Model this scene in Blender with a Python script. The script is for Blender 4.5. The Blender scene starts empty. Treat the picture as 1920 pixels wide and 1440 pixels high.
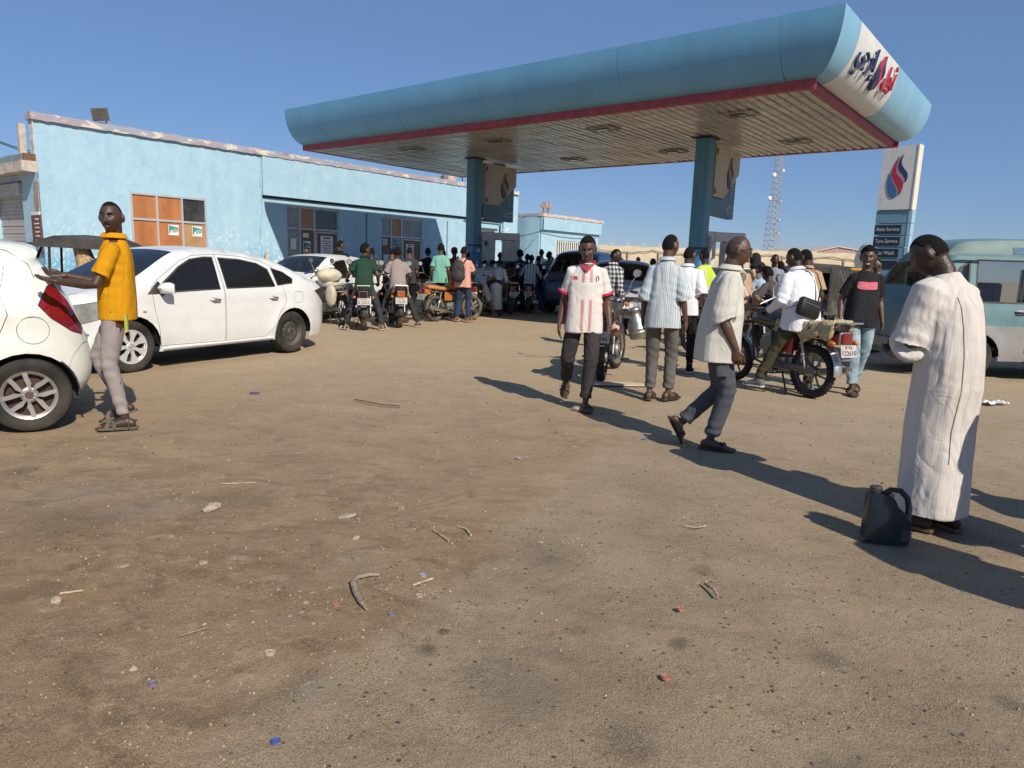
import bpy, bmesh, math, random
import numpy as np
from mathutils import Vector, Matrix, geometry
from mathutils.bvhtree import BVHTree
R = math.radians
SC = bpy.context.scene
COL = SC.collection
random.seed(7)

# ---------------------------------------------------------------- camera
EYE = 1.4268
def set_camera():
    p, r = R(9.745), R(1.942)
    fwd = Vector((0, math.cos(p), -math.sin(p))); up = Vector((0, math.sin(p), math.cos(p))); rt = Vector((1, 0, 0))
    rt2 = rt*math.cos(r) + up*math.sin(r); up2 = -rt*math.sin(r) + up*math.cos(r)
    cam = bpy.data.cameras.new('camera'); cam.sensor_width = 36; cam.lens = 36*1309.08/1920
    cam.clip_start = .05; cam.clip_end = 3000
    o = bpy.data.objects.new('camera', cam); COL.objects.link(o)
    m = Matrix((rt2, up2, -fwd)).transposed().to_4x4(); m.translation = (0, 0, EYE)
    o.matrix_world = m; SC.camera = o
set_camera()

# ---------------------------------------------------------------- light
SUN_AZ, SUN_EL = R(149.0), R(38.0)        # compass bearing of the sun (clockwise from +Y) and its height
def set_world():
    w = bpy.data.worlds.new('World'); SC.world = w; w.use_nodes = True
    nt = w.node_tree; bg = nt.nodes['Background']
    sky = nt.nodes.new('ShaderNodeTexSky'); sky.sky_type = 'NISHITA'; sky.sun_disc = False
    sky.sun_elevation = SUN_EL; sky.sun_rotation = SUN_AZ
    sky.air_density = 1.0; sky.dust_density = .0; sky.ozone_density = 6.0; sky.altitude = 0
    gm = nt.nodes.new('ShaderNodeGamma'); gm.inputs[1].default_value = 1.1
    tn = nt.nodes.new('ShaderNodeMix'); tn.data_type = 'RGBA'; tn.blend_type = 'MULTIPLY'; tn.inputs[0].default_value = 1; tn.inputs[7].default_value = (.98, .95, 1.05, 1)
    nt.links.new(sky.outputs[0], gm.inputs[0]); nt.links.new(gm.outputs[0], tn.inputs[6]); mx = nt.nodes.new('ShaderNodeMix'); mx.data_type = 'RGBA'; mx.inputs[0].default_value = .45; mx.inputs[7].default_value = (2.85, 4.95, 8.6, 1)
    nt.links.new(tn.outputs[2], mx.inputs[6]); nt.links.new(mx.outputs[2], bg.inputs['Color'])
    bg.inputs['Strength'].default_value = .069
    l = bpy.data.lights.new('sun', 'SUN'); l.energy = 4.9; l.angle = R(.53); l.color = (1, .92, .79)
    o = bpy.data.objects.new('sun', l); COL.objects.link(o)
    d = Vector((math.sin(SUN_AZ)*math.cos(SUN_EL), math.cos(SUN_AZ)*math.cos(SUN_EL), math.sin(SUN_EL)))
    o.rotation_euler = d.to_track_quat('Z', 'Y').to_euler(); o.location = d*60
set_world()
SC.view_settings.view_transform = 'Standard'; SC.view_settings.look = 'None'
SC.view_settings.exposure = 0; SC.view_settings.gamma = 1

# ---------------------------------------------------------------- materials
MATS = {}
def mat(name, col, rough=.6, metal=0., var=.12, scale=4., bump=0., bscale=40., spec=.5, dust=0., coat=0., alpha=1., stretch=None, dustcol=(.33,.25,.17)):
    if name in MATS: return MATS[name]
    m = bpy.data.materials.new(name); m.use_nodes = True; nt = m.node_tree; N, L = nt.nodes, nt.links
    b = N['Principled BSDF']; b.inputs['Roughness'].default_value = rough; b.inputs['Metallic'].default_value = metal
    b.inputs['Specular IOR Level'].default_value = spec
    if coat: b.inputs['Coat Weight'].default_value = coat; b.inputs['Coat Roughness'].default_value = .069
    b.inputs['Alpha'].default_value = alpha
    tc = N.new('ShaderNodeTexCoord'); mp = N.new('ShaderNodeMapping'); L.new(tc.outputs['Object'], mp.inputs[0])
    if stretch: mp.inputs['Scale'].default_value = stretch
    col4 = (*col, 1)
    if var:
        n = N.new('ShaderNodeTexNoise'); n.inputs['Scale'].default_value = scale; n.inputs['Detail'].default_value = 6; n.inputs['Roughness'].default_value = .6
        L.new(mp.outputs[0], n.inputs['Vector'])
        mr = N.new('ShaderNodeMapRange'); mr.inputs[1].default_value = .3; mr.inputs[2].default_value = .7
        mr.inputs[3].default_value = 1-var; mr.inputs[4].default_value = 1+var; L.new(n.outputs[0], mr.inputs[0])
        mx = N.new('ShaderNodeVectorMath'); mx.operation = 'SCALE'; mx.inputs[0].default_value = col
        L.new(mr.outputs[0], mx.inputs['Scale']); src = mx.outputs[0]
    else:
        rgb = N.new('ShaderNodeRGB'); rgb.outputs[0].default_value = col4; src = rgb.outputs[0]
    if dust:
        n2 = N.new('ShaderNodeTexNoise'); n2.inputs['Scale'].default_value = 3.1; n2.inputs['Detail'].default_value = 8; n2.inputs['Roughness'].default_value = .7
        L.new(tc.outputs['Object'], n2.inputs['Vector'])
        mr2 = N.new('ShaderNodeMapRange'); mr2.inputs[1].default_value = .42; mr2.inputs[2].default_value = .72
        mr2.inputs[3].default_value = 0; mr2.inputs[4].default_value = dust; L.new(n2.outputs[0], mr2.inputs[0])
        mm = N.new('ShaderNodeMix'); mm.data_type = 'RGBA'; L.new(mr2.outputs[0], mm.inputs[0]); L.new(src, mm.inputs[6]); mm.inputs[7].default_value = (*dustcol, 1)
        src = mm.outputs[2]
        mr3 = N.new('ShaderNodeMath'); mr3.operation = 'MULTIPLY_ADD'; L.new(mr2.outputs[0], mr3.inputs[0]); mr3.inputs[1].default_value = .5; mr3.inputs[2].default_value = rough
        L.new(mr3.outputs[0], b.inputs['Roughness'])
    L.new(src, b.inputs['Base Color'])
    if bump:
        n3 = N.new('ShaderNodeTexNoise'); n3.inputs['Scale'].default_value = bscale; n3.inputs['Detail'].default_value = 5
        L.new(mp.outputs[0], n3.inputs['Vector']); bp = N.new('ShaderNodeBump'); bp.inputs['Strength'].default_value = min(1, bump); bp.inputs['Distance'].default_value = .01*max(1, bump)
        L.new(n3.outputs[0], bp.inputs['Height']); L.new(bp.outputs[0], b.inputs['Normal'])
    MATS[name] = m
    return m

class G:   # small node-graph helper
    def __init__(s, name):
        s.m = bpy.data.materials.new(name); s.m.use_nodes = True; s.nt = s.m.node_tree; s.b = s.nt.nodes['Principled BSDF']; MATS[name] = s.m
        s.tc = s.nt.nodes.new('ShaderNodeTexCoord').outputs['Object']
    def n(s, t, **kw):
        x = s.nt.nodes.new(t)
        for k, v in kw.items(): setattr(x, k, v)
        return x
    def put(s, sock, v):
        if hasattr(v, 'is_linked') or isinstance(v, bpy.types.NodeSocket): s.nt.links.new(v, sock)
        else: sock.default_value = v
    def math(s, op, a, b=0., c=0., clamp=False):
        x = s.n('ShaderNodeMath', operation=op); x.use_clamp = clamp
        s.put(x.inputs[0], a); s.put(x.inputs[1], b); s.put(x.inputs[2], c); return x.outputs[0]
    def mapv(s, vec, scale=(1,1,1), loc=(0,0,0), rot=(0,0,0)):
        x = s.n('ShaderNodeMapping'); s.put(x.inputs[0], vec); x.inputs['Scale'].default_value = scale; x.inputs['Location'].default_value = loc; x.inputs['Rotation'].default_value = rot; return x.outputs[0]
    def noise(s, scale, detail=4, rough=.5, vec=None, dist=0.):
        x = s.n('ShaderNodeTexNoise'); s.put(x.inputs['Vector'], vec or s.tc); x.inputs['Scale'].default_value = scale; x.inputs['Detail'].default_value = detail; x.inputs['Roughness'].default_value = rough; x.inputs['Distortion'].default_value = dist; return x.outputs[0]
    def vor(s, scale, vec=None, feature='F1', out=0, rand=1.):
        x = s.n('ShaderNodeTexVoronoi', feature=feature); s.put(x.inputs['Vector'], vec or s.tc); x.inputs['Scale'].default_value = scale; x.inputs['Randomness'].default_value = rand; return x.outputs[out]
    def rng(s, v, a, b, c=0., d=1.):
        x = s.n('ShaderNodeMapRange'); s.put(x.inputs[0], v)
        for i, q in enumerate((a, b, c, d)): x.inputs[i+1].default_value = q
        return x.outputs[0]
    def mix(s, f, a, b, mode='MIX'):
        x = s.n('ShaderNodeMix', data_type='RGBA', blend_type=mode); s.put(x.inputs[0], f)
        s.put(x.inputs[6], (*a, 1) if isinstance(a, tuple) and len(a) == 3 else a); s.put(x.inputs[7], (*b, 1) if isinstance(b, tuple) and len(b) == 3 else b); return x.outputs[2]
    def xyz(s, vec=None):
        x = s.n('ShaderNodeSeparateXYZ'); s.put(x.inputs[0], vec or s.tc); return x.outputs
    def bump(s, h, strength=.5, dist=.01):
        x = s.n('ShaderNodeBump'); s.put(x.inputs['Height'], h); x.inputs['Strength'].default_value = strength; x.inputs['Distance'].default_value = dist; s.put(s.b.inputs['Normal'], x.outputs[0])
    def col(s, c): s.put(s.b.inputs['Base Color'], (*c, 1) if isinstance(c, tuple) else c)
    def rough(s, r): s.put(s.b.inputs['Roughness'], r)

def glass(name, tint=(.3, .34, .34), dark=.75, rough=.02):
    if name in MATS: return MATS[name]
    g = G(name); N, L = g.nt.nodes, g.nt.links
    tr = g.n('ShaderNodeBsdfTransparent'); tr.inputs[0].default_value = (*tint, 1)
    gl = g.n('ShaderNodeBsdfGlossy'); gl.inputs['Roughness'].default_value = rough; gl.inputs['Color'].default_value = (.9, .95, 1, 1)
    df = g.n('ShaderNodeBsdfDiffuse'); df.inputs[0].default_value = (.10, .09, .075, 1)
    m1 = g.n('ShaderNodeMixShader'); m1.inputs[0].default_value = 1-dark if False else .12
    L.new(tr.outputs[0], m1.inputs[1]); L.new(df.outputs[0], m1.inputs[2])
    fr = g.n('ShaderNodeFresnel'); fr.inputs[0].default_value = 1.5
    ms = g.n('ShaderNodeMixShader'); L.new(fr.outputs[0], ms.inputs[0]); L.new(m1.outputs[0], ms.inputs[1]); L.new(gl.outputs[0], ms.inputs[2])
    L.new(ms.outputs[0], N['Material Output'].inputs['Surface'])
    return g.m

# ---------------------------------------------------------------- mesh helpers
def V(*a): return Vector(a)
class MB:
    def __init__(s): s.v = []; s.f = []; s.mi = []; s.cur = 0
    def add(s, vs, fs):
        o = len(s.v); s.v += [tuple(x) for x in vs]; s.f += [tuple(i+o for i in f) for f in fs]; s.mi += [s.cur]*len(fs); return s
    def box(s, c, d, rot=None, taper=1.):
        hx, hy, hz = d[0]/2, d[1]/2, d[2]/2; vs = []
        for z in (-hz, hz):
            t = taper if z > 0 else 1.
            for x, y in ((-hx, -hy), (hx, -hy), (hx, hy), (-hx, hy)):
                p = Vector((x*t, y*t, z)); p = (rot @ p if rot else p) + Vector(c); vs.append(p)
        return s.add(vs, [(3, 2, 1, 0), (4, 5, 6, 7), (0, 1, 5, 4), (1, 2, 6, 5), (2, 3, 7, 6), (3, 0, 4, 7)])
    def rbox(s, c, d, r=.02, rot=None):   # box with rounded vertical edges and chamfered top and bottom
        hx, hy, hz = d[0]/2, d[1]/2, d[2]/2; r = min(r, hx*.9, hy*.9, hz*.9); rings = []
        for z, k in ((-hz, r*.6), (-hz+r*.6, 0), (hz-r*.6, 0), (hz, r*.6)):
            ring = []
            for cx, cy, a0 in ((hx-r, hy-r, 0), (-hx+r, hy-r, 90), (-hx+r, -hy+r, 180), (hx-r, -hy+r, 270)):
                for a in (0, 30, 60, 90):
                    an = R(a0+a); rr = r-k
                    p = Vector((cx+rr*math.cos(an), cy+rr*math.sin(an), z)); ring.append((rot @ p if rot else p)+Vector(c))
            rings.append(ring)
        return s.loft(rings)
    def loft(s, rings, caps=True, closed=True):
        n = len(rings[0]); vs = [p for r in rings for p in r]; fs = []
        for i in range(len(rings)-1):
            for j in range(n if closed else n-1):
                k = (j+1) % n; fs.append((i*n+j, i*n+k, (i+1)*n+k, (i+1)*n+j))
        if caps and closed: fs.append(tuple(range(n-1, -1, -1))); fs.append(tuple(range((len(rings)-1)*n, len(rings)*n)))
        return s.add(vs, fs)
    def tube(s, pts, rad, seg=10, ref=None, caps=True, round_ends=False, sq=1.):
        sg = lambda v: math.copysign(abs(v)**sq, v)
        pts = [Vector(p) for p in pts]; n = len(pts)
        if not isinstance(rad, (list, tuple)): rad = [rad]*n
        rad = [(r, r) if not isinstance(r, (list, tuple)) else r for r in rad]
        tans = []
        for i in range(n):
            t = (pts[min(i+1, n-1)]-pts[max(i-1, 0)]); tans.append(t.normalized() if t.length > 1e-9 else Vector((0, 0, 1)))
        if ref is None: ref = Vector((0, 0, 1)) if abs(tans[0].z) < .9 else Vector((0, 1, 0))
        ref = Vector(ref)
        if round_ends:
            a, b = rad[0], rad[-1]; P0, P1 = pts[0], pts[-1]; t0, t1 = tans[0], tans[-1]; r0 = min(a); r1 = min(b)
            pts = [P0-t0*r0*.85, P0-t0*r0*.5]+pts+[P1+t1*r1*.5, P1+t1*r1*.85]
            rad = [(a[0]*.4, a[1]*.4), (a[0]*.85, a[1]*.85)]+rad+[(b[0]*.85, b[1]*.85), (b[0]*.4, b[1]*.4)]; tans = [t0, t0]+tans+[t1, t1]
        rings = []; x = None
        for p, t, r in zip(pts, tans, rad):
            if x is None: x = ref.cross(t)
            else: x = x - t*x.dot(t)
            if x.length < 1e-6: x = Vector((1, 0, 0)).cross(t)
            x = x.normalized(); y = t.cross(x).normalized()
            rings.append([p + x*(r[0]*sg(math.cos(2*math.pi*k/seg))) + y*(r[1]*sg(math.sin(2*math.pi*k/seg))) for k in range(seg)])
        return s.loft(rings, caps)
    def lathe(s, prof, c=(0, 0, 0), axis='z', seg=24, caps=False, arc=(0, 360)):
        vs = []; fs = []; full = abs(arc[1]-arc[0]-360) < .01; n = seg if full else seg+1
        for r, h in prof:
            for k in range(n):
                a = R(arc[0]+(arc[1]-arc[0])*k/seg); p = (r*math.cos(a), r*math.sin(a), h)
                if axis == 'x': p = (p[2], p[0], p[1])
                if axis == 'y': p = (p[0], p[2], p[1])
                vs.append(Vector(p)+Vector(c))
        for i in range(len(prof)-1):
            for k in range(seg):
                j = (k+1) % n; fs.append((i*n+k, i*n+j, (i+1)*n+j, (i+1)*n+k))
        if caps: fs.append(tuple(range(n))); fs.append(tuple(range((len(prof)-1)*n, len(prof)*n)))
        return s.add(vs, fs)
    def sphere(s, c, r, seg=12, rings=8, rot=None):
        if not isinstance(r, (list, tuple)): r = (r, r, r)
        vs = []; fs = []
        for i in range(rings+1):
            th = math.pi*i/rings
            for k in range(seg):
                a = 2*math.pi*k/seg; p = Vector((r[0]*math.sin(th)*math.cos(a), r[1]*math.sin(th)*math.sin(a), r[2]*math.cos(th)))
                vs.append((rot @ p if rot else p)+Vector(c))
        for i in range(rings):
            for k in range(seg):
                j = (k+1) % seg; fs.append((i*seg+k, (i+1)*seg+k, (i+1)*seg+j, i*seg+j))
        return s.add(vs, fs)
    def prism(s, poly, d, to3):     # poly in 2D, to3(x,y,depth)->point
        n = len(poly); vs = [to3(x, y, 0) for x, y in poly]+[to3(x, y, d) for x, y in poly]
        return s.add(vs, [tuple(range(n-1, -1, -1)), tuple(range(n, 2*n))]+[(i, (i+1) % n, n+(i+1) % n, n+i) for i in range(n)])
    def mesh(s, name):
        me = bpy.data.meshes.new(name); me.from_pydata([tuple(p) for p in s.v], [], s.f)
        return me
    def build(s, name, m, parent=None, smooth=False, label=None, fix=True, bevel=0.):
        me = s.mesh(name)
        ms = m if isinstance(m, (list, tuple)) else [m]
        for q in ms: me.materials.append(q)
        if len(ms) > 1: me.polygons.foreach_set('material_index', s.mi)
        if fix:
            bm = bmesh.new(); bm.from_mesh(me)
            if fix == 'merge': bmesh.ops.remove_doubles(bm, verts=bm.verts, dist=1e-4)
            bmesh.ops.recalc_face_normals(bm, faces=bm.faces); bm.to_mesh(me); bm.free()
        if smooth: shade(me, smooth)
        o = bpy.data.objects.new(name, me); COL.objects.link(o)
        if parent: o.parent = parent
        if label: o['label'] = label
        if bevel:
            md = o.modifiers.new('bevel', 'BEVEL'); md.width = bevel; md.segments = 2; md.limit_method = 'ANGLE'
        return o
def shade(me, ang=True):
    me.polygons.foreach_set('use_smooth', [True]*len(me.polygons))
    if ang is not True:
        try: me.set_sharp_from_angle(angle=R(ang))
        except Exception: pass
def tag(o, label=None, cat=None, group=None, kind=None):
    if label: o['label'] = label
    if cat: o['category'] = cat
    if group: o['group'] = group
    if kind: o['kind'] = kind
    return o
def thing(name, label, cat, loc=(0, 0, 0), rz=0, group=None):
    o = bpy.data.objects.new(name, None); COL.objects.link(o); o.location = loc; o.rotation_euler = (0, 0, rz); o.empty_display_size = .2
    return tag(o, label, cat, group)
def dup(root, loc=None, rz=None, label=None):
    def rec(o, par):
        c = o.copy(); COL.objects.link(c)
        if par: c.parent = par
        for ch in list(o.children): rec(ch, c)
        return c
    c = rec(root, None)
    if loc is not None: c.location = loc
    if rz is not None: c.rotation_euler = (0, 0, rz)
    if label: c['label'] = label
    return c
def text_mesh(txt, size, depth=.004, align='CENTER'):
    cu = bpy.data.curves.new('lettering', 'FONT'); cu.body = txt; cu.size = size; cu.extrude = depth; cu.align_x = align; cu.resolution_u = 3
    o = bpy.data.objects.new('lettering', cu); COL.objects.link(o)
    me = bpy.data.meshes.new_from_object(o.evaluated_get(bpy.context.evaluated_depsgraph_get())); COL.objects.unlink(o); bpy.data.objects.remove(o); bpy.data.curves.remove(cu)
    return me
def lettering(txt, size, M, m, parent, depth=.004, bold=0.):
    bpy.context.view_layer.update()
    me = text_mesh(txt, size, depth); me.transform(M); me.materials.clear(); me.materials.append(m)
    o = bpy.data.objects.new('lettering', me); COL.objects.link(o); o.parent = parent
    return o
def smoothpoly(pts, n=6, closed=True):   # Catmull-Rom through pts
    out = []; N = len(pts)
    for i in range(N if closed else N-1):
        g = lambda k: pts[k % N] if closed else pts[max(0, min(N-1, k))]
        p0, p1, p2, p3 = g(i-1), g(i), g(i+1), g(i+2)
        for j in range(n):
            t = j/n
            out.append(tuple(.5*((2*p1[a])+(-p0[a]+p2[a])*t+(2*p0[a]-5*p1[a]+4*p2[a]-p3[a])*t*t+(-p0[a]+3*p1[a]-3*p2[a]+p3[a])*t**3) for a in range(len(p1))))
    if not closed: out.append(tuple(pts[-1]))
    return out
# ================================================================ GROUND
def ground_material():
    g = G('dusty_ground'); P = g.tc; x, y, z = g.xyz()
    big = g.noise(.35, 6, .6); mid = g.noise(1.7, 7, .62); fine = g.noise(60, 4, .8); grit = g.noise(190, 2, .8)
    # dusty earth
    wrp = g.noise(2.6, 5, .65, vec=g.mapv(P, (1, 1.6, 1), (7, 3, 0)), dist=1.2); sml = g.noise(9, 6, .7, vec=g.mapv(P, (1, 1.5, 1), (1, 4, 0)), dist=.8)
    dirt = g.mix(g.rng(mid, .35, .66), (.22, .148, .085), (.365, .258, .155))
    dirt = g.mix(g.rng(big, .4, .62), dirt, (.27, .170, .093))
    dirt = g.mix(g.rng(wrp, .5, .64, 0, .7), dirt, (.155, .108, .065)); dirt = g.mix(g.rng(sml, .52, .72, 0, .55), dirt, (.44, .35, .228)); dirt = g.mix(g.rng(sml, .44, .3, 0, .5), dirt, (.2, .145, .09))
    # worn asphalt with stone chips
    asp = g.mix(g.rng(mid, .3, .7), (.245, .178, .115), (.362, .275, .178)); asp = g.mix(g.rng(wrp, .52, .72, 0, .55), asp, (.17, .125, .082)); asp = g.mix(g.rng(sml, .5, .75, 0, .3), asp, (.45, .375, .265))
    chips = g.vor(95); ck = g.math('MULTIPLY', g.rng(chips, .2, .34, 1, 0), g.rng(g.noise(3.5, 4, .7, vec=g.mapv(P, loc=(2, 9, 0))), .4, .6))
    cc = g.vor(95, out=1); cr = g.xyz(cc)[0]
    asp = g.mix(g.math('MULTIPLY', ck, g.rng(cr, .6, .65)), asp, (.13, .10, .072))
    asp = g.mix(g.math('MULTIPLY', ck, g.rng(cr, .2, .15)), asp, (.5, .42, .32))
    c2 = g.vor(31, vec=g.mapv(P, (1, 1, 1), (4, 4, 0))); cr2 = g.xyz(g.vor(31, vec=g.mapv(P, (1, 1, 1), (4, 4, 0)), out=1)); asp = g.mix(g.math('MULTIPLY', g.rng(c2, .2, .28, 1, 0), g.rng(cr2[0], .84, .86)), asp, (.09, .075, .065))
    # which is where: asphalt to the right of a wandering seam close to the camera
    edge = g.math('ADD', x, g.math('MULTIPLY', g.math('SUBTRACT', mid, .5), 1.1))
    edge = g.math('SUBTRACT', edge, g.math('MULTIPLY_ADD', y, .42, -1.62))
    am = g.rng(edge, -.05, .16)
    c = g.mix(am, dirt, asp)
    # darker damp dirt patches
    st = g.noise(.9, 5, .7, vec=g.mapv(P, (1, 1.4, 1), (3.3, 1.2, 0)))
    c = g.mix(g.rng(st, .56, .68, 0, .42), c, (.19, .138, .092))
    st2 = g.noise(5.5, 4, .6); c = g.mix(g.rng(st2, .64, .74, 0, .5), c, (.13, .098, .068))
    # oil spots
    wob = g.math('MULTIPLY', g.math('SUBTRACT', g.math('ADD', g.math('MULTIPLY', g.noise(5, 5, .7), .6), g.math('MULTIPLY', g.noise(22, 4, .7), .4)), .5), .55)
    for ox, oy, r, k in ((.69, 2.53, .05, .85), (-.28, 2.41, .045, .8), (-.24, 2.54, .022, .9), (.25, 3.35, .2, .35), (1.25, 2.45, .07, .5), (.05, 2.2, .2, .4), (-1.9, 2.0, .16, .7), (.4, 1.95, .1, .4), (1.05, 1.8, .14, .45), (.95, 3.2, .06, .5), (.3, 2.6, .06, .35), (-1.6, 3.9, .25, .4), (-2.3, 3.6, .3, .35), (1.75, 2.2, .05, .5), (-3.2, 4.4, .1, .6)):
        v = g.n('ShaderNodeVectorMath', operation='DISTANCE'); g.put(v.inputs[0], P); v.inputs[1].default_value = (ox, oy, 0)
        c = g.mix(g.rng(g.math('ADD', v.outputs['Value'], g.math('MULTIPLY', wob, min(1, r*5))), r*.5, r*1.3, k, 0), c, (.10, .076, .056))
    # grey asphalt showing through the dust
    for ox, oy, r in ((-.75, 3.15, .1), (-2.0, 3.75, .25), (-2.6, 4.0, .3), (-.85, 2.55, .07), (-.65, 2.15, .09)):
        v = g.n('ShaderNodeVectorMath', operation='DISTANCE'); g.put(v.inputs[0], P); v.inputs[1].default_value = (ox, oy, 0)
        c = g.mix(g.math('MULTIPLY', g.rng(g.math('ADD', v.outputs['Value'], wob), r*.4, r*1.3, .55, 0), g.rng(sml, .4, .6)), c, (.27, .24, .205))
    c = g.mix(g.rng(grit, .36, .5, .6, 0), c, (.32, .27, .22), 'MULTIPLY'); c = g.mix(g.rng(grit, .56, .7, 0, .5), c, (.5, .42, .31))
    # paler trodden dust farther off, towards the pumps
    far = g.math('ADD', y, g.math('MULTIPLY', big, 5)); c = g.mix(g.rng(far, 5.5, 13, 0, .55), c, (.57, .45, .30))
    tr = g.xyz(g.mapv(P, rot=(0, 0, R(52)), loc=(0, 0, 0))); lane = g.math('ADD', tr[0], g.math('MULTIPLY', g.noise(.8, 2), .5)); tread = g.math('MULTIPLY', g.rng(g.math('PINGPONG', lane, .035), .008, .014, 1, 0), g.rng(g.math('ABSOLUTE', g.math('SUBTRACT', g.math('PINGPONG', lane, 1.3), .6)), .09, .1, 1, 0))
    tread = g.math('MULTIPLY', tread, g.rng(g.noise(1.4, 4, .6, vec=g.mapv(P, loc=(5, 5, 0))), .52, .62)); c = g.mix(g.math('MULTIPLY', tread, .35), c, (.17, .125, .08))
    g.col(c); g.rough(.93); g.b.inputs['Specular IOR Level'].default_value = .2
    # relief
    h = g.math('MULTIPLY_ADD', fine, .5, g.math('MULTIPLY', g.noise(18, 5, .65), 1.0))
    h = g.math('ADD', h, g.math('MULTIPLY', g.math('MULTIPLY', ck, am), .25))
    h = g.math('ADD', h, g.math('MULTIPLY', grit, .4))
    g.bump(h, .62, .012)
    return g.m
def make_ground():
    mb = MB(); rnd = random.Random(3)
    xs = [-500, -200, -80, -40, -24]+[-14+i*.28 for i in range(101)]+[24, 40, 80, 200, 500]
    ys = [-30, -8, -2]+[0+i*.26 for i in range(78)]+[24, 32, 45, 80, 200, 600, 900]
    A = np.array([[ (x, y) for x in xs] for y in ys])
    X, Y = A[..., 0], A[..., 1]
    Z = .012*np.sin(X*1.3+.7*np.sin(Y*.9))*np.cos(Y*1.1+X*.4)+.006*np.sin(X*3.1+Y*2.3)*np.sin(Y*3.7-X)
    Z *= (np.abs(X) < 16)*(Y < 20)*1.0
    n = len(xs)
    vs = [(X[i, j], Y[i, j], Z[i, j]-.006) for i in range(len(ys)) for j in range(n)]
    fs = [(i*n+j, i*n+j+1, (i+1)*n+j+1, (i+1)*n+j) for i in range(len(ys)-1) for j in range(n-1)]
    mb.add(vs, fs); o = mb.build('ground', ground_material(), smooth=True); tag(o, 'dusty worn forecourt ground of brown earth and patched asphalt', kind='structure')
make_ground()

# ================================================================ paints
def wall_paint(name, base=(.345, .54, .665), old=(.15, .38, .56), pale=(.62, .76, .80)):
    g = G(name); x, y, z = g.xyz()
    streak = g.noise(1.6, 5, .6, vec=g.mapv(g.tc, (1.7, 1.7, .16)))
    c = g.mix(g.rng(streak, .32, .72), base, (base[0]*1.22, base[1]*1.1, base[2]*1.05))
    mot = g.noise(2.2, 6, .65); c = g.mix(g.rng(mot, .45, .7, 0, .45), c, (base[0]*.8, base[1]*.88, base[2]*.95))
    top = g.noise(3.3, 4, .7, vec=g.mapv(g.tc, (3, 3, .22))); c = g.mix(g.math('MULTIPLY', g.rng(z, 2.8, 4.4), g.rng(top, .5, .68, 0, .5)), c, (.42, .56, .60))
    drt = g.noise(4.5, 7, .72, vec=g.mapv(g.tc, (1, 1, .5), (2, 7, 1)), dist=.5); c = g.mix(g.rng(drt, .5, .74, 0, .55), c, (.30, .47, .56)); c = g.mix(g.rng(drt, .44, .28, 0, .5), c, (.50, .66, .74))
    low = g.math('ADD', z, g.math('MULTIPLY', g.noise(1.3, 6, .7), -1.6))
    c = g.mix(g.rng(low, .15, .95, .9, 0), c, old)
    sc = g.noise(7, 8, .72, dist=.6); c = g.mix(g.math('MULTIPLY', g.rng(low, .5, 2.0, 1, 0), g.rng(sc, .54, .57)), c, pale)
    crack = g.vor(1.1, vec=g.mapv(g.tc, (1, 1, 1)), feature='DISTANCE_TO_EDGE')
    c = g.mix(g.math('MULTIPLY', g.rng(crack, 0, .006, .55, 0), g.rng(mot, .52, .6)), c, (.1, .22, .3))
    g.col(c); g.rough(.82); g.bump(g.math('ADD', g.noise(30, 6, .7), g.math('MULTIPLY', g.rng(sc, .54, .57), .8)), .35, .01); return g.m
M_WALL = wall_paint('light_blue_plaster')
def trim_paint(name):
    g = G(name); n1 = g.noise(2.2, 8, .72, vec=g.mapv(g.tc, (1, 1, 2.6)), dist=.4); n2 = g.noise(3.7, 8, .75, vec=g.mapv(g.tc, (1, 1, 2.2), (5, 1, 2)), dist=.5)
    c = g.mix(g.rng(g.noise(.8, 5), .35, .65), (.33, .37, .44), (.38, .31, .34))
    c = g.mix(g.rng(g.noise(1.7, 5, .6, vec=g.mapv(g.tc, (1, 1, 3), (9, 0, 0))), .61, .68), c, (.42, .17, .18))
    c = g.mix(g.rng(n1, .55, .57), c, (.68, .62, .5)); c = g.mix(g.rng(n2, .64, .655), c, (.66, .36, .08))
    g.col(c); g.rough(.85); g.bump(g.math('ADD', n1, g.math('MULTIPLY', g.noise(40, 4), .3)), .6, .02); return g.m
M_TRIM = trim_paint('peeling_trim_paint')
M_FRAME = mat('aluminium_frame', (.52, .54, .55), .45, .3, var=.08)
M_BOARD = mat('orange_brown_board', (.42, .16, .055), .55, var=.25, scale=2.5, stretch=(1, 1, .4))
M_TAN = mat('tan_board', (.42, .24, .12), .6, var=.2, scale=3)
M_DOOR = mat('dull_brown_board', (.17, .115, .07), .6, var=.2, scale=3)
M_DGLASS = mat('dark_window_glass', (.03, .035, .035), .08, var=.3, scale=2, spec=.8, dust=.35, dustcol=(.14, .14, .13))
M_PGLASS = mat('dusty_pale_glass', (.26, .30, .31), .25, var=.25, scale=2.5, dust=.5, dustcol=(.36, .37, .36))
M_PAPER = mat('white_paper', (.72, .72, .70), .8, var=.06)
M_GREEN = mat('green_poster_print', (.05, .26, .24), .6, var=.2, scale=9)
M_INK = mat('black_ink', (.03, .03, .04), .7, var=0)
M_RED = mat('red_paint', (.33, .035, .05), .5, var=.2, dust=.25)
M_SHUT = mat('grey_roller_shutter', (.46, .45, .43), .6, .1, var=.15, dust=.4)
M_CONC = mat('bare_concrete', (.33, .29, .24), .9, var=.25, scale=3, bump=.6)
M_WHITEP = mat('white_sign_paint', (.70, .70, .67), .5, var=.06, dust=.25)
M_NAVY = mat('navy_sign_print', (.03, .045, .13), .5, var=.1)
M_LOGOBLUE = mat('blue_sign_print', (.055, .14, .30), .5, var=.1)
M_LOGORED = mat('red_sign_print', (.42, .035, .06), .5, var=.1)
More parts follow.
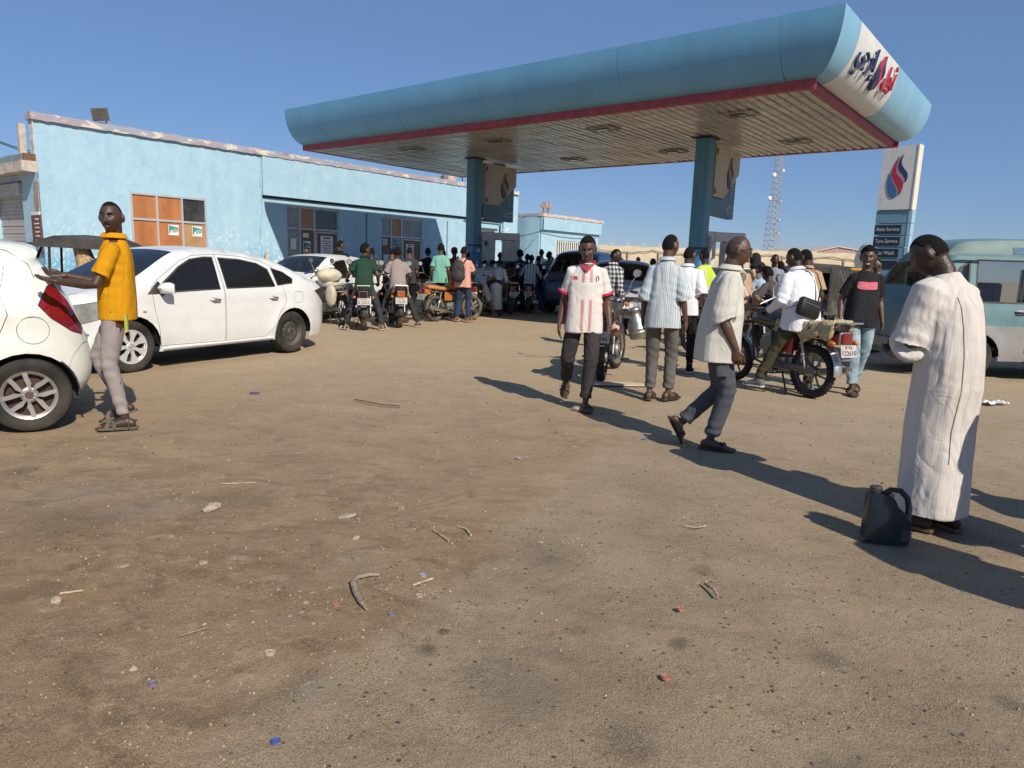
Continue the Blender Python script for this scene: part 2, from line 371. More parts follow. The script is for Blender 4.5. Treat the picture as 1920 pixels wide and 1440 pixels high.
M_BLACKM = mat('black_metal', (.02, .02, .022), .5, .2, var=.2, dust=.2)
M_CHROME = mat('chrome', (.60, .58, .56), .32, .9, var=.1, dust=.35)
M_STEELG = mat('grey_steel', (.32, .32, .33), .45, .7, var=.15, dust=.25)
M_RUBBER = mat('tyre_rubber', (.022, .021, .02), .85, var=.3, dust=.3, dustcol=(.2, .16, .12), spec=.3)
M_MUDRUB = mat('muddy_tyre_rubber', (.07, .06, .05), .9, var=.35, scale=12, dust=.75, dustcol=(.3, .24, .17), spec=.2)

# ---------------------------------------------------------------- station building (local x along the wall, y into the building)
WALLRZ = math.atan2(.78126, .62421)
B = thing('station_building', 'long low light blue station building with peeling parapet and boarded windows', 'building', (-8.122, 23.042, 0), WALLRZ)
W1 = (-4.15, 1.0, -1.97, 3.04); U2 = (.84, 0, 2.97, 3.1); U3 = (4.91, 0, 7.04, 3.03); SH = (10.35, 0, 11.5, 2.88)
def wall_grid(mb, x0, x1, z0, z1, holes, y=0, depth=.22):
    xs = sorted({x0, x1}|{h[0] for h in holes}|{h[2] for h in holes}); zs = sorted({z0, z1}|{h[1] for h in holes if h[1] > z0}|{h[3] for h in holes})
    xs = [x for a, b in zip(xs[:-1], xs[1:]) for x in [a+(b-a)*k/max(1, int((b-a)/.8)) for k in range(max(1, int((b-a)/.8)))]]+[xs[-1]]
    inside = lambda x, z: any(h[0] < x < h[2] and h[1] < z < h[3] for h in holes)
    for a, b in zip(xs[:-1], xs[1:]):
        for c, d in zip(zs[:-1], zs[1:]):
            if not inside((a+b)/2, (c+d)/2): mb.add([(a, y, c), (b, y, c), (b, y, d), (a, y, d)], [(0, 1, 2, 3)])
    for h in holes:
        a, c, b, d = h; c = max(c, z0)
        mb.add([(a, y, c), (a, y+depth, c), (a, y+depth, d), (a, y, d)], [(0, 1, 2, 3)]); mb.add([(b, y, c), (b, y+depth, c), (b, y+depth, d), (b, y, d)], [(3, 2, 1, 0)])
        mb.add([(a, y, d), (b, y, d), (b, y+depth, d), (a, y+depth, d)], [(0, 1, 2, 3)])
        if c > z0+.01: mb.add([(a, y, c), (b, y, c), (b, y+depth, c), (a, y+depth, c)], [(3, 2, 1, 0)])
mb = MB()
wall_grid(mb, -6.25, -.1, 0, 4.56, [W1])
wall_grid(mb, -.1, 12.0, 0, 3.28, [U2, U3, SH, (4.16, 0, 4.25, 3.08), (8.42, 0, 8.5, 3.08)], y=.09)
for x in (4.16, 8.42): mb.add([(x, .31, 0), (x+.09, .31, 0), (x+.09, .31, 3.08), (x, .31, 3.08)], [(0, 1, 2, 3)])
mb.add([(-.1, 0, 0), (-.1, .09, 0), (-.1, .09, 3.34), (-.1, 0, 3.34)], [(0, 1, 2, 3)])
mb.box((12.52, .12, 2.28), (1.0, .24, 4.56)); mb.box((-6.30, .13, 2.28), (.11, .24, 4.56)); mb.box((12.96, 2.72, 2.28), (.12, 5.0, 4.56)); mb.box((3.35, 5.3, 1.6), (19.2, .2, 3.2)); mb.add([(-6.2, .24, 3.2), (12.9, .24, 3.2), (12.9, .24, 4.56), (-6.2, .24, 4.56)], [(0, 1, 2, 3)])
mb.build('wall', M_WALL, B)
mb = MB(); mb.box((5.96, .13, 3.95), (12.1, .36, 1.222)); mb.build('upper_band', M_WALL, B)
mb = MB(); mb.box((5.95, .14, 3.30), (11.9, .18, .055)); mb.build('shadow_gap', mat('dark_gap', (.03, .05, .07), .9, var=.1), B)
def ragged(x0, x1, n, zlo, zhi, yf, yb, rnd):
    m = MB(); rings = []
    for i in range(n+1):
        x = x0+(x1-x0)*i/n; j = rnd.uniform(-.012, .012); k = rnd.uniform(-.008, .008); rings.append([(x, yf+k, zlo+j), (x, yf+k*.5, zhi+j), (x, yb, zhi+j), (x, yb, zlo)])
    return m.loft(rings)
rn = random.Random(5)
ragged(-6.42, 12.98, 160, 4.555, 4.73, -.085, .3, rn).build('parapet_trim', M_TRIM, B)
MB().box((-6.365, .12, 2.4), (.02, .27, 4.3)).build('whitewashed_edge', mat('whitewashed_edge_paint', (.62, .60, .56), .9, var=.3, scale=5, dust=.3), B)
mb = MB(); mb.box((3.3, 2.7, 3.3), (19, 5.1, .16)); mb.build('roof', M_CONC, B)
# crack in the plaster where the two halves of the wall meet
mb = MB(); z = 4.5; x = -.16; pts = []
while z > .9:
    pts.append((x, -.004, z)); z -= rn.uniform(.05, .14); x += rn.uniform(-.028, .028)
mb.tube(pts, [(.009*rn.uniform(.3, 1.4), .004) for _ in pts], 5); mb.build('wall_crack', mat('crack_shadow', (.16, .27, .34), .9), B)
mb = MB(); mb.box((-.02, -.06, 1.28), (.09, .1, .5)); mb.box((-.02, -.03, .4), (.05, .05, 1.3)); mb.build('pipe_stub', mat('cream_peeling_paint', (.6, .5, .36), .8, var=.3, scale=20), B)
def window_unit(name, x0, z0, x1, z1, cols, trans, panes, y=.08, door=None):
    f = MB(); t = .055
    for x in (x0+t/2, x1-t/2): f.box((x, y, (z0+z1)/2), (t, .07, z1-z0))
    for x in cols: f.box((x, y, (z0+z1)/2), (t, .062, z1-z0-.002))
    f.box(((x0+x1)/2, y, z1-t/2), (x1-x0-.002, .066, t)); f.box(((x0+x1)/2, y, trans), (x1-x0-.004, .058, t))
    if z0 > .1: f.box(((x0+x1)/2, y, z0+t/2), (x1-x0-.002, .066, t))
    fr = f.build(name, M_FRAME, B)
    xs = [x0]+list(cols)+[x1]
    for i, (a, b) in enumerate(zip(xs[:-1], xs[1:])):
        for j, (c, d) in enumerate(((z0, trans), (trans, z1))):
            m = panes[j][i]
            if m is None: continue
            MB().box(((a+b)/2, y+.012, (c+d)/2), (b-a-.02, .012, d-c-.02)).build('pane' if m in (M_DGLASS, M_PGLASS) else 'board', m, fr)
    if door:
        a, b, dz = door
        MB().box(((a+b)/2, y-.015, dz/2+.02), (b-a-.14, .05, dz-.1)).build('door', M_DOOR, fr)
        d2 = MB()
        for x in (a+.045, b-.045): d2.box((x, y-.02, dz/2), (.05, .075, dz))
        d2.box(((a+b)/2, y-.02, dz-.02), (b-a-.042, .075, .05)); d2.build('door_frame', M_FRAME, fr)
    return fr
w1 = window_unit('window', *W1, (-3.43, -2.71), 2.32, ((M_BOARD, M_BOARD, M_TAN), (M_BOARD, M_BOARD, M_DGLASS)), y=.02)
w2 = window_unit('window', *U2, (1.39, 1.97), 2.37, ((M_PGLASS, M_DOOR, None), (M_PGLASS, M_TAN, M_DGLASS)), y=.17, door=(1.97, 2.97, 2.31))
w3 = window_unit('window', *U3, (5.45, 5.98), 2.31, ((M_DOOR, M_PGLASS, None), (M_PGLASS, M_TAN, M_PGLASS)), y=.17, door=(5.98, 7.04, 2.25))
def poster(par, x, z, w, h, y, kind, rnd=random.Random(11)):
    mb = MB(); mb.box((x, y, z), (w, .004, h)); 
    if kind == 'notice':
        p = mb.build('notice', M_PAPER, par); t = MB(); t.box((x, y-.003, z+h*.42), (w*.55, .003, h*.05))
        for k in range(9): t.box((x+rnd.uniform(-.02, .02)*w, y-.003, z+h*(.3-.085*k)), (w*rnd.uniform(.45, .8), .003, h*.022))
        t.build('notice_lines', M_INK, p)
    elif kind == 'green':
        p = mb.build('poster', M_PAPER, par); t = MB()
        t.add([(x-w*.45, y-.004, z-h*.3), (x+w*.45, y-.004, z-h*.12), (x+w*.45, y-.004, z+h*.25), (x-w*.1, y-.004, z+h*.36), (x-w*.45, y-.004, z+h*.44)], [(0, 1, 2, 3, 4)])
        t.build('poster_print', M_GREEN, p, fix=False)
        t = MB()
        for k in range(4): t.box((x+w*.12, y-.008, z+h*(.1-.1*k)), (w*rnd.uniform(.3, .6), .003, h*.04))
        t.box((x-w*.22, y-.008, z-h*.16), (w*.18, .003, h*.26)); t.build('poster_text', M_PAPER, p)
    elif kind == 'blue':
        p = mb.build('poster', mat('pale_blue_poster', (.3, .4, .44), .6), par); t = MB()
        for k in range(26):
            zz = z+h*rnd.uniform(-.4, .42); xx = x+w*rnd.uniform(-.35, .35); t.box((xx, y-.004-.0002*k, zz), (w*rnd.uniform(.08, .3), .002, h*rnd.uniform(.015, .05)), Matrix.Rotation(rnd.uniform(-.6, .6), 3, 'Y'))
        t.build('poster_print', mat('dark_blue_print', (.05, .11, .18), .6), p)
    else: mb.build('paper_sheet', M_PAPER, par)
poster(w1, -2.98, 2.07, .3, .3, .012, 'green'); poster(w1, -2.28, 2.07, .3, .3, .012, 'green')
poster(w2, 1.62, 2.16, .24, .15, .16, 'p'); poster(w2, 1.66, 1.76, .3, .42, .16, 'green'); poster(w2, 2.45, 1.72, .52, .92, .12, 'notice'); poster(w2, 1.12, 1.85, .22, .36, .16, 'p')
poster(w3, 5.15, 2.1, .22, .26, .16, 'notice'); poster(w3, 5.2, 1.5, .26, .24, .16, 'p'); poster(w3, 5.72, 1.85, .4, .8, .16, 'blue'); poster(w3, 6.4, 1.72, .42, .7, .12, 'notice')
sh = MB()
for k in range(34): sh.box((10.92, .16+.012*(k % 2), .04+k*.085), (1.13, .02, .078))
sh.build('roller_shutter', mat('cream_roller_shutter', (.62, .55, .42), .6, .1, var=.15, dust=.3), B)
MB().box((10.95, .03, 3.0), (1.4, .1, .09)).build('shutter_hood', M_WALL, B)
# pipe running along the band and turning down
mb = MB(); mb.tube([(9.4, .0, 3.235), (11.75, .0, 3.235), (11.78, .0, 3.2), (11.78, .0, 2.72)], .028, 6); mb.build('drain_pipe', M_BLACKM, B)
# hand painted white lettering on the wall beyond the column
bpy.context.view_layer.update()
M_STENCIL = mat('white_wall_lettering', (.8, .84, .84), .8, var=.1)
lettering('\ufeb0\ufedb\ufeae\ufee3', .62, Matrix.Translation((12.45, -.012, 2.62)) @ Matrix.Rotation(R(90), 4, 'X'), M_STENCIL, B, .003)
lettering('\ufebb\ufef4\ufe8e\ufee7\ufe94', .42, Matrix.Translation((11.6+.15, .075, 2.62)) @ Matrix.Rotation(R(90), 4, 'X'), M_STENCIL, B, .003)
# rooftop clutter at the far end
mb = MB(); mb.box((9.6, 1.2, 4.2), (.5, .5, 1.74)); 
mb.build('rooftop_box', mat('faded_pink_render', (.55, .42, .36), .8, var=.3), B)
for dx in (-.3, .9, 1.5): MB().tube([(9.6+dx, 1.2, 4.4), (9.6+dx, 1.2, 5.2)], .025, 5).build('rooftop_rod', M_BLACKM, B)

# floodlight on the parapet
fl = thing('floodlight', 'square grey floodlight tilted on the building parapet at left', 'floodlight', (-11.12, 19.34, 4.73), R(25))
mb = MB(); mb.box((0, 0, .0), (.3, .1, .05)); mb.box((-.13, 0, .07), (.03, .05, .16)); mb.box((.13, 0, .07), (.03, .05, .16)); mb.build('bracket', M_BLACKM, fl)
rot = Matrix.Rotation(R(18), 3, 'X')@Matrix.Rotation(R(-8), 3, 'Y')
mb = MB(); mb.loft([[rot@V(sx*w, yy, sz*h)+V(0, 0, .24) for sx, sz in ((-1, -1), (1, -1), (1, 1), (-1, 1))] for yy, w, h in ((-.1, .2, .16), (-.06, .2, .16), (.1, .13, .11), (.16, .06, .05))]); mb.build('housing', mat('weathered_grey_casting', (.16, .15, .13), .7, .3, var=.3), fl)
mb = MB(); mb.box(rot@V(0, -.105, 0)+V(0, 0, .24), (.34, .012, .26), rot); mb.build('lamp_glass', mat('dull_lamp_glass', (.11, .11, .10), .2, var=.3, spec=.8), fl)
mb = MB()
for k in range(4): mb.box(rot@V(0, .08+.03*k, .0)+V(0, 0, .24), (.28-.05*k, .008, .24-.04*k), rot)
mb.build('cooling_fins', M_STEELG, fl)

# ---------------------------------------------------------------- canopy over the pumps (local x = short side, y = long side)
CANL, CANW = 14.06, 6.6
CAN = thing('fuel_canopy', 'long light blue fuel station canopy with curved fascia and slatted underside', 'canopy', (4.802, 12.165, 0), WALLRZ)
ZS, ZT = 4.452, 5.476
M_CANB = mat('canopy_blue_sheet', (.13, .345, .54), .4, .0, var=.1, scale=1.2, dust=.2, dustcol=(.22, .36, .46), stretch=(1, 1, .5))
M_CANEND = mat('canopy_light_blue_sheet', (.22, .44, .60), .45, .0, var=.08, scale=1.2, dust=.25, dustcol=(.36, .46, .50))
M_PLANK = mat('dusty_cream_slat', (.40, .375, .34), .27, .15, var=.25, scale=2, dust=.45, dustcol=(.26, .22, .18), stretch=(.5, 3, 3))
def prof(t): a = t*math.pi/2; return math.sin(a), 1-math.cos(a)
def fascia_piece(mb, side, a, b, z0=ZS+.13, n=10, th=.03, ends=None):
    eu, ev0, ev1 = .585, .522, .12
    def P(s, t, inn):
        so, zo = prof(t); z = z0+(ZT-z0)*zo; k = so*(1)-inn
        if side == 'front': x = -eu*k; y = s + (-ev0*k if s <= 0 else (ev1*k if s >= CANL else 0)); return V(x, y, z)
        if side == 'back': x = CANW+eu*k; y = s + (-ev0*k if s <= 0 else (ev1*k if s >= CANL else 0)); return V(x, y, z)
        if side == 'right': y = -ev0*k; x = s+(-eu*k if s <= 0 else (eu*k if s >= CANW else 0)); return V(x, y, z)
        y = CANL+ev1*k; x = s+(-eu*k if s <= 0 else (eu*k if s >= CANW else 0)); return V(x, y, z)
    rings = []
    for i in range(n+1): t = i/n; rings.append([P(a, t, 0), P(b, t, 0), P(b, t, th), P(a, t, th)])
    mb.loft(rings, caps=True)
def P_right(x, t, out=0):
    so, zo = prof(t); return V(x, -.522*so-out, ZS+.13+(ZT-ZS-.13)*zo)
seams = [0, .45, 3.45, 6.9, 9.63, 12.72, CANL]
for side, m, cuts in (('front', M_CANB, seams), ('back', M_CANB, [0, 3.45, 6.9, 9.63, CANL]), ('left', M_CANB, [0, 3.3, CANW])):
    for a, b in zip(cuts[:-1], cuts[1:]):
        mb = MB(); e = .003; fascia_piece(mb, side, a+(e if a > 0 else 0), b-(e if b < cuts[-1] else 0)); o = mb.build('fascia_panel', m, CAN, smooth=40)
        o.location = (0, 0, rn.uniform(-.006, .006)); 
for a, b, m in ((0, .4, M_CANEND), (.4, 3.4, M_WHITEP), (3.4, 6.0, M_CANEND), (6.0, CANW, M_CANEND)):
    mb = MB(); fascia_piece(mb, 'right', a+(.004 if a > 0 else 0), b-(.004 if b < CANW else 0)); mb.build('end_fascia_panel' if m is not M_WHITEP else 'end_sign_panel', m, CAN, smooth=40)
MB().box((CANW/2, CANL/2, 5.3), (CANW+.7, CANL+.3, .04)).build('roof', M_CONC, CAN)
# red strip round the soffit
for c_, d_ in (((-.02, CANL/2, ZS+.085), (.04, CANL+.06, .17)), ((CANW+.02, CANL/2, ZS+.085), (.04, CANL+.06, .17)), ((CANW/2, .075, ZS+.085), (CANW-.05, .05, .17)), ((CANW/2, CANL+.045, ZS+.085), (CANW+.08, .05, .17))):
    MB().box(c_, d_).build('red_edge_strip', M_RED, CAN)
MB().box((CANW/2, CANL/2, ZS+.17), (CANW-.1, CANL-.1, .01)).build('soffit_backing', mat('dark_void', (.02, .02, .02), .9), CAN)
for c_, d_ in (((.07, CANL/2, ZS+.006), (.12, CANL-.02, .02)), ((CANW-.07, CANL/2, ZS+.006), (.12, CANL-.02, .02)), ((CANW/2, .09, ZS+.0063), (CANW-.27, .07, .02)), ((CANW/2, CANL-.06, ZS+.0063), (CANW-.27, .1, .02))):
    MB().box(c_, d_).build('soffit_edge_trim', M_RED, CAN)
# slats
NPL = 72; pw = (CANL-.24)/NPL; rnd = random.Random(9)
me = None; variants = []
for q in range(5):
    mb = MB(); rings = []
    for i in range(13):
        x = .14+(CANW-.28)*i/12; s = .008*math.sin(i*1.1+q*2.1)+rnd.uniform(-.003, .003)
        rings.append([(x, -pw/2+.014, .05+s), (x, -pw/2+.034, s), (x, pw/2-.034, s), (x, pw/2-.014, .05+s)])
    mb.loft(rings); o = mb.build('ceiling_slat', M_PLANK, CAN); variants.append(o.data); bpy.data.objects.remove(o)
for k in range(NPL):
    o = bpy.data.objects.new('ceiling_slat', variants[rnd.randrange(5)]); COL.objects.link(o); o.parent = CAN
    o.location = (0, .12+pw*(k+.5), ZS+.005+rnd.uniform(-.004, .004)); o.rotation_euler = (rnd.uniform(-.05, .05), 0, 0)
for uu in (1.3, 4.75):
    for vv in (1.75, 4.85, 7.95, 11.0):
        lf = MB(); t = .04
        for sx in (-1, 1): lf.box((uu+sx*.22, vv, ZS-.012), (t, .62, .03))
        for sy in (-1, 1): lf.box((uu, vv+sy*.3, ZS-.012), (.4, t, .028))
        o = lf.build('ceiling_light', mat('dirty_lamp_frame', (.3, .27, .23), .5, .3, var=.2), CAN)
        MB().box((uu, vv, ZS-.006), (.4, .56, .012)).build('lamp_panel', mat('dirty_lamp_panel', (.26, .24, .21), .35, var=.3, scale=6), o)
        MB().box((uu+.02, vv+.04, ZS-.02), (.14, .3, .03)).build('lamp_lens', mat('dark_lamp_lens', (.09, .085, .08), .2, var=.2), o)
# logo shapes: drop of two blue leaves and a red flame between them, unit box about 0..1 wide, 0..1.3 high
DROP_L = smoothpoly([(.0, .42), (.02, .62), (.09, .8), (.16, .62), (.32, .44), (.5, .25), (.53, .1), (.48, .0), (.3, -.02), (.12, .1)], 5)
FLAME = smoothpoly([(.5, 1.32), (.34, 1.15), (.2, .92), (.16, .75), (.24, .6), (.42, .42), (.58, .25), (.64, .06), (.78, .25), (.79, .46), (.62, .64), (.42, .78), (.38, .95), (.42, 1.15)], 5)
DROP_R = smoothpoly([(.66, 1.35), (.52, 1.2), (.46, 1.0), (.5, .86), (.7, .72), (.84, .58), (.88, .46), (.97, .62), (.92, .78), (.72, .94), (.6, 1.12)], 5)
def logo(par, to3, mats3, d=.01, name='logo_mark'):
    for poly, m in zip((DROP_L, FLAME, DROP_R), mats3):
        MB().prism(poly, d, to3).build(name, m, par)
def t_of_z(z): return math.acos(max(-1, min(1, 1-(z-ZS-.13)/(ZT-ZS-.13))))*2/math.pi
def end3(x, z, d): # a point on the curved end fascia
    t = t_of_z(min(ZT-.01, max(ZS+.23, z))); so, zo = prof(t); return V(x, -.522*so-.03-d*1.0, ZS+.13+(ZT-ZS-.13)*zo)
def end_text(txt, size, x, z, m):
    bpy.context.view_layer.update(); me = text_mesh(txt, size, .02)
    for v in me.vertices: v.co = end3(x+v.co.x, z+v.co.y, v.co.z+.015)
    me.materials.clear(); me.materials.append(m); o = bpy.data.objects.new('raised_letters', me); COL.objects.link(o); o.parent = CAN; return o
end_text('\ufef2\ufe9f\ufeae\ufee7\u0625', .50, 1.08, 4.97, M_NAVY)
end_text('\ufede\ufef3\ufeed\u0623', .44, 2.78, 4.97, M_LOGORED)
logo(CAN, lambda x, y, d: end3(1.80+x*.40, 4.76+y*.42, .012+d), (M_NAVY, M_LOGORED, M_NAVY), .05, 'raised_logo')

# columns with flag signs
def column(v, num, cat_label, lab_flag):
    c = thing('canopy_column', cat_label, 'column', (0, 0, 0), 0, 'columns holding up the canopy')
    o3 = CAN.location+Matrix.Rotation(WALLRZ, 3, 'Z')@V(3.38, v, 0); c.location = o3; c.rotation_euler = (0, 0, WALLRZ)
    MB().rbox((0, 0, 3.2), (.36, .34, 2.5), .03).build('upper_shaft', M_COLU, c, smooth=40)
    MB().rbox((0, 0, 1.045), (.37, .35, 1.77), .03).build('lower_shaft', M_COLL, c, smooth=40)
    MB().box((0, 0, 1.94), (.38, .36, .012)).build('joint', M_BLACKM, c)
    MB().box((0, 0, ZS-.02), (.5, .48, .03)).build('head_plate', M_BLACKM, c)
    s = MB().box((.21, -.1, 1.2), (.035, .26, 2.1)).build('side_board', mat('white_number_board', (.6, .6, .57), .6, var=.15, scale=12, dust=.3), c)
    for k, w in enumerate(('\ufe96', '\ufe8e', '\ufebb', '\ufede')): 
        lettering(w, .3, Matrix.Translation((.16, -.235, 1.95-.36*k)) @ Matrix.Rotation(R(90), 4, 'X'), M_INK, c, .003) if False else None
    t = MB(); rr = random.Random(num)
    for k in range(5):
        zc = 2.05-.38*k
        t.tube([(.2285+.001, -.14+rr.uniform(-.02, .02), zc), (.2295, -.06, zc-.03+rr.uniform(-.03, .03)), (.2295, -.03, zc-.1), (.2295, -.12, zc-.14)], (.011), 5)
    t.build('board_writing', M_INK, c)
    sb = MB().box((.205, -.245, 1.2), (.05, .03, 2.1)).build('board_edge', mat('white_number_board_edge', (.62, .62, .6), .6, var=.1), c)
    t = MB()
    for k in range(5):
        zc = 2.06-.38*k; t.box((.205, -.262, zc), (.022, .003, .1)); t.box((.2, -.262, zc-.09), (.03, .003, .018)); t.box((.205, -.262, zc-.19), (.05, .003, .006))
    t.build('board_edge_writing', M_INK, c)
    st = MB()
    for k in range(5): st.box((rr.uniform(-.1, .1), -.178, 1.0+rr.uniform(0, .8)), (rr.uniform(.05, .1), .003, rr.uniform(.06, .12)))
    st.build('stickers', M_PAPER, c)
    # flag sign
    f = thing('flag_sign', lab_flag, 'sign', o3, WALLRZ, 'flag signs fixed to the canopy columns')
    x0 = .33; W_ = 1.46
    MB().prism([(x0, 4.36), (x0+W_, 4.36), (x0+W_, 3.82), (x0+.62, 3.17), (x0, 3.17)], .26, lambda x, z, d: V(x, -.14+d, z)).build('white_box', mat('dusty_cream_panel', (.50, .44, .36), .6, var=.1, dust=.3), f)
    MB().prism([(x0-.02, 3.15), (x0+.62, 3.15), (x0+W_-.04, 3.80), (x0+W_-.04, 2.72), (x0+.5, 2.74), (x0-.02, 2.78)], .16, lambda x, z, d: V(x, -.09+d, z)).build('blue_panel', mat('flag_blue_panel', (.07, .19, .27), .5, var=.1, dust=.2), f)
    for z in (4.2, 3.3): MB().box((x0+.06, -.145, z), (.05, .02, .13)).build('clamp', M_BLACKM, f)
    MB().box((x0-.1, 0, 4.1), (.26, .06, .06)).build('arm', M_BLACKM, f); MB().box((x0-.1, 0, 3.0), (.24, .06, .06)).build('arm', M_BLACKM, f)
    logo(f, lambda x, y, d: V(x0+.72+x*.36, -.146-d, 3.42+y*.55), (M_NAVY, M_FLAMEDIM, M_NAVY), .012)
    RX = Matrix.Rotation(R(90), 4, 'X')
    lettering(str(num), .26, Matrix.Translation((x0+1.22, -.094, 3.28))@RX, M_SIGNTXT, f, .003)
    t = MB(); pr = [(math.cos(a)*.14, math.sin(a)*.16) for a in [2*math.pi*k/20 for k in range(21)]]; t.tube([(x0+1.22+a, -.096, 3.37+b) for a, b in pr], .007, 4); t.build('number_ring', M_SIGNTXT, f)
    lettering('\ufee6\ufef3\ufeb0\ufee8\ufe91', .24, Matrix.Translation((x0+1.16, -.094, 2.98))@RX, M_SIGNTXT, f, .003)
    lettering('Benzene', .12, Matrix.Translation((x0+1.16, -.094, 2.84))@RX, M_SIGNTXT, f, .003)
    return c
M_COLU = mat('column_teal_paint', (.085, .22, .30), .5, var=.12, scale=3, dust=.2, dustcol=(.2, .27, .3))
M_COLL = mat('column_blue_paint', (.045, .19, .38), .5, var=.2, scale=5, dust=.25, dustcol=(.3, .36, .4))
M_FLAMEDIM = mat('faded_pink_print', (.34, .2, .17), .6, var=.1)
M_SIGNTXT = mat('pale_sign_lettering', (.5, .56, .56), .6, var=.05)
column(10.52, 2, 'far blue steel canopy column beside the queue of motorcycles', 'flag sign numbered 2 on the far canopy column')
column(3.35, 1, 'near blue steel canopy column above the man in a high visibility vest', 'flag sign numbered 1 on the near canopy column')
def local_can(u, v): q = CAN.location+Matrix.Rotation(WALLRZ, 3, 'Z')@V(u, v, 0); return (q.x, q.y, 0)
for v, lab in ((10.52, 'raised concrete pump island under the far column'), (3.35, 'raised concrete pump island under the near column')):
    k = thing('pump_island', lab, 'kerb', local_can(3.4, v), WALLRZ, 'pump islands')
    MB().rbox((1.0, 0, .07), (5.2, 1.1, .15), .1).build('kerb', M_CONC, k); MB().rbox((1.0, 0, .155), (4.9, .8, .03), .08).build('slab', mat('island_slab', (.3, .28, .25), .9, var=.2), k)
def pump(v, lab, k0, see):
    p = thing('fuel_pump', lab, 'fuel pump', local_can(4.55, v), R(10), 'fuel pumps')
    mg = mat('pump_grey_sheet', (.62, .61, .58), .5, .1, var=.1, dust=.35); md = mat('pump_dark_panel', (.03, .032, .036), .35, var=.2, dust=.15)
    MB().rbox((0, 0, .62), (1.25, .5, .9), .03).build('cabinet', md, p)
    MB().rbox((-.38, 0, 1.72), (.5, .4, 1.32), .04).build('hose_tower', mg, p)
    MB().rbox((.56, 0, 1.72), (.16, .4, 1.30), .04).build('side_post', mg, p)
    MB().rbox((.15, 0, 2.26), (.72, .4, .22), .03).build('head_box', mg, p)
    MB().rbox((.34, 0, 1.62), (.42, .36, 1.05), .03).build('meter_housing', mg, p)
    MB().box((.1, -.245, 1.3), (.8, .02, .42)).build('display', md, p)
    MB().box((.1, -.258, 1.3), (.66, .008, .3)).build('display_glass', M_DGLASS, p)
    logo(p, lambda x, y, d: V(-.5+x*.13, -.236-d, 1.95+y*.13), (M_NAVY, M_NAVY, M_NAVY), .006)
    h = MB(); h.tube([(-.62, -.24, 2.25), (-.75, -.3, 1.9), (-.72, -.32, 1.0), (-.5, -.3, .6), (-.35, -.28, .9), (-.3, -.27, 1.25)], .022, 6); h.build('hose', M_BLACKM, p)
    n = MB(); n.box((-.3, -.29, 1.32), (.06, .1, .2)); n.tube([(-.3, -.3, 1.4), (-.3, -.34, 1.5), (-.3, -.3, 1.58)], .014, 6); n.build('nozzle', M_STEELG, p)
pump(10.5, 'grey fuel pump with a see-through gap beside the far column', 0, True)
pump(3.35, 'grey fuel pump standing beside the near canopy column', 1, False)

# ---------------------------------------------------------------- price pylon
PY = thing('pylon_sign', 'tall pylon sign with drop logo over Auto Service, Tyre Service and Car Wash panels', 'sign', (11.62, 22.2, 0), R(-46))
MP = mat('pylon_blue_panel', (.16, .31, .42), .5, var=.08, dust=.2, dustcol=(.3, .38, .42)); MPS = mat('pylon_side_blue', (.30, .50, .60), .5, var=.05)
pw_ = .92
zs = [0, 1.05, 1.97, 2.33, 2.69, 3.05, 3.45]
for a, b in zip(zs[:-1], zs[1:]): MB().box((-.02, 0, (a+b)/2), (pw_, .26, b-a-.02)).build('blue_panel', MP, PY)
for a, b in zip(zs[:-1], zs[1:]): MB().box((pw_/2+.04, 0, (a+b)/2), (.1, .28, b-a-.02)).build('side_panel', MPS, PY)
MB().box((0, 0, 1.72), (.7, .2, 3.4)).build('core', M_BLACKM, PY)
MB().prism([(-.47, 3.46), (.5, 3.46), (.5, 5.35), (-.47, 5.30)], .34, lambda x, z, d: V(x, -.17+d, z)).build('logo_panel', M_WHITEP, PY)
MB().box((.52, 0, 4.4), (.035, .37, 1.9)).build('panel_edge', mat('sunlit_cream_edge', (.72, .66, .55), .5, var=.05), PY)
logo(PY, lambda x, y, d: V(-.26+x*.58, -.172-d, 3.82+y*.93), (M_LOGOBLUE, M_LOGORED, M_NAVY), .012)
RX = Matrix.Rotation(R(90), 4, 'X')
for k, (zc, w) in enumerate(((2.87, 'Auto Service'), (2.51, 'Tyre Service'), (2.15, 'Car Wash'), (1.79, None))):
    pl = MB().box((-.09, -.137, zc), (.76, .012, .26)).build('service_plate', mat('dark_service_plate', (.018, .027, .05), .4, var=.1), PY)
    if w: lettering(w, .165, Matrix.Translation((-.09, -.147, zc-.05))@Matrix.Scale(.78, 4, (1, 0, 0))@RX, M_SIGNTXT, pl, .003)

# ---------------------------------------------------------------- annex at the far end with the barred window
AN = thing('annex_building', 'smaller light blue annex with barred window beyond the station building', 'building', (1.1, 33.0, 0), WALLRZ)
ZA = 3.78
mb = MB(); wall_grid(mb, 0, 5.05, 0, 3.05, [(1.2, 1.0, 4.5, 2.62)], y=0); wall_grid(mb, 0, 5.05, 3.05, ZA-.14, [], y=-.14)
mb.box((-.02, 2.2, ZA/2-.08), (.1, 4.3, ZA-.17)); mb.box((5.0, 2, ZA/2-.08), (.1, 4, ZA-.17)); mb.box((2.5, 4.2, ZA/2-.08), (4.9, .1, ZA-.17)); mb.add([(-.07, -.14, 3.05), (5.05, -.14, 3.05), (5.05, 0, 3.05), (-.07, 0, 3.05)], [(0, 1, 2, 3)])
mb.add([(-.07, -.14, 3.05), (-.07, 0, 3.05), (-.07, 0, ZA-.14), (-.07, -.14, ZA-.14)], [(0, 1, 2, 3)])
mb.build('wall', M_WALL, AN)
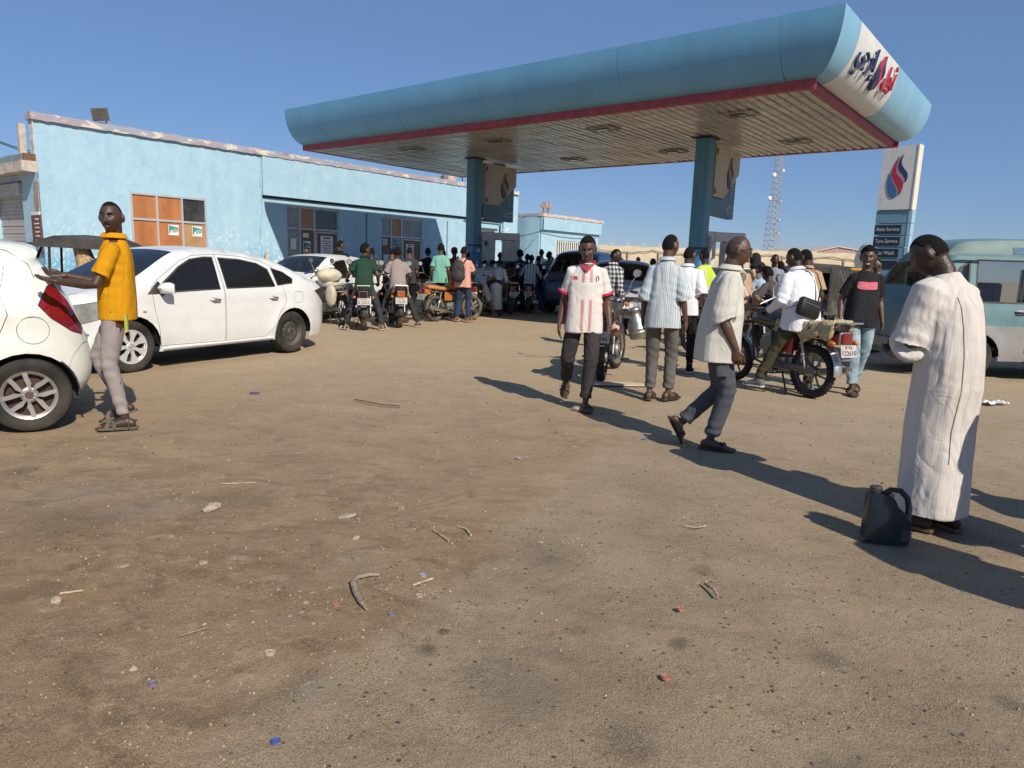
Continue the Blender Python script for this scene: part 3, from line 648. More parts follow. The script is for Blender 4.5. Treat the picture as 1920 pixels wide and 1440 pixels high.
ragged(-.1, 5.14, 36, ZA-.14, ZA, -.17, .12, rn).build('parapet_trim', mat('pale_peeling_trim', (.6, .5, .42), .85, var=.35, scale=7, dust=.5, dustcol=(.5, .3, .26)), AN)
ragged(0, 4.3, 30, ZA-.15, ZA-.004, -.05, .12, rn).build('parapet_end_trim', M_TRIM, AN).matrix_local = Matrix.Translation((-.03, -.1, 0)) @ Matrix.Rotation(R(90), 4, 'Z')@Matrix.Scale(-1, 4, (0, 1, 0))
MB().box((2.5, 2, ZA-.3), (4.9, 4.2, .1)).build('roof', M_CONC, AN)
MB().box((2.85, .2, 1.8), (3.4, .02, 1.7)).build('window', M_DGLASS, AN)
for k in range(18): MB().box((1.28+k*.185, .03, 1.81), (.075, .03, 1.6)).build('window_bar', mat('white_bar_paint', (.72, .73, .7), .6, var=.1), AN)
for z in (1.02, 1.85, 2.6): MB().box((2.85, .05, z), (3.28, .03, .05)).build('window_rail', mat('white_bar_paint', (1, 1, 1)), AN)
cw = MB(); cw.tube([(-.07, 3.6-k*.18, 2.95-.25*math.sin(math.pi*k/20)) for k in range(21)], .012, 4); cw.build('cable', M_BLACKM, AN)
cw = MB(); cw.tube([(k*.25, -.03, 2.9-.12*math.sin(math.pi*k/20)) for k in range(20)], .010, 4); cw.build('cable', M_BLACKM, AN)
cw = MB(); cw.tube([(-.075, .3+.15*k, 2.6-.14*k+.03*math.sin(k*2)) for k in range(12)], .010, 4); cw.build('cable', M_BLACKM, AN)
# ---------------------------------------------------------------- masts
def lattice(mb, H, w0, w1, n, r=.05):
    cs = []
    for i in range(n+1):
        z = H*i/n; w = (w0+(w1-w0)*(i/n)**.7)/2; cs.append([V(-w, -w, z), V(w, -w, z), V(w, w, z), V(-w, w, z)])
    for i in range(n):
        for k in range(4):
            a, b = cs[i][k], cs[i+1][k]; mb.tube([a, b], r, 4); mb.tube([cs[i][k], cs[i+1][(k+1) % 4]], r*.55, 3); mb.tube([cs[i][(k+1) % 4], cs[i+1][k]], r*.55, 3); mb.tube([cs[i+1][k], cs[i+1][(k+1) % 4]], r*.55, 3)
TW = thing('lattice_tower', 'tall steel lattice radio tower with dishes rising behind the crowd', 'radio tower', (53.5, 150, 0), .3)
mb = MB(); lattice(mb, 28, 3.2, .8, 24, .062); mb.build('mast', mat('galvanised_red_grey_steel', (.42, .41, .42), .6, .3, var=.3, scale=.4), TW)
for x, z, r in ((-1.1, 21.3, .5), (.95, 22.3, .35), (-1.7, 16.6, .5), (.9, 16.2, .35), (1.1, 12.3, .25), (1.2, 9.6, .25)):
    MB().lathe([(0, -.12), (r*.7, -.1), (r, .1), (r*.95, .12), (0, 0)], (x, -.5, z), 'y', 12).build('dish', mat('pale_dish', (.7, .66, .6), .5, var=.1), TW)
    MB().tube([(x, -.3, z), (x*.3, 0, z)], .06, 4).build('dish_arm', M_STEELG, TW)
T2 = thing('roof_mast', 'small rusty lattice mast standing behind the annex roof', 'radio mast', (2.35, 60, 0), .2)
mb = MB(); lattice(mb, 6.6, .5, .42, 9, .03); mb.build('mast', mat('rusty_mast_steel', (.42, .3, .25), .7, .2, var=.2), T2); MB().box((0, 0, 6.3), (.75, .3, .35)).build('antenna_box', mat('rusty_mast_steel', (1, 1, 1)), T2)

# ---------------------------------------------------------------- beige tarpaulin covered row behind
TP = thing('tarpaulin_fence', 'long beige tarpaulin sheeting roped over a fence behind the parked cars', 'fence', (5.0, 46, 0), math.atan2(0, 1))
mb = MB(); rings = []; rnd = random.Random(4)
for i in range(75):
    x = i*.25; j = .03*math.sin(i*1.7)+rnd.uniform(-.02, .02); rings.append([(x, j, 0), (x, .02+j*1.5, 1.0), (x, j, 2.0), (x, .05-j, 2.55), (x, .1, 2.82+.03*math.sin(i*.8)), (x, .35, 2.84+.03*math.sin(i*.8)), (x, .4, 0)])
mb.loft(rings); mb.build('tarpaulin', mat('beige_tarpaulin', (.56, .47, .33), .8, var=.12, scale=1.5, bump=1.0, bscale=3), TP, smooth=50)
mb = MB(); pts = []
for i in range(150): x = i*.125; pts.append((x, -.07, 2.58-.16*abs(math.sin(x*.83))+.02*math.sin(x*7)))
mb.tube(pts, .03, 4); mb.build('rope', mat('dark_beige_rope', (.3, .23, .15), .9), TP)
for i in range(18): MB().tube([(i*1.04, .1, 2.8), (i*1.04+.04, .05, 3.0), (i*1.04+.12, .08, 3.02), (i*1.04+.16, .1, 2.8)], .02, 4).build('rope_loop', mat('pale_rope', (.7, .68, .6), .9), TP)
for i in range(10): MB().box((i*2.0+.2, -.06, 1.3), (.06, .05, 2.4)).build('post', M_CONC, TP)

# ---------------------------------------------------------------- far warehouse and horizon things
WH = thing('warehouse', 'far warehouse with a low pitched pinkish corrugated gable', 'warehouse', (42.5, 92, 0), R(8))
mb = MB(); rings = []
for y in (0, 14): rings.append([(-6, y, 0), (-6, y, 3.9), (-1.2, y, 5.0), (5.5, y, 4.2), (5.5, y, 0)])
mb.loft(rings); mb.build('wall', mat('faded_pink_corrugated_sheet', (.36, .24, .21), .8, var=.15, scale=3, stretch=(4, 1, .1)), WH)
MB().prism([(-6.2, 3.95), (-1.2, 5.12), (5.8, 4.28), (5.8, 4.14), (-1.2, 4.98), (-6.2, 3.8)], 14.4, lambda x, z, d: V(x, -.2+d, z)).build('roof', mat('pale_roof_sheet', (.5, .42, .36), .7), WH)
for k in range(28): MB().box((-5.9+k*.41, -.06, 2.0), (.1, .1, 3.9)).build('cladding_rib', mat('faded_pink_corrugated_sheet', (1, 1, 1)), WH)
MB().box((3.8, -.08, 4.12), (2.6, .1, .12)).build('vent_slot', M_BLACKM, WH)

# ---------------------------------------------------------------- workshop at the far left
WS = thing('workshop_building', 'low flaking workshop with a grey roller shutter at the left edge', 'building', (-12.13, 18.03, 0), WALLRZ-R(90))
M_FLAKE = mat('flaking_cream_plaster', (.58, .52, .44), .9, var=.3, scale=3, bump=1, bscale=8, dust=.6, dustcol=(.3, .25, .21))
mb = MB(); wall_grid(mb, -8, .26, 0, 3.28, [(-3.5, 0, -.97, 2.78)], y=.0, depth=.3); mb.add([(-8, .06, 3.54), (-.05, .06, 3.54), (-.05, 5, 3.50), (-8, 5, 3.50)], [(0, 1, 2, 3)]) if False else None; mb.build('wall', M_WALL, WS)
fk = MB(); rr = random.Random(3); L_ = [(-.06+rr.uniform(-.07, .06), 1.5+.13*k) for k in range(13)]; R_ = [(.27, 1.5+.13*k) for k in range(13)]
fk.prism(L_[::-1]+R_, .02, lambda x, z, d: V(x, -.005-d, z)); fk.build('flaked_plaster', mat('bare_grey_render', (.34, .29, .23), .95, var=.35, scale=6, bump=1, bscale=14), WS)
ragged(-8, .16, 60, 3.28, 3.53, -.30, .04, rn).build('cornice', M_FLAKE, WS)
ragged(-8, -.03, 40, 3.54, 3.72, -.22, .06, rn).build('roof_edge', mat('grey_blue_roof_edge', (.22, .31, .34), .8, var=.3, dust=.3), WS)
MB().box((.02, -.08, 3.63), (.09, .26, .19)).build('rusty_corner', mat('rusty_brown_patch', (.16, .09, .05), .9, var=.4, scale=20), WS)
for k in range(30): MB().box((-2.23, .2+.012*(k % 2), .05+k*.1), (2.5, .02, .094)).build('shutter_slat', M_SHUT, WS)
MB().box((-2.23, -.03, 2.93), (2.6, .1, .28)).build('shutter_box', M_SHUT, WS)
MB().box((-2.3, -.03, 3.10), (2.7, .08, .03)).build('red_strip', M_RED, WS)
sg = MB().box((.07, -.05, 1.78), (.60, .03, .93)).build('notice_board', mat('dark_red_board', (.15, .05, .035), .6, var=.1), WS)
rnd = random.Random(8); t = MB()
for k in range(7):
    w = rnd.uniform(.15, .24)
    for q in range(5): t.box((.2-w+q*w*.36, -.068, 2.14-k*.105+rnd.uniform(-.01, .01)), (w*.26, .004, rnd.uniform(.02, .04)))
o = t.build('board_writing', M_PAPER, sg); o['kind'] = 'stuff'; MB().box((.07, -.05, 2.28), (.56, .032, .08)).build('white_header', M_PAPER, WS)
MB().box((-2.3, .5, 4.2), (.16, .16, 1.1)).build('roof_post', M_FLAKE, WS)
MB().box((-4.5, 3.2, 3.9), (6.5, 3.0, .5)).build('rear_roof', mat('pale_roof_render', (.6, .58, .55), .9, var=.1), WS)
# overhead wires
wr = MB()
for z0, z1, dy in ((5.25, 4.4, 0), (5.15, 4.35, .4), (4.45, 4.2, -.6)):
    wr.tube([(-18.6+k*.3, 25+dy-k*.1, z0+(z1-z0)*(k/12)-.12*math.sin(math.pi*k/12)) for k in range(13)], .016, 4)
o = wr.build('overhead_wire', M_BLACKM); tag(o, 'bundle of thin black overhead wires above the workshop roof', 'cable')
# ================================================================ VEHICLES
def inpoly(p, poly):
    x, y = p; c = False; n = len(poly); j = n-1
    for i in range(n):
        xi, yi = poly[i]; xj, yj = poly[j]
        if (yi > y) != (yj > y) and x < (xj-xi)*(y-yi)/(yj-yi)+xi: c = not c
        j = i
    return c
def resample(poly, step, closed=True):
    out = []; n = len(poly)
    for i in range(n if closed else n-1):
        a, b = poly[i], poly[(i+1) % n]; L = math.hypot(b[0]-a[0], b[1]-a[1]); k = max(1, int(round(L/step)))
        for q in range(k): out.append((a[0]+(b[0]-a[0])*q/k, a[1]+(b[1]-a[1])*q/k))
    if not closed: out.append(poly[-1])
    return out
def distpl(p, pl):
    best = 9.; px, py = p
    for (ax, ay), (bx, by) in zip(pl[:-1], pl[1:]):
        dx, dy = bx-ax, by-ay; L2 = dx*dx+dy*dy; t = 0 if L2 < 1e-12 else max(0, min(1, ((px-ax)*dx+(py-ay)*dy)/L2))
        d = math.hypot(px-ax-t*dx, py-ay-t*dy); best = min(best, d)
    return best
def inset(poly, d):    # shrink polygon by d (rough, per-vertex)
    n = len(poly); area = sum(poly[i][0]*poly[(i+1) % n][1]-poly[(i+1) % n][0]*poly[i][1] for i in range(n)); s = 1 if area > 0 else -1; out = []
    for i in range(n):
        a, b, c = poly[i-1], poly[i], poly[(i+1) % n]
        e1 = Vector((b[0]-a[0], b[1]-a[1])); e2 = Vector((c[0]-b[0], c[1]-b[1]))
        if e1.length < 1e-9 or e2.length < 1e-9: out.append(b); continue
        e1.normalize(); e2.normalize(); n1 = Vector((-e1.y, e1.x))*s; n2 = Vector((-e2.y, e2.x))*s; m = n1+n2
        if m.length < .2: m = n1
        m.normalize(); k = d/max(.35, m.dot(n1)); out.append((b[0]+m.x*k, b[1]+m.y*k))
    return out
def carbody(root, sp):
    """Body shell from a side silhouette. sp keys: top (rear to front), bottom z, W half width, axles, wr, regions [(name, polygon, material, gap, depth)], strips [(x0,x1,name,material)]"""
    top = sp['top']; zb = sp['zb']; W = sp['W']; rr = sp.get('round', .07); belt = sp.get('belt', .9); tum = sp.get('tumble', .28)
    xr, xf = top[0][0], top[-1][0]; xs0 = min(p[0] for p in top); xs1 = max(p[0] for p in top); endr = sp.get('endr', .55); endk = sp.get('endk', .26)
    outline = list(top)+[(xf-.0, zb)] if top[-1][1] > zb+.01 else list(top)
    # lower edge with arches, front to rear
    low = []; ar = sp['arch']
    for ax in sorted(sp['axles'], reverse=True):
        zc = sp['wz']; a0 = math.asin(max(-1, min(1, (zb-zc)/ar)))
        low += [(ax+ar*math.cos(a), zc+ar*math.sin(a)) for a in [a0+(math.pi-2*a0)*k/14 for k in range(15)]]
    outline = list(top)+([(xf, zb)] if abs(top[-1][1]-zb) > .01 else [])+low+([(xr, zb)] if abs(top[0][1]-zb) > .01 else [])
    topd = resample(top, .05, False); 
    def yy(x, z):
        y = W
        d0 = max(0, (xs0+endr-x)/endr); d1 = max(0, (x-(xs1-endr))/endr)
        y -= endk*(d0**2.3+d1**2.3)
        if z > belt: y -= (z-belt)*tum*(1+.25*(z-belt))
        if z < .5: y -= .05*((.5-z)/.3)**2
        y += sp.get('crease', .012)*math.exp(-((z-sp.get('cz', .78))/.05)**2)
        for ax in sp['axles']:
            d = math.hypot(x-ax, z-sp['wz']); y += .022*math.exp(-((d-ar-.03)/.07)**2)
        d = distpl((x, z), top)
        if d < rr: q = 1-d/rr; y -= rr*(1-math.sqrt(max(0, 1-q*q)))
        return max(.05, y)
    polys = [resample(outline, .05)]
    regs = sp['regions']
    for r in regs:
        p = resample(r[1], .045); polys.append(p)
        if r[3]: polys.append(resample(inset(r[1], r[3]), .045))
    pts = []; edges = []
    for p in polys:
        o = len(pts); pts += p; edges += [(o+i, o+(i+1) % len(p)) for i in range(len(p))]
    zmx = max(p[1] for p in top); x = xs0
    while x < xs1:
        z = zb
        while z < zmx:
            q = (x+.013*math.sin(z*37), z+.011*math.sin(x*31))
            if inpoly(q, polys[0]) and min(math.hypot(q[0]-a[0], q[1]-a[1]) for a in pts[:len(pts)] if abs(q[0]-a[0]) < .1 or True) > .03: pts.append(q)
            z += .075
        x += .075
    res = geometry.delaunay_2d_cdt([Vector(p) for p in pts], edges, [], 0, 1e-5)
    vv = [(v.x, v.y) for v in res[0]]; tris = res[2]
    Y = {}
    def P(i, sgn):
        if i not in Y: Y[i] = yy(*vv[i])
        return (vv[i][0], sgn*Y[i], vv[i][1])
    groups = {}
    insets = [(r[0], r[1], inset(r[1], r[3]) if r[3] else r[1], r) for r in regs]
    for t in tris:
        c = (sum(vv[i][0] for i in t)/3, sum(vv[i][1] for i in t)/3)
        if not inpoly(c, polys[0]): continue
        key = 'body'; skip = False
        for k, (nm, outer, inner, r) in enumerate(insets):   # later regions sit on top of earlier ones
            if inpoly(c, outer):
                if inpoly(c, inner): key = k; skip = False
                elif r[3]:
                    skip = (r[5] if len(r) > 5 else None) is None
                    if not skip: key = ('rim', k)
        if skip: continue
        groups.setdefault(key, []).append(t)
    # body mesh : both sides and the top strip
    body = MB(); cache = {}
    def emit(mb, ts, sgn, off=0.):
        loc = {}
        for t in ts:
            f = []
            for i in t:
                if i not in loc:
                    p = P(i, sgn); loc[i] = len(mb.v); mb.v.append((p[0], p[1]-sgn*off, p[2]))
                f.append(loc[i])
            a, b, c = f; 
            mb.f.append((a, b, c)); mb.mi.append(mb.cur)
    for sgn in (1, -1): emit(body, groups.get('body', []), sgn)
    strips = sp.get('strips', [])
    crown = sp.get('crown', .035); N = 8; bodytop = []; stripmb = {}
    for k in range(len(topd)-1):
        a, b = topd[k], topd[k+1]; xm = (a[0]+b[0])/2; zm = (a[1]+b[1])/2; tgt = body
        for s_ in strips:
            if s_[0] < xm < s_[1] and zm > s_[4]: tgt = stripmb.setdefault(s_[2], (MB(), s_))[0]
        for q in range(N):
            vs = []
            for (pp, u) in ((a, q), (a, q+1), (b, q+1), (b, q)):
                ye = yy(*pp); t = -1+2*u/N
                L = Vector((b[0]-a[0], b[1]-a[1])); nrm = Vector((-L.y, L.x)).normalized() if L.length else Vector((0, 1))
                if nrm.y < 0 and abs(nrm.y) > .05: nrm = -nrm
                kz = crown*(1-t*t)
                vs.append((pp[0], ye*t, pp[1]+kz*max(0, min(1, (pp[1]-.7)/.3))*.9) if True else None)
            tgt.add(vs, [(0, 1, 2, 3)])
    parts = {}
    parts['body'] = body.build('body', sp['paint'], root, smooth=42, fix='merge')
    for nm, (mb, s_) in stripmb.items():
        parts[nm] = mb.build(s_[2], s_[3], root, smooth=60, fix='merge')
    done = {}
    for key, ts in groups.items():
        if key == 'body': continue
        if isinstance(key, tuple):
            r = regs[key[1]]
            for sgn in (1, -1): mb = MB(); emit(mb, ts, sgn, -.002); mb.build('trim', r[5], root, smooth=60)
        else:
            r = regs[key]
            for sgn in (1, -1):
                mb = MB(); emit(mb, ts, sgn, r[4]); o = mb.build(r[0], r[2], root, smooth=42); parts.setdefault(r[0], []).append(o)
    # dark inner shell so gaps and arches read dark
    inn = MB(); t2 = [(x, z) for x, z in top]
    ins = inset(list(top)+[(xf, zb+.02), (xr, zb+.02)], .05)
    zc = sp.get('floor', belt-.08)
    inn.box(((xs0+xs1)/2, 0, (zb+.1+zc)/2-.03), (sum(1 for _ in (1,))*(sp['axles'][0]-sp['axles'][1])-2*ar-.06 if sp['axles'][0] > sp['axles'][1] else abs(sp['axles'][0]-sp['axles'][1])-2*ar-.06, 2*W-.16, zc-zb-.06))
    c0 = (max(sp['axles'])+min(sp['axles']))/2; inn.v = [(v[0]-(xs0+xs1)/2+c0, v[1], v[2]) for v in inn.v]
    for (a, b) in ((xs0+.16, min(sp['axles'])-ar-.02), (max(sp['axles'])+ar+.02, xs1-.16)):
        if b-a > .05: inn.box(((a+b)/2, 0, (zb+.08+belt-.3)/2), (b-a, 2*W-.5, belt-.3-zb))
    for ax in sp['axles']: inn.box((ax, 0, sp['wz']+.16), (2*ar, 2*W-.62, .5)); inn.lathe([(ar-.002, -W+.06), (ar+.01, -W+.06), (ar+.01, W-.06), (ar-.002, W-.06)], (ax, 0, sp['wz']), 'y', 20, arc=(0, 180))
    inn.build('underbody', M_BLACKM, root)
    sp['yy'] = yy
    return parts
def wheel_parts(mb_t, r, w, knob=0):
    pr = [(r*.66, -w*.5+.01), (r*.8, -w*.52), (r*.94, -w*.5), (r*.985, -w*.42), (r, -w*.28), (r, 0), (r, w*.28), (r*.985, w*.42), (r*.94, w*.5), (r*.8, w*.52), (r*.66, w*.5-.01)]
    mb_t.lathe(pr, (0, 0, 0), 'y', 36)
def car_wheel(parent, x, y, z, r, w, kind, sgn, rimr=None):
    o = thing('wheel', None, None, (x, y, z), 0 if sgn > 0 else math.pi); o.parent = parent
    t = MB(); wheel_parts(t, r, w); 
    for q in (-.3, -.1, .1, .3): t.lathe([(r+.001, w*q-.004), (r+.001, w*q+.004)], (0, 0, 0), 'y', 36)
    t.build('tyre', M_RUBBER, o, smooth=50)
    R_ = r*.67; yo = w*.5-.012
    m = MB(); m.lathe([(R_+.004, -w*.4), (R_-.01, -w*.35), (R_-.02, yo-.03), (R_+.006, yo-.004), (R_+.002, yo+.002), (R_-.016, yo-.006), (R_-.03, yo-.02)], (0, 0, 0), 'y', 36)
    M1 = {'alloy': mat('dusty_alloy', (.55, .53, .5), .35, .8, var=.15, dust=.35), 'cover': mat('silver_wheel_cover', (.62, .62, .62), .4, .3, var=.08, dust=.2), 'steel': mat('dark_steel_wheel', (.055, .053, .05), .6, .3, var=.2, dust=.3)}[kind]
    m.build('rim', M1, o, smooth=50)
    b = MB(); b.lathe([(0, yo-.06), (R_-.01, yo-.07)], (0, 0, 0), 'y', 24); b.build('brake_disc', mat('rusty_brake', (.07, .04, .03), .7, .4), o)
    if kind == 'alloy':
        s = MB()
        for k in range(4):
            for side in (-1, 1):
                a = 2*math.pi*k/4+.35; pts = [(.2, side*.16), (.5, side*.16), (.72, side*.36), (.97, side*.42), (.97, side*.62), (.66, side*.62), (.3, side*.5), (.12, side*.42)]
                q = [(R_*u*math.cos(a+v*.9*(1 if True else 1))*1.0, R_*u*math.sin(a+v*.9)) for u, v in pts]
                s.prism(q, .025, lambda X, Z, d: V(X, yo-.03+d, Z))
        s.lathe([(.0, yo-.012), (.045, yo-.012), (.06, yo-.02), (.065, yo-.04)], (0, 0, 0), 'y', 20); s.build('spoke_plate', M1, o)
        n = MB()
        for k in range(4): a = 2*math.pi*k/4+.1; n.lathe([(0, 0), (.012, 0), (.012, -.02)], (.055*math.cos(a), yo+.0, .055*math.sin(a)), 'y', 8)
        n.build('wheel_nut', M_CHROME, o); MB().lathe([(0, yo-.004), (.026, yo-.004), (.03, yo-.012)], (0, 0, 0), 'y', 16).build('hub_cap', mat('brown_worn_hub', (.09, .06, .05), .6), o)
    elif kind == 'cover':
        s = MB()
        for k in range(7):
            a = 2*math.pi*k/7; q = [(R_*u*math.cos(a+v), R_*u*math.sin(a+v)) for u, v in ((.2, -.5), (.5, -.2), (.98, -.27), (.98, .27), (.5, .2), (.2, .5))]
            s.prism(q, .02, lambda X, Z, d: V(X, yo-.022+d, Z))
        s.lathe([(R_*.97, yo-.01), (R_*.9, yo), (R_*.9, yo-.02)], (0, 0, 0), 'y', 30); s.lathe([(0, yo+.006), (.05, yo+.004), (.062, yo-.01)], (0, 0, 0), 'y', 20); s.build('wheel_cover', M1, o)
        rg = MB(); rg.tube([(.03*math.cos(a), yo+.007, .03*math.sin(a)) for a in [2*math.pi*k/14 for k in range(15)]], .003, 4); rg.box((0, yo+.007, 0), (.07, .004, .008)); rg.build('badge', M_STEELG, o)
    else:
        s = MB(); s.lathe([(R_-.02, yo-.02), (R_*.8, yo-.045), (R_*.62, yo-.03), (R_*.55, yo-.02), (R_*.3, yo-.025), (R_*.22, yo-.01), (0, yo-.01)], (0, 0, 0), 'y', 30); s.build('disc', M1, o, smooth=40)
        n = MB()
        for k in range(5): a = 2*math.pi*k/5; n.lathe([(0, 0), (.011, 0), (.011, -.02)], (.05*math.cos(a), yo-.005, .05*math.sin(a)), 'y', 8)
        n.build('wheel_nut', M_CHROME, o)
        hl = MB()
        for k in range(12): a = 2*math.pi*k/12; hl.lathe([(0, 0), (.013, 0)], (R_*.72*math.cos(a), yo-.034, R_*.72*math.sin(a)), 'y', 8)
        hl.build('vent_hole', M_BLACKM, o)
    return o
def four_wheels(root, sp, kinds, w=.19):
    r = sp['wz']; ws = []
    for ax, kd in zip(sp['axles'], kinds):
        for sgn in (1, -1): ws.append(car_wheel(root, ax, sgn*(sp['W']-w/2-.025), r, r, w, kd, sgn))
    return ws
def seats(root, xs, w, z0=.35, m=None, n=2):
    m = m or mat('grey_car_seat', (.10, .09, .08), .8, var=.2, dust=.2)
    for x in xs:
        for y in ([-w*.42, w*.42] if n == 2 else [-w*.5, 0, w*.5]):
            s = MB(); s.rbox((x, y, z0+.1), (.5, .5, .16), .05); s.rbox((x-.28, y, z0+.42), (.14, .48, .62), .05, Matrix.Rotation(R(-12), 3, 'Y')); s.rbox((x-.36, y, z0+.82), (.1, .26, .18), .04); s.build('seat', m, root, smooth=40)
def carpaint(name, col, dust=.25, dc=(.42, .36, .28)):
    m = mat(name, col, .32, 0, var=.03, scale=1.5, coat=.6, dust=dust, dustcol=dc); return m
M_CARWHITE = carpaint('white_car_paint', (.74, .74, .72), .22); M_CARCREAM = carpaint('creamy_white_car_paint', (.73, .74, .68), .12)
M_TINT = glass('tinted_car_glass', (.10, .11, .10)); M_CLEAR = glass('clear_car_glass', (.55, .6, .58))
M_TAIL = mat('red_tail_lens', (.20, .008, .015), .12, var=.1, spec=.8, coat=.8); M_HEAD = mat('hazy_headlamp_lens', (.34, .34, .32), .15, .3, var=.25, scale=9, spec=.9, coat=.5)
M_PLAST = mat('black_plastic', (.018, .018, .018), .55, var=.15, dust=.25)
def handle(root, x, y, z, m, sgn=1, L=.17):
    h = MB(); h.tube([(x-L/2, y-.01*sgn, z-.004), (x-L/2+.03, y+.03*sgn, z), (x+L/2-.04, y+.034*sgn, z+.003), (x+L/2, y-.01*sgn, z)], [(.012, .014), (.011, .017), (.011, .017), (.012, .014)], 8, round_ends=True); h.build('door_handle', m, root, smooth=60)
    MB().sphere((x+.01, y-.002*sgn, z+.002), (.07, .008, .035), 10, 6).build('handle_recess', mat('shadowed_white', (.45, .45, .44), .4), root)
def mirror(root, x, y, z, m, sgn=1):
    h = MB(); h.loft([[V(x+a, y+sgn*(b+.11*q), z+c) for a, b, c in ((-.0, .03, -.05*s), (.09*s, .03, -.045*s), (.13*s, .03, .02*s), (.08*s, .03, .075*s), (0, .03, .085*s))] for q, s in ((0, .8), (.25, 1.), (.8, 1.02), (1.25, .93), (1.5, .7))]); o = h.build('door_mirror', m, root, smooth=60)
    MB().tube([(x+.05, y-.03*sgn, z-.06), (x+.05, y+.06*sgn, z-.04)], [(.03, .05), (.02, .035)], 8).build('mirror_stalk', M_PLAST, root)
    MB().box((x-.006, y+sgn*.12, z+.015), (.006, .16, .11)).build('mirror_glass', M_CHROME, root)

# ---------------------------------------------------------------- white sedan
def sedan(name_label, loc, rz, detail=True, kinds=('cover', 'steel'), tint=None, paint=None):
    tint = tint or M_TINT; paint = paint or M_CARWHITE
    root = thing('parked_sedan', name_label, 'car', loc, rz)
    top = smoothpoly([(-2.20, .26), (-2.27, .45), (-2.26, .70), (-2.2, .93), (-2.06, 1.045), (-1.78, 1.10), (-1.45, 1.235), (-1.05, 1.385), (-.6, 1.465), (-.1, 1.495), (.35, 1.465), (.62, 1.385), (1.0, 1.185), (1.36, 1.01), (1.7, .95), (2.0, .865), (2.14, .74), (2.21, .55), (2.21, .38), (2.13, .22)], 4, False)
    dl = lambda pts: smoothpoly(pts, 4)
    wf = [(.0, .965), (.92, .93), (.98, .965), (.80, 1.09), (.55, 1.26), (.35, 1.355), (.12, 1.39), (-.02, 1.39)]
    wr = [(-.10, .97), (-.10, 1.385), (-.45, 1.37), (-.75, 1.32), (-.92, 1.24), (-.98, 1.0), (-.95, .985)]
    wq = [(-1.02, 1.0), (-.98, 1.26), (-1.2, 1.2), (-1.36, 1.10), (-1.33, 1.03)]
    dF = [(-.055, .27), (-.055, 1.425), (.3, 1.40), (.52, 1.32), (.9, 1.10), (1.02, .99), (1.0, .8), (.96, .5), (.93, .29)]
    dR = [(-.065, .27), (-.78, .28), (-.95, .45), (-1.02, .62), (-1.18, .78), (-1.12, .98), (-1.02, 1.27), (-.85, 1.34), (-.5, 1.405), (-.065, 1.425)]
    rear = [(-1.78, .92), (-2.05, .96), (-2.22, .90), (-2.25, .76), (-2.12, .72), (-1.95, .82)]
    head = [(1.50, .80), (1.66, .86), (1.92, .82), (2.12, .70), (2.10, .60), (1.88, .60), (1.66, .66)]
    regs = [('door', dF, paint, .005, 0), ('door', dR, paint, .005, 0), ('window_pane', wf, tint, .02, .006, M_PLAST), ('window_pane', wr, tint, .02, .006, M_PLAST), ('quarter_pane', wq, tint, .02, .006, M_PLAST), ('tail_light', rear, M_PLAST if detail else M_TAIL, .004, .0, M_PLAST), ('headlight', head, M_HEAD, .004, .0, M_PLAST)]
    sp = dict(top=top, zb=.22, W=.845, axles=(1.30, -1.30), wz=.31, arch=.365, belt=.93, tumble=.36, paint=paint, regions=regs, endr=.75, endk=.30, crease=.006, cz=.66, round=.09, crown=.03,
              strips=[(.5, 1.22, 'windscreen', tint, 1.03), (-1.62, -1.02, 'rear_window', tint, 1.12)])
    parts = carbody(root, sp); yy = sp['yy']
    four_wheels(root, sp, kinds)
    seats(root, (.15, -.75), .75, .3); 
    MB().rbox((.88, 0, .82), (.3, 1.4, .2), .06).build('dashboard', mat('tan_dashboard', (.3, .2, .12), .7, var=.2), root)
    for sgn in (1, -1):
        for x in (.08, -.98+.0): handle(root, x+.02 if x > 0 else x+.06, sgn*yy(x, .83), .83, M_CHROME, sgn)
        mirror(root, .84, sgn*(yy(.84, .96)-.02), .98, paint, sgn)
        MB().prism([(.78, .93), (1.08, .93), (.9, 1.08)], .012, lambda x, z, d: V(x, sgn*(yy(x, z)+.002+d*.5), z)).build('mirror_base', M_PLAST, root)
        MB().sphere((1.14, sgn*(yy(1.14, .72)), .72), (.03, .012, .016), 10, 6).build('side_indicator', mat('cloudy_indicator', (.35, .3, .2), .2), root)
        MB().tube([(x, sgn*(yy(x, .25)+.004), .255) for x in (-.9, -.4, .1, .6, .9)], (.018), 6).build('sill_moulding', paint, root)
    fl = [(-1.52, .80), (-1.30, .80), (-1.30, .94), (-1.52, .94)]; fl = fl[::-1]; f = MB()
    flp = [(-1.42+.095*math.copysign(abs(math.cos(a))**.4, math.cos(a)), .83+.08*math.copysign(abs(math.sin(a))**.4, math.sin(a))) for a in [2*math.pi*k/24 for k in range(24)]]
    f.tube([(x, yy(x, z)+.001, z) for x, z in flp+[flp[0]]], .0025, 4); f.build('fuel_flap_seam', mat('seam_grey', (.25, .25, .24), .7), root)
    bs = MB(); bs.tube([(x, yy(x, z)+.0005, z) for x, z in [(-1.7, .60), (-1.8, .64), (-2.0, .66), (-2.2, .68)]], .002, 4); bs.tube([(x, yy(x, z)+.0005, z) for x, z in [(1.64, .45), (1.66, .55), (1.6, .62)]], .002, 4); bs.build('bumper_seam', mat('seam_grey', (.25, .25, .24), .7), root)
    bz = MB(); bz.tube([(1.25, y, 1.075) for y in (-.62, -.3)], .01, 5); bz.tube([(1.24, .0, 1.06), (1.1, .55, 1.10)], .008, 5); bz.build('wiper', M_PLAST, root)
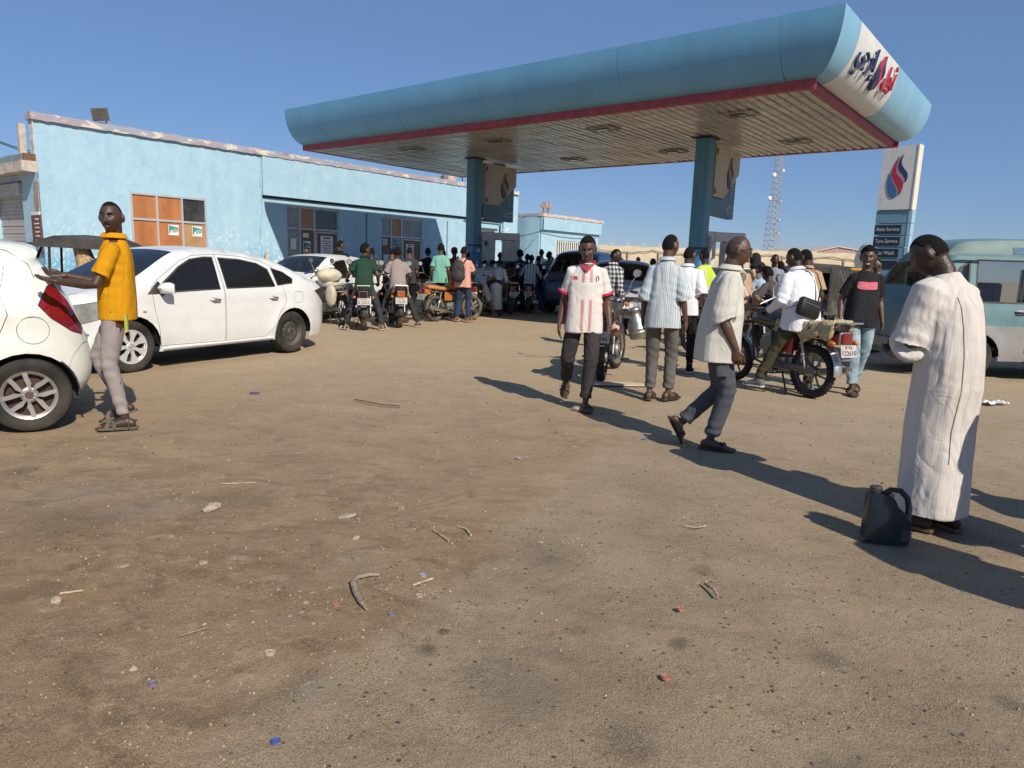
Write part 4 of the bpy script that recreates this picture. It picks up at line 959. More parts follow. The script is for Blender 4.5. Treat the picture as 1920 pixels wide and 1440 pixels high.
    MB().box((2.19, 0, .60), (.06, .8, .12)).build('grille', M_CHROME, root); MB().box((2.2, 0, .34), (.04, .9, .14)).build('lower_grille', M_PLAST, root)
    MB().box((2.23, 0, .46), (.02, .46, .11)).build('number_plate', M_PAPER, root); MB().box((-2.27, 0, .62), (.02, .46, .12)).build('number_plate', M_PAPER, root)
    hl = MB(); hl.sphere((1.9, yy(1.9, .71)-.03, .71), (.06, .03, .05)); hl.build('headlight_bulb', M_CHROME, root)
    for sgn in (1, -1):
        hs_ = MB(); hs_.tube([(x, sgn*y_, z) for x, y_, z in ((1.15, .72, 1.005), (1.5, .66, .985), (1.85, .58, .93), (2.08, .5, .84))], .003, 4); hs_.build('bonnet_seam', mat('seam_grey', (.25, .25, .24), .7), root)
    return root
SED = sedan('white sedan with tinted windows and a silver wheel cover parked behind the hatchback', (-4.66, 9.72, 0), math.atan2(-2.24, -1.12))
sedan('older white sedan with open dark window half hidden behind the motorcycles', (-4.75, 17.3, 0), R(-113), kinds=('steel', 'steel'), tint=M_CLEAR, detail=False)

# ---------------------------------------------------------------- white hatchback (only its tail is in the picture)
def hatchback():
    root = thing('parked_hatchback', 'creamy white hatchback with red tail light and five spoke alloy wheel at the left edge', 'car', (0, 0, 0), 0)
    h = math.atan2(-.56, -.83); root.rotation_euler = (0, 0, h); hd = V(math.cos(h), math.sin(h), 0); lf = V(-hd.y, hd.x, 0)
    p = V(-3.80, 5.39, 0); root.location = p-lf*(.80-.10)+hd*1.19
    top = smoothpoly([(-1.52, .24), (-1.61, .36), (-1.64, .55), (-1.60, .74), (-1.53, .95), (-1.46, 1.10), (-1.36, 1.26), (-1.30, 1.335), (-1.31, 1.40), (-1.2, 1.445), (-.8, 1.485), (-.2, 1.50), (.35, 1.455), (.7, 1.33), (1.1, 1.07), (1.4, .95), (1.65, .85), (1.8, .7), (1.86, .5), (1.83, .3), (1.8, .24)], 4, False)
    wr = [(-.12, .98), (-.12, 1.36), (-.5, 1.36), (-.8, 1.32), (-1.02, 1.24), (-.92, 1.09), (-.86, 1.01)]
    wf = [(-.05, .97), (.8, .95), (.9, .98), (.6, 1.2), (.3, 1.33), (-.05, 1.37)]
    dR = [(-.07, .27), (-.72, .28), (-.86, .5), (-1.0, .68), (-1.1, .92), (-1.06, 1.08), (-1.10, 1.28), (-.9, 1.35), (-.5, 1.40), (-.07, 1.41)]
    dF = [(-.06, .27), (-.06, 1.41), (.3, 1.37), (.62, 1.24), (.95, 1.0), (.93, .6), (.8, .28)]
    tl = [(-1.29, .99), (-1.36, 1.14), (-1.40, 1.155), (-1.49, 1.02), (-1.585, .80), (-1.575, .745), (-1.50, .78), (-1.37, .89)]
    gl = [(-1.42, 1.33), (-1.44, 1.30), (-1.6, 1.08), (-1.56, 1.08)]
    regs = [('door', dF, M_CARCREAM, .005, 0), ('door', dR, M_CARCREAM, .005, 0), ('window_pane', wf, M_TINT, .02, .006, M_PLAST), ('window_pane', wr, M_TINT, .02, .006, M_PLAST), ('tail_light', tl, M_TAIL, .004, -.012, M_PLAST)]
    sp = dict(top=top, zb=.22, W=.80, axles=(1.19, -1.19), wz=.29, arch=.335, belt=.95, tumble=.30, paint=M_CARCREAM, regions=regs, endr=.62, endk=.22, crease=.014, cz=.93, round=.08, crown=.03,
              strips=[(.5, 1.05, 'windscreen', M_TINT, 1.08), (-1.50, -1.305, 'rear_window', M_TINT, 1.04)])
    carbody(root, sp); yy = sp['yy']; four_wheels(root, sp, ('alloy', 'alloy'), .185); seats(root, (.1, -.7), .7, .3)
    for sgn in (1, -1): handle(root, -.88, sgn*yy(-.88, .9), .93, M_CHROME, sgn, .2)
    c = [(-1.25+.105*math.cos(a), .80+.105*math.sin(a)) for a in [2*math.pi*k/28 for k in range(29)]]; f = MB(); f.tube([(x, yy(x, z)+.001, z) for x, z in c], .003, 4)
    f.build('fuel_flap_seam', mat('seam_grey', (.25, .25, .24), .7), root)
    s = MB(); s.tube([(x, yy(x, z)+.001, z) for x, z in ((-1.62, .72), (-1.56, .66), (-1.50, .58), (-1.47, .50))], .0025, 4); s.tube([(x, yy(x, z)+.002, z) for x, z in ((-.95, 1.44), (-1.12, 1.40), (-1.25, 1.3), (-1.28, 1.2))], .003, 4); s.build('body_seam', mat('seam_grey', (.25, .25, .24), .7), root)
    MB().box((-1.64, 0, .62), (.02, .46, .12)).build('number_plate', M_PAPER, root)
    return root
hatchback()

# ---------------------------------------------------------------- turquoise minibus on the right
def minibus():
    root = thing('minibus', 'worn turquoise and white minibus with its sliding door open and passengers inside', 'minibus', (0, 0, 0), 0)
    MT = mat('worn_turquoise_paint', (.11, .22, .25), .5, var=.15, scale=2.5, dust=.55, dustcol=(.22, .28, .28)); MR_ = mat('faded_green_roof_paint', (.19, .26, .24), .7, var=.12, scale=3, dust=.5, dustcol=(.28, .32, .29)); MW_ = mat('dirty_white_lower_paint', (.26, .26, .26), .5, var=.12, dust=.5)
    hd = V(-1, .04, 0); h = math.atan2(hd.y, hd.x); root.rotation_euler = (0, 0, h); root.location = (7.85, 10.9, 0)
    top = smoothpoly([(-2.35, .34), (-2.38, .9), (-2.33, 1.3), (-2.2, 1.85), (-2.05, 1.985), (-1.0, 2.01), (.5, 2.005), (1.25, 1.97), (1.5, 1.86), (1.75, 1.56), (1.98, 1.2), (2.1, 1.0), (2.16, .7), (2.14, .4), (2.1, .27)], 4, False)
    wf = [(.50, 1.10), (1.22, 1.10), (1.22, 1.72), (.50, 1.72)]
    wm = [(1.30, 1.10), (1.66, 1.10), (1.68, 1.16), (1.46, 1.60), (1.30, 1.70)]
    op = [(.38, .40), (.38, 1.79), (-.95, 1.79), (-.95, .40)]
    w2 = [(-1.05, 1.12), (-1.05, 1.72), (-2.1, 1.72), (-2.16, 1.12)]
    roofp = [(-2.6, 1.79), (-2.6, 2.2), (2.0, 2.2), (2.0, 1.79)]
    low = [(-2.6, .2), (-2.6, .78), (2.4, .78), (2.4, .2)]
    dF = [(.72, .42), (.72, 1.76), (1.3, 1.76), (1.46, 1.68), (1.76, 1.14), (1.74, .86), (1.70, .42)]
    pf = [(.70, .42), (.70, 1.77), (-.02, 1.77), (-.02, .42)]
    regs = [('roof', roofp, MR_, 0, 0), ('lower_panel', low, MW_, 0, 0), ('window_pane', wf, M_CLEAR, .025, .01, M_PLAST), ('window_pane', wm, M_CLEAR, .025, .01, M_PLAST), ('window_pane', w2, M_CLEAR, .025, .01, M_PLAST)]
    top_ = top
    regs2 = [r for r in regs]
    sp = dict(top=top, zb=.27, W=.84, axles=(1.15, -1.45), wz=.31, arch=.37, belt=1.05, tumble=.12, paint=MT, regions=regs2+[('doorway', op, MT, .0, 0)], endr=.5, endk=.22, crease=.01, cz=.95, round=.14, crown=.05,
              strips=[(1.70, 1.92, 'windscreen', M_TINT, 1.25), (-2.34, -2.2, 'rear_window', M_CLEAR, 1.2)])
    parts = carbody(root, sp); yy = sp['yy']
    for o in parts.get('doorway', []): bpy.data.objects.remove(o)
    four_wheels(root, sp, ('steel', 'steel'), .18)
    f = MB(); f.box((-.2, 0, .44), (3.9, 1.5, .06)); f.build('floor', mat('dusty_floor_mat', (.10, .07, .05), .9, var=.2), root)
    fr = MB()
    for x in (.38, -.95): fr.box((x, .80, 1.1), (.05, .06, 1.38))
    fr.box((-.28, .78, 1.80), (1.35, .06, .05)); fr.build('doorway_frame', MT, root)
    bar = MB(); bar.tube([(.34, .74, .93), (-.9, .74, .93)], .045, 8); bar.build('bench_rail', MT, root)
    for k in range(5): MB().box((-.28, .80-.02*k, .26+.05*k), (1.3, .16, .035)).build('step_plank', mat('worn_step_wood', (.2, .15, .1), .9, var=.3, dust=.5), root)
    for x, y in ((-.45, -.1), (-1.3, .0), (1.0, .35), (1.0, -.35)):
        s = MB(); s.rbox((x, y, .72), (.42, 1.1 if x < .9 else .5, .18), .05); s.rbox((x-.24, y, 1.08), (.12, 1.0 if x < .9 else .5, .62), .05); s.build('seat', mat('dark_vinyl_seat', (.04, .035, .04), .6, var=.2), root, smooth=40)
    sw = MB(); sw.tube([(1.38+.05*math.cos(a), .36+.19*math.sin(a), 1.15+.19*math.cos(a)*.8) for a in [2*math.pi*k/16 for k in range(17)]], .014, 6); sw.build('steering_wheel', M_PLAST, root)
    g = MB(); g.box((0.4, .855, 1.775), (2.7, .03, .03)); g.box((-.6, .86, .92), (.05, .02, .02)); g.build('rain_gutter', MT, root)
    for x in (.43,): MB().tube([(x, yy(x, z)+.001, z) for z in (.4, .7, 1.0, 1.4, 1.75)], .005, 4).build('door_seam', M_BLACKM, root)
    MB().tube([(1.72, yy(1.72, .5)+.001, .42), (1.75, yy(1.75, .8), .85), (1.77, yy(1.77, 1.1), 1.12)], .005, 4).build('door_seam', M_BLACKM, root)
    handle(root, .56, yy(.56, .95), .98, M_BLACKM); MB().sphere((2.08, .55, .78), (.05, .12, .1)).build('headlight', M_HEAD, root)
    MB().box((2.16, 0, .45), (.1, 1.6, .16)).build('bumper', MW_, root, bevel=.03)
    MB().prism([(.42, 1.80), (.72, 1.80), (.72, 1.90), (.42, 1.90)], .002, lambda x, z, d: V(x, yy(x, z)+.003+d, z)).build('blue_paint_patch', mat('blue_touch_up_paint', (.06, .13, .24), .7, var=.4, scale=15, dust=.5), root)
    MB().box((.15, .35, 1.35), (.03, .5, .5)).build('rear_side_pane', M_CLEAR, root)
    return root
minibus()

# ---------------------------------------------------------------- dark blue van and silver suv under the canopy's far side
def van_blue():
    root = thing('parked_van', 'dark blue van with pale curtains beyond the man in the football shirt', 'van', (2.25, 22.6, 0), R(-112))
    MV = carpaint('dark_blue_van_paint', (.02, .03, .085), .2, (.15, .14, .13))
    top = smoothpoly([(-2.2, .36), (-2.25, .8), (-2.2, 1.2), (-2.05, 1.65), (-1.9, 1.8), (-1.4, 1.86), (0, 1.88), (.9, 1.84), (1.2, 1.7), (1.6, 1.25), (1.9, 1.05), (2.1, .9), (2.15, .5), (2.1, .34)], 4, False)
    regs = [('window_pane', [(-1.95, 1.05), (-.9, 1.05), (-.9, 1.6), (-1.8, 1.6)], M_TINT, .02, .01, M_PLAST), ('window_pane', [(-.8, 1.05), (.2, 1.05), (.2, 1.62), (-.8, 1.62)], M_TINT, .02, .01, M_PLAST), ('window_pane', [(.3, 1.05), (1.45, 1.05), (1.1, 1.55), (.3, 1.62)], M_TINT, .02, .01, M_PLAST)]
    sp = dict(top=top, zb=.32, W=.84, axles=(1.25, -1.3), wz=.32, arch=.37, belt=1.0, tumble=.2, paint=MV, regions=regs, endr=.5, endk=.15, round=.12, crown=.06, strips=[(1.15, 1.75, 'windscreen', M_TINT, 1.2), (-2.25, -1.9, 'rear_window', M_CLEAR, 1.08)])
    carbody(root, sp); four_wheels(root, sp, ('steel', 'steel')); seats(root, (.6, -.3, -1.2), .75, .5)
    for y in (-.62, .62): MB().box((-2.2, y, .95), (.06, .12, .3)).build('tail_light', M_TAIL, root)
    for y in (-.5, -.2, .12, .45): MB().box((-2.0, y, 1.4), (.02, .16, .42)).build('curtain', mat('pale_curtain', (.4, .42, .36), .8, var=.2), root)
    p = MB().box((-2.26, .0, .72), (.02, .46, .13)).build('number_plate', M_PAPER, root); MB().box((-2.24, 0, .42), (.1, 1.5, .14)).build('bumper', M_STEELG, root, bevel=.03)
    return root
van_blue()
def suv():
    root = thing('parked_suv', 'silver grey suv facing the camera behind the man in the striped shirt', 'car', (2.75, 18.3, 0), R(-97))
    MS_ = carpaint('silver_grey_car_paint', (.34, .36, .40), .25)
    top = smoothpoly([(-2.1, .3), (-2.15, .7), (-2.1, 1.0), (-1.9, 1.4), (-1.75, 1.52), (-1.0, 1.58), (0, 1.58), (.4, 1.5), (.8, 1.28), (1.15, 1.05), (1.6, .98), (1.95, .88), (2.08, .7), (2.1, .4), (2.05, .28)], 4, False)
    regs = [('window_pane', [(-1.85, 1.0), (-.05, 1.0), (-.05, 1.42), (-1.65, 1.42)], M_TINT, .02, .01, M_PLAST), ('window_pane', [(.02, 1.0), (1.0, 1.0), (.7, 1.2), (.35, 1.4), (.02, 1.43)], M_TINT, .02, .01, M_PLAST), ('headlight', [(1.6, .72), (1.7, .88), (1.95, .84), (2.05, .7), (1.8, .66)], M_HEAD, .004, 0, M_PLAST)]
    sp = dict(top=top, zb=.28, W=.87, axles=(1.3, -1.3), wz=.33, arch=.385, belt=.98, tumble=.28, paint=MS_, regions=regs, endr=.6, endk=.25, round=.1, crown=.05, strips=[(.42, 1.1, 'windscreen', M_TINT, 1.1), (-2.1, -1.8, 'rear_window', M_TINT, 1.05)])
    carbody(root, sp); four_wheels(root, sp, ('alloy', 'alloy')); seats(root, (.1, -.8), .75, .45)
    MB().box((2.08, 0, .72), (.06, 1.15, .1)).build('grille', M_BLACKM, root); MB().box((2.1, 0, .42), (.06, 1.3, .16)).build('lower_grille', M_BLACKM, root)
    MB().box((2.13, 0, .56), (.03, .46, .12)).build('number_plate', M_PAPER, root)
    for y in (-.72, .72): MB().rbox((2.0, y, .45), (.08, .13, .24), .03).build('fog_light_recess', M_BLACKM, root)
    for y in (-.66, .66): MB().sphere((1.95, y, .76), (.12, .14, .07)).build('headlight', M_HEAD, root)
    return root
suv()

# ---------------------------------------------------------------- auto rickshaws
def rickshaw(label, loc, rz, body=(.03, .03, .035), hood=(.035, .033, .033), band=None, hoody=0.):
    root = thing('auto_rickshaw', label, 'rickshaw', loc, rz, 'auto rickshaws')
    MBd = mat('rickshaw_body_%02d' % int(body[0]*100), body, .5, var=.2, dust=.4); MH = mat('rickshaw_hood_%02d' % int(hood[0]*100), hood, .75, var=.25, scale=5, dust=.45, dustcol=(.16, .14, .12), bump=1, bscale=6)
    # x forward
    hb = MB()
    rings = []
    for x, z, w in ((-1.05, 1.0, .56), (-1.08, 1.35, .58), (-.98, 1.58, .58), (-.7, 1.68, .58), (0, 1.71, .58), (.55, 1.68, .56), (.85, 1.58, .52)):
        rings.append([(x, -w, z-.05), (x, -w*.8, z+.01), (x, 0, z+.04), (x, w*.8, z+.01), (x, w, z-.05), (x+.02, w*.95, z-.08), (x+.02, 0, z+.0), (x+.02, -w*.95, z-.08)])
    for s_ in (-1, 1): hb.prism([(-1.04, 1.46), (.80, 1.50), (.86, 1.57), (.5, 1.66), (-.7, 1.66), (-1.0, 1.55)], .03, lambda x, z, d: V(x, s_*(.565+d), z))
    hb.loft(rings); hb.build('canvas_hood', MH, root, smooth=50)
    for s in (1, -1):
        q = MB(); q.prism([(-1.05, .55), (-.42, .55), (-.38, 1.62), (-.72, 1.64), (-1.0, 1.55), (-1.08, 1.2)], .03, lambda x, z, d: V(x, s*(.56+d), z)); q.build('side_curtain', MH, root)
        t = MB()
        for k in range(5):
            t.tube([(-1.0+.12*k, s*.6, 1.55), (-.95+.12*k+.1, s*.6, .8)], .004, 3); t.tube([(-.5-.1*k, s*.6, 1.58), (-.9-.02*k, s*.6, 1.0-.1*k)], .004, 3)
        t.build('quilt_stitching', M_STEELG, root)
        t = MB(); t.tube([(.88, s*.5, 1.55), (1.12, s*.47, .95), (1.1, s*.42, .6)], .022, 6); t.tube([(-.38, s*.58, 1.62), (-.38, s*.58, .4)], .035, 6); t.tube([(.55, s*.55, 1.62), (.6, s*.55, .4)], .025, 6); t.tube([(-.38, s*.58, .42), (.9, s*.5, .36)], .02, 6); t.build('frame_tube', M_BLACKM, root)
    MB().loft([[(.9, -.48, 1.5), (.9, .48, 1.5), (.91, .48, 1.5), (.91, -.48, 1.5)], [(1.13, -.45, .98), (1.13, .45, .98), (1.14, .45, .98), (1.14, -.45, .98)]]).build('windscreen', M_CLEAR, root)
    t = MB()
    for q in (-.46, .46): t.tube([(.92, q, 1.56), (1.15, q, .96)], [(.03, .05), (.03, .05)], 6)
    t.tube([(.92, -.46, 1.54), (.92, .46, 1.54)], .035, 6); t.tube([(1.15, -.46, .96), (1.15, .46, .96)], .04, 6); t.tube([(1.04, -.46, 1.25), (1.04, -.15, 1.22)], .02, 5); t.build('windscreen_frame', M_BLACKM, root)
    c = MB(); c.loft([[(x, -w, z0), (x, w, z0), (x, w*.9, z1), (x, -w*.9, z1)] for x, w, z0, z1 in ((.75, .5, .3, .9), (1.1, .44, .32, .96), (1.3, .3, .4, .85), (1.38, .16, .5, .7))]); c.build('nose', MBd, root, smooth=50)
    c = MB(); c.loft([[(x, -w, z0), (x, w, z0), (x, w*.95, z1), (x, -w*.95, z1)] for x, w, z0, z1 in ((-1.2, .5, .34, .8), (-1.12, .6, .3, 1.0), (-.5, .62, .28, .7), (-.3, .6, .28, .4))]); c.build('rear_body', MBd, root)
    MB().box((.2, 0, .32), (1.2, 1.1, .05)).build('floor', M_BLACKM, root)
    s = MB(); s.rbox((-.6, 0, .78), (.5, 1.0, .16), .05); s.rbox((-.88, 0, 1.1), (.12, 1.0, .55), .05); s.build('rear_seat', mat('tan_vinyl_seat', (.35, .24, .13), .7, var=.2), root, smooth=50)
    s = MB(); s.rbox((.18, 0, .72), (.34, .5, .14), .05); s.build('driver_seat', M_BLACKM, root, smooth=50)
    b = MB(); b.tube([(.85, -.3, 1.02), (.8, 0, .98), (.85, .3, 1.02)], .015, 6); b.tube([(.8, 0, .98), (1.15, 0, .4)], .025, 6); b.build('handlebar', M_BLACKM, root)
    for x, y in ((1.15, 0), (-.75, .55), (-.75, -.55)):
        w = thing('wheel', None, None, (x, y, .2), 0); w.parent = root
        t = MB(); wheel_parts(t, .2, .1); t.build('tyre', M_RUBBER, w, smooth=50); t = MB(); t.lathe([(0, -.03), (.06, -.04), (.1, -.02), (.135, -.035)], (0, 0, 0), 'y', 20); t.lathe([(0, .03), (.06, .04), (.1, .02), (.135, .035)], (0, 0, 0), 'y', 20); t.build('rim', M_STEELG, w, smooth=50)
    m = MB(); m.tube([(1.12, .5, 1.1), (1.2, .62, 1.12)], .012, 5); m.rbox((1.2, .68, 1.14), (.04, .16, .2), .015); m.build('mirror', M_BLACKM, root)
    if band: MB().box((-.2, 0, 1.64), (1.75, 1.2, .07)).build('yellow_band', mat('taxi_yellow', (.6, .32, .03), .5, var=.1), root)
    MB().sphere((1.33, 0, .75), (.06, .09, .09)).build('headlight', M_HEAD, root)
    return root
tuk_sheep = rickshaw('black canvas rickshaw parked behind the two white cars on the left', (-8.1, 13.35, 0), R(-158)); tuk_sheep.scale = (.9, .9, .97)
f = thing('fleece_cushion', 'shaggy brown fleece hung inside the left rickshaw', 'fleece', (-8.0, 13.1, .55), R(-162))
mb = MB(); rnd = random.Random(2); mb.tube([(0, 0, 0), (.02, 0, .3), (-.03, 0, .6), (.05, 0, .95), (.1, 0, 1.05)], [(.2, .2), (.23, .2), (.16, .16), (.13, .12), (.08, .1)], 20)
mb.v = [tuple(Vector(p)*(1+rnd.uniform(-.05, .05))) for p in mb.v]; mb.build('fleece', mat('brown_fleece', (.45, .3, .17), .95, var=.5, scale=14, bump=2, bscale=40), f)
rickshaw('black rickshaw with tan seat open towards us behind the man in the tan shirt', (8.75, 20.9, 0), R(168), body=(.05, .055, .05))
rickshaw('black and yellow rickshaw half hidden behind the smiling man', (10.75, 24.2, 0), R(172), body=(.04, .04, .05), band=True)

# ---------------------------------------------------------------- far vehicles
def lorry(label, loc, rz, col):
    r = thing('parked_lorry', label, 'lorry', loc, rz); m = carpaint('lorry_%02d' % int(col[0]*100), col)
    MB().loft([[(x, -1.15, .8), (x, 1.15, .8), (x, 1.1, z), (x, -1.1, z)] for x, z in ((2.2, 1.9), (2.1, 2.3), (1.6, 2.75), (.3, 2.85))]).build('cab', m, r)
    MB().box((1.98, 0, 2.1), (.5, 2.12, .5)).build('windscreen', M_DGLASS, r); MB().box((1.2, 0, 2.15), (.7, 2.3, .45)).build('side_window', M_DGLASS, r)
    MB().rbox((-2.2, 0, 1.5), (4.6, 2.3, .9), .05).build('cargo_bed', m, r)
    for x in (1.4, -2.5, -3.6):
        for y in (-1, 1): t = MB(); t.lathe([(.3, -.12), (.48, -.13), (.5, 0), (.48, .13), (.3, .12), (0, .1)], (x, y, .5), 'y', 20); t.build('wheel', M_RUBBER, r)
    return r
lorry('distant white lorry cab below the pinkish warehouse', (27.6, 60, 0), R(-150), (.7, .7, .68))
def tanker():
    r = thing('tanker_lorry', 'pale tank of a lorry rising behind the smiling man in the black shirt', 'lorry', (20.6, 40, 0), R(12))
    t = MB(); t.tube([(-1.3, 0, 2.3), (-1.1, 0, 2.3), (2.6, 0, 2.3), (2.75, 0, 2.3)], [(.5, .45), (.95, .85), (.95, .85), (.7, .6)], 22); t.build('tank', mat('dusty_white_tank', (.6, .57, .52), .6, var=.2, dust=.4), r, smooth=50)
    t = MB(); t.lathe([(.98, -.02), (.98, .04)], (-1.0, 0, 2.3), 'x', 22); t.build('tank_band', M_STEELG, r)
    MB().box((.6, 0, .95), (4.2, 1.6, .5)).build('chassis', M_BLACKM, r)
    MB().rbox((.2, -.0, 3.2), (.6, .6, .12), .05).build('hatch', M_STEELG, r)
    for x in (-1, 1.8):
        for y in (-.8, .8): t = MB(); t.lathe([(.3, -.12), (.46, -.13), (.5, 0), (.46, .13), (.3, .12), (0, .1)], (x, y, .5), 'y', 20); t.build('wheel', M_RUBBER, r)
tanker()
def far_car(label, loc, rz, col, h=1.5):
    r = thing('distant_car', label, 'car', loc, rz, 'cars parked far behind the crowd'); m = carpaint('far_car_%02d_%02d' % (int(col[0]*100), int(col[2]*100)), col)
    MB().loft([[(x, -.8, .35), (x, .8, .35), (x, .82, z*.62), (x, -.82, z*.62)] for x, z in ((-2.1, 1.1), (-2.0, 1.5), (2.0, 1.45), (2.15, 1.0))]).build('body', m, r, bevel=.05)
    MB().loft([[(-1.6+.5*k, -.76+.1*k, h*.6+k*h*.36), (1.1-.55*k, -.76+.1*k, h*.6+k*h*.36), (1.1-.55*k, .76-.1*k, h*.6+k*h*.36), (-1.6+.5*k, .76-.1*k, h*.6+k*h*.36)] for k in (0, 1)]).build('windows', M_DGLASS, r)
    MB().rbox((-.25, 0, h*.98), (1.7, 1.3, .06), .03).build('roof', m, r)
    for x in (-1.3, 1.3):
        for y in (-.75, .75): t = MB(); t.lathe([(0, -.09), (.3, -.09), (.32, 0), (.3, .09), (0, .09)], (x, y, .31), 'y', 18); t.build('wheel', M_RUBBER, r)
far_car('white pickup roof seen behind the rickshaws', (17.6, 32, 0), R(5), (.7, .7, .7), 1.75)
far_car('dark distant car behind the crowd near the tower base', (14.3, 36, 0), R(-20), (.04, .05, .07), 1.6)
far_car('silver distant car between the standing men', (7.2, 31, 0), R(160), (.4, .4, .42), 1.5)
far_car('white distant car just left of the tower base', (10.6, 33, 0), R(10), (.7, .7, .68), 1.6)
# ================================================================ PEOPLE
def ik(a, b, l1, l2, hint):
    a, b = Vector(a), Vector(b); d = b-a; D = d.length
    if D > (l1+l2)*.998: b = a+d.normalized()*(l1+l2)*.998; d = b-a; D = d.length
    if D < abs(l1-l2)+.01: D = abs(l1-l2)+.01
    n = d.normalized(); c = (l1*l1-l2*l2+D*D)/(2*D); h = math.sqrt(max(0, l1*l1-c*c)); q = Vector(hint)-n*Vector(hint).dot(n)
    q = q.normalized() if q.length > 1e-5 else Vector((0, 1, 0)); return a+n*c+q*h, b
def remeshed(mb, vox, smooth=2, name='tmp'):
    me = mb.mesh(name); bm = bmesh.new(); bm.from_mesh(me); bmesh.ops.recalc_face_normals(bm, faces=bm.faces); bm.to_mesh(me); bm.free()
    o = bpy.data.objects.new(name, me); COL.objects.link(o)
    m = o.modifiers.new('r', 'REMESH'); m.mode = 'VOXEL'; m.voxel_size = vox; m.adaptivity = 0
    if smooth: s = o.modifiers.new('s', 'SMOOTH'); s.iterations = smooth; s.factor = .5
    out = bpy.data.meshes.new_from_object(o.evaluated_get(bpy.context.evaluated_depsgraph_get()))
    COL.objects.unlink(o); bpy.data.objects.remove(o); bpy.data.meshes.remove(me)
    return out
def wrinkle(me, amp, seed, sx=22., sz=7., knots=()):
    n = len(me.vertices); co = np.empty(n*3, 'f'); me.vertices.foreach_get('co', co); co = co.reshape(-1, 3)
    no = np.empty(n*3, 'f'); me.vertices.foreach_get('normal', no); no = no.reshape(-1, 3)
    rs = np.random.RandomState(seed); d = np.zeros(n)
    wx = .35*np.sin(co[:, 2]*6+rs.rand()*6)+.25*np.sin(co[:, 1]*9+rs.rand()*6); 
    for k in range(5):
        a = rs.rand()*6.28; f = sx*(.5+rs.rand()); g = sz*(rs.rand()-.5)*3
        d += np.sin((co[:, 0]*math.cos(a)+co[:, 1]*math.sin(a))*f+co[:, 2]*g+wx*2.2+rs.rand()*6.28)*(.35+.65*rs.rand())
    d = d/2.4; d = np.sign(d)*np.abs(d)**.85
    w = np.full(n, 1.)
    for (kx, r, gain) in knots:
        q = co-np.array(kx); dist = np.sqrt((q**2).sum(1)); loc = np.exp(-(dist/r)**2)*gain
        w += loc*.0; d += loc*np.sin(q[:, 2]*75+q[:, 0]*22+seed+.8*np.sin(q[:, 0]*18))*.9
    co = co+no*(d*amp)[:, None]; me.vertices.foreach_set('co', co.astype('f').ravel()); me.update()
def link(me, name, mats, parent, label=None, smooth=True):
    me.name = name; me.materials.clear()
    for m in (mats if isinstance(mats, (list, tuple)) else [mats]): me.materials.append(m)
    if smooth: shade(me)
    o = bpy.data.objects.new(name, me); COL.objects.link(o); o.parent = parent
    if label: o['label'] = label
    return o
def skin(i=0):
    c = [(.066, .034, .021), (.095, .050, .031), (.046, .025, .017), (.12, .062, .036)][i % 4]
    return mat('skin_%d' % (i % 4), c, .44, var=.18, scale=9, bump=.3, bscale=120, spec=.5)
M_HAIR = mat('black_hair', (.010, .009, .008), .85, var=.4, scale=60, bump=1.6, bscale=150, spec=.2)
M_EYE = mat('eye_white', (.45, .42, .38), .3, var=0)
M_LIP = mat('dark_lips', (.11, .05, .04), .45, var=.1)
def foldh(g, fine=.3):
    a = g.noise(3.4, 2, .45, vec=g.mapv(g.tc, (1.3, 1.3, .55), (0, 0, 0), (.5, .4, 0)), dist=1.1); b = g.noise(8, 2, .5, vec=g.mapv(g.tc, (1, 1, .7), (3, 1, 2), (.7, -.5, 0)), dist=.9)
    h = g.math('ADD', g.math('MULTIPLY', g.math('ABSOLUTE', g.math('SUBTRACT', a, .5)), 1.6), g.math('MULTIPLY', g.math('ABSOLUTE', g.math('SUBTRACT', b, .5)), .5))
    return g.math('ADD', h, g.math('MULTIPLY', g.noise(240, 2), .05*fine*4))
def cloth(name, col, rough=.85, var=.06, fine=.25, **kw):
    if name in MATS: return MATS[name]
    g = G(name); c = g.mix(g.rng(g.noise(3, 4), .3, .7), tuple(x*(1-var) for x in col), tuple(min(1, x*(1+var)) for x in col)); g.col(c); g.rough(rough); g.b.inputs['Specular IOR Level'].default_value = .15
    g.bump(foldh(g, fine), .75, .03); return g.m
def striped(name, base, line, pitch, width, axis=0, soft=.3, rough=.85, second=None):
    if name in MATS: return MATS[name]
    g = G(name); v = g.xyz()[axis]; v = g.math('ADD', v, g.math('MULTIPLY', g.noise(5, 2), .02))
    f = g.math('PINGPONG', v, pitch/2); m = g.rng(f, width*.5*(1-soft), width*.5*(1+soft), 1, 0); c = g.mix(m, base, line)
    if second: f2 = g.math('PINGPONG', v, pitch*2.5); c = g.mix(g.rng(f2, second[1]*.4, second[1]*.6, .8, 0), c, second[0])
    c = g.mix(g.rng(g.noise(3, 4), .3, .7, 0, .25), c, tuple(x*.8 for x in base)); g.col(c); g.rough(rough); g.b.inputs['Specular IOR Level'].default_value = .15
    g.bump(foldh(g), .75, .03); return g.m
def plaid(name, a, b, c_, pitch=.06):
    g = G(name); x, y, z = g.xyz(); fx = g.math('PINGPONG', g.math('ADD', x, y), pitch/2); fz = g.math('PINGPONG', z, pitch/2)
    mx = g.rng(fx, pitch*.22, pitch*.26); mz = g.rng(fz, pitch*.22, pitch*.26); c = g.mix(mx, a, c_); d = g.mix(mx, c_, b); g.col(g.mix(mz, c, d)); g.rough(.85); return g.m
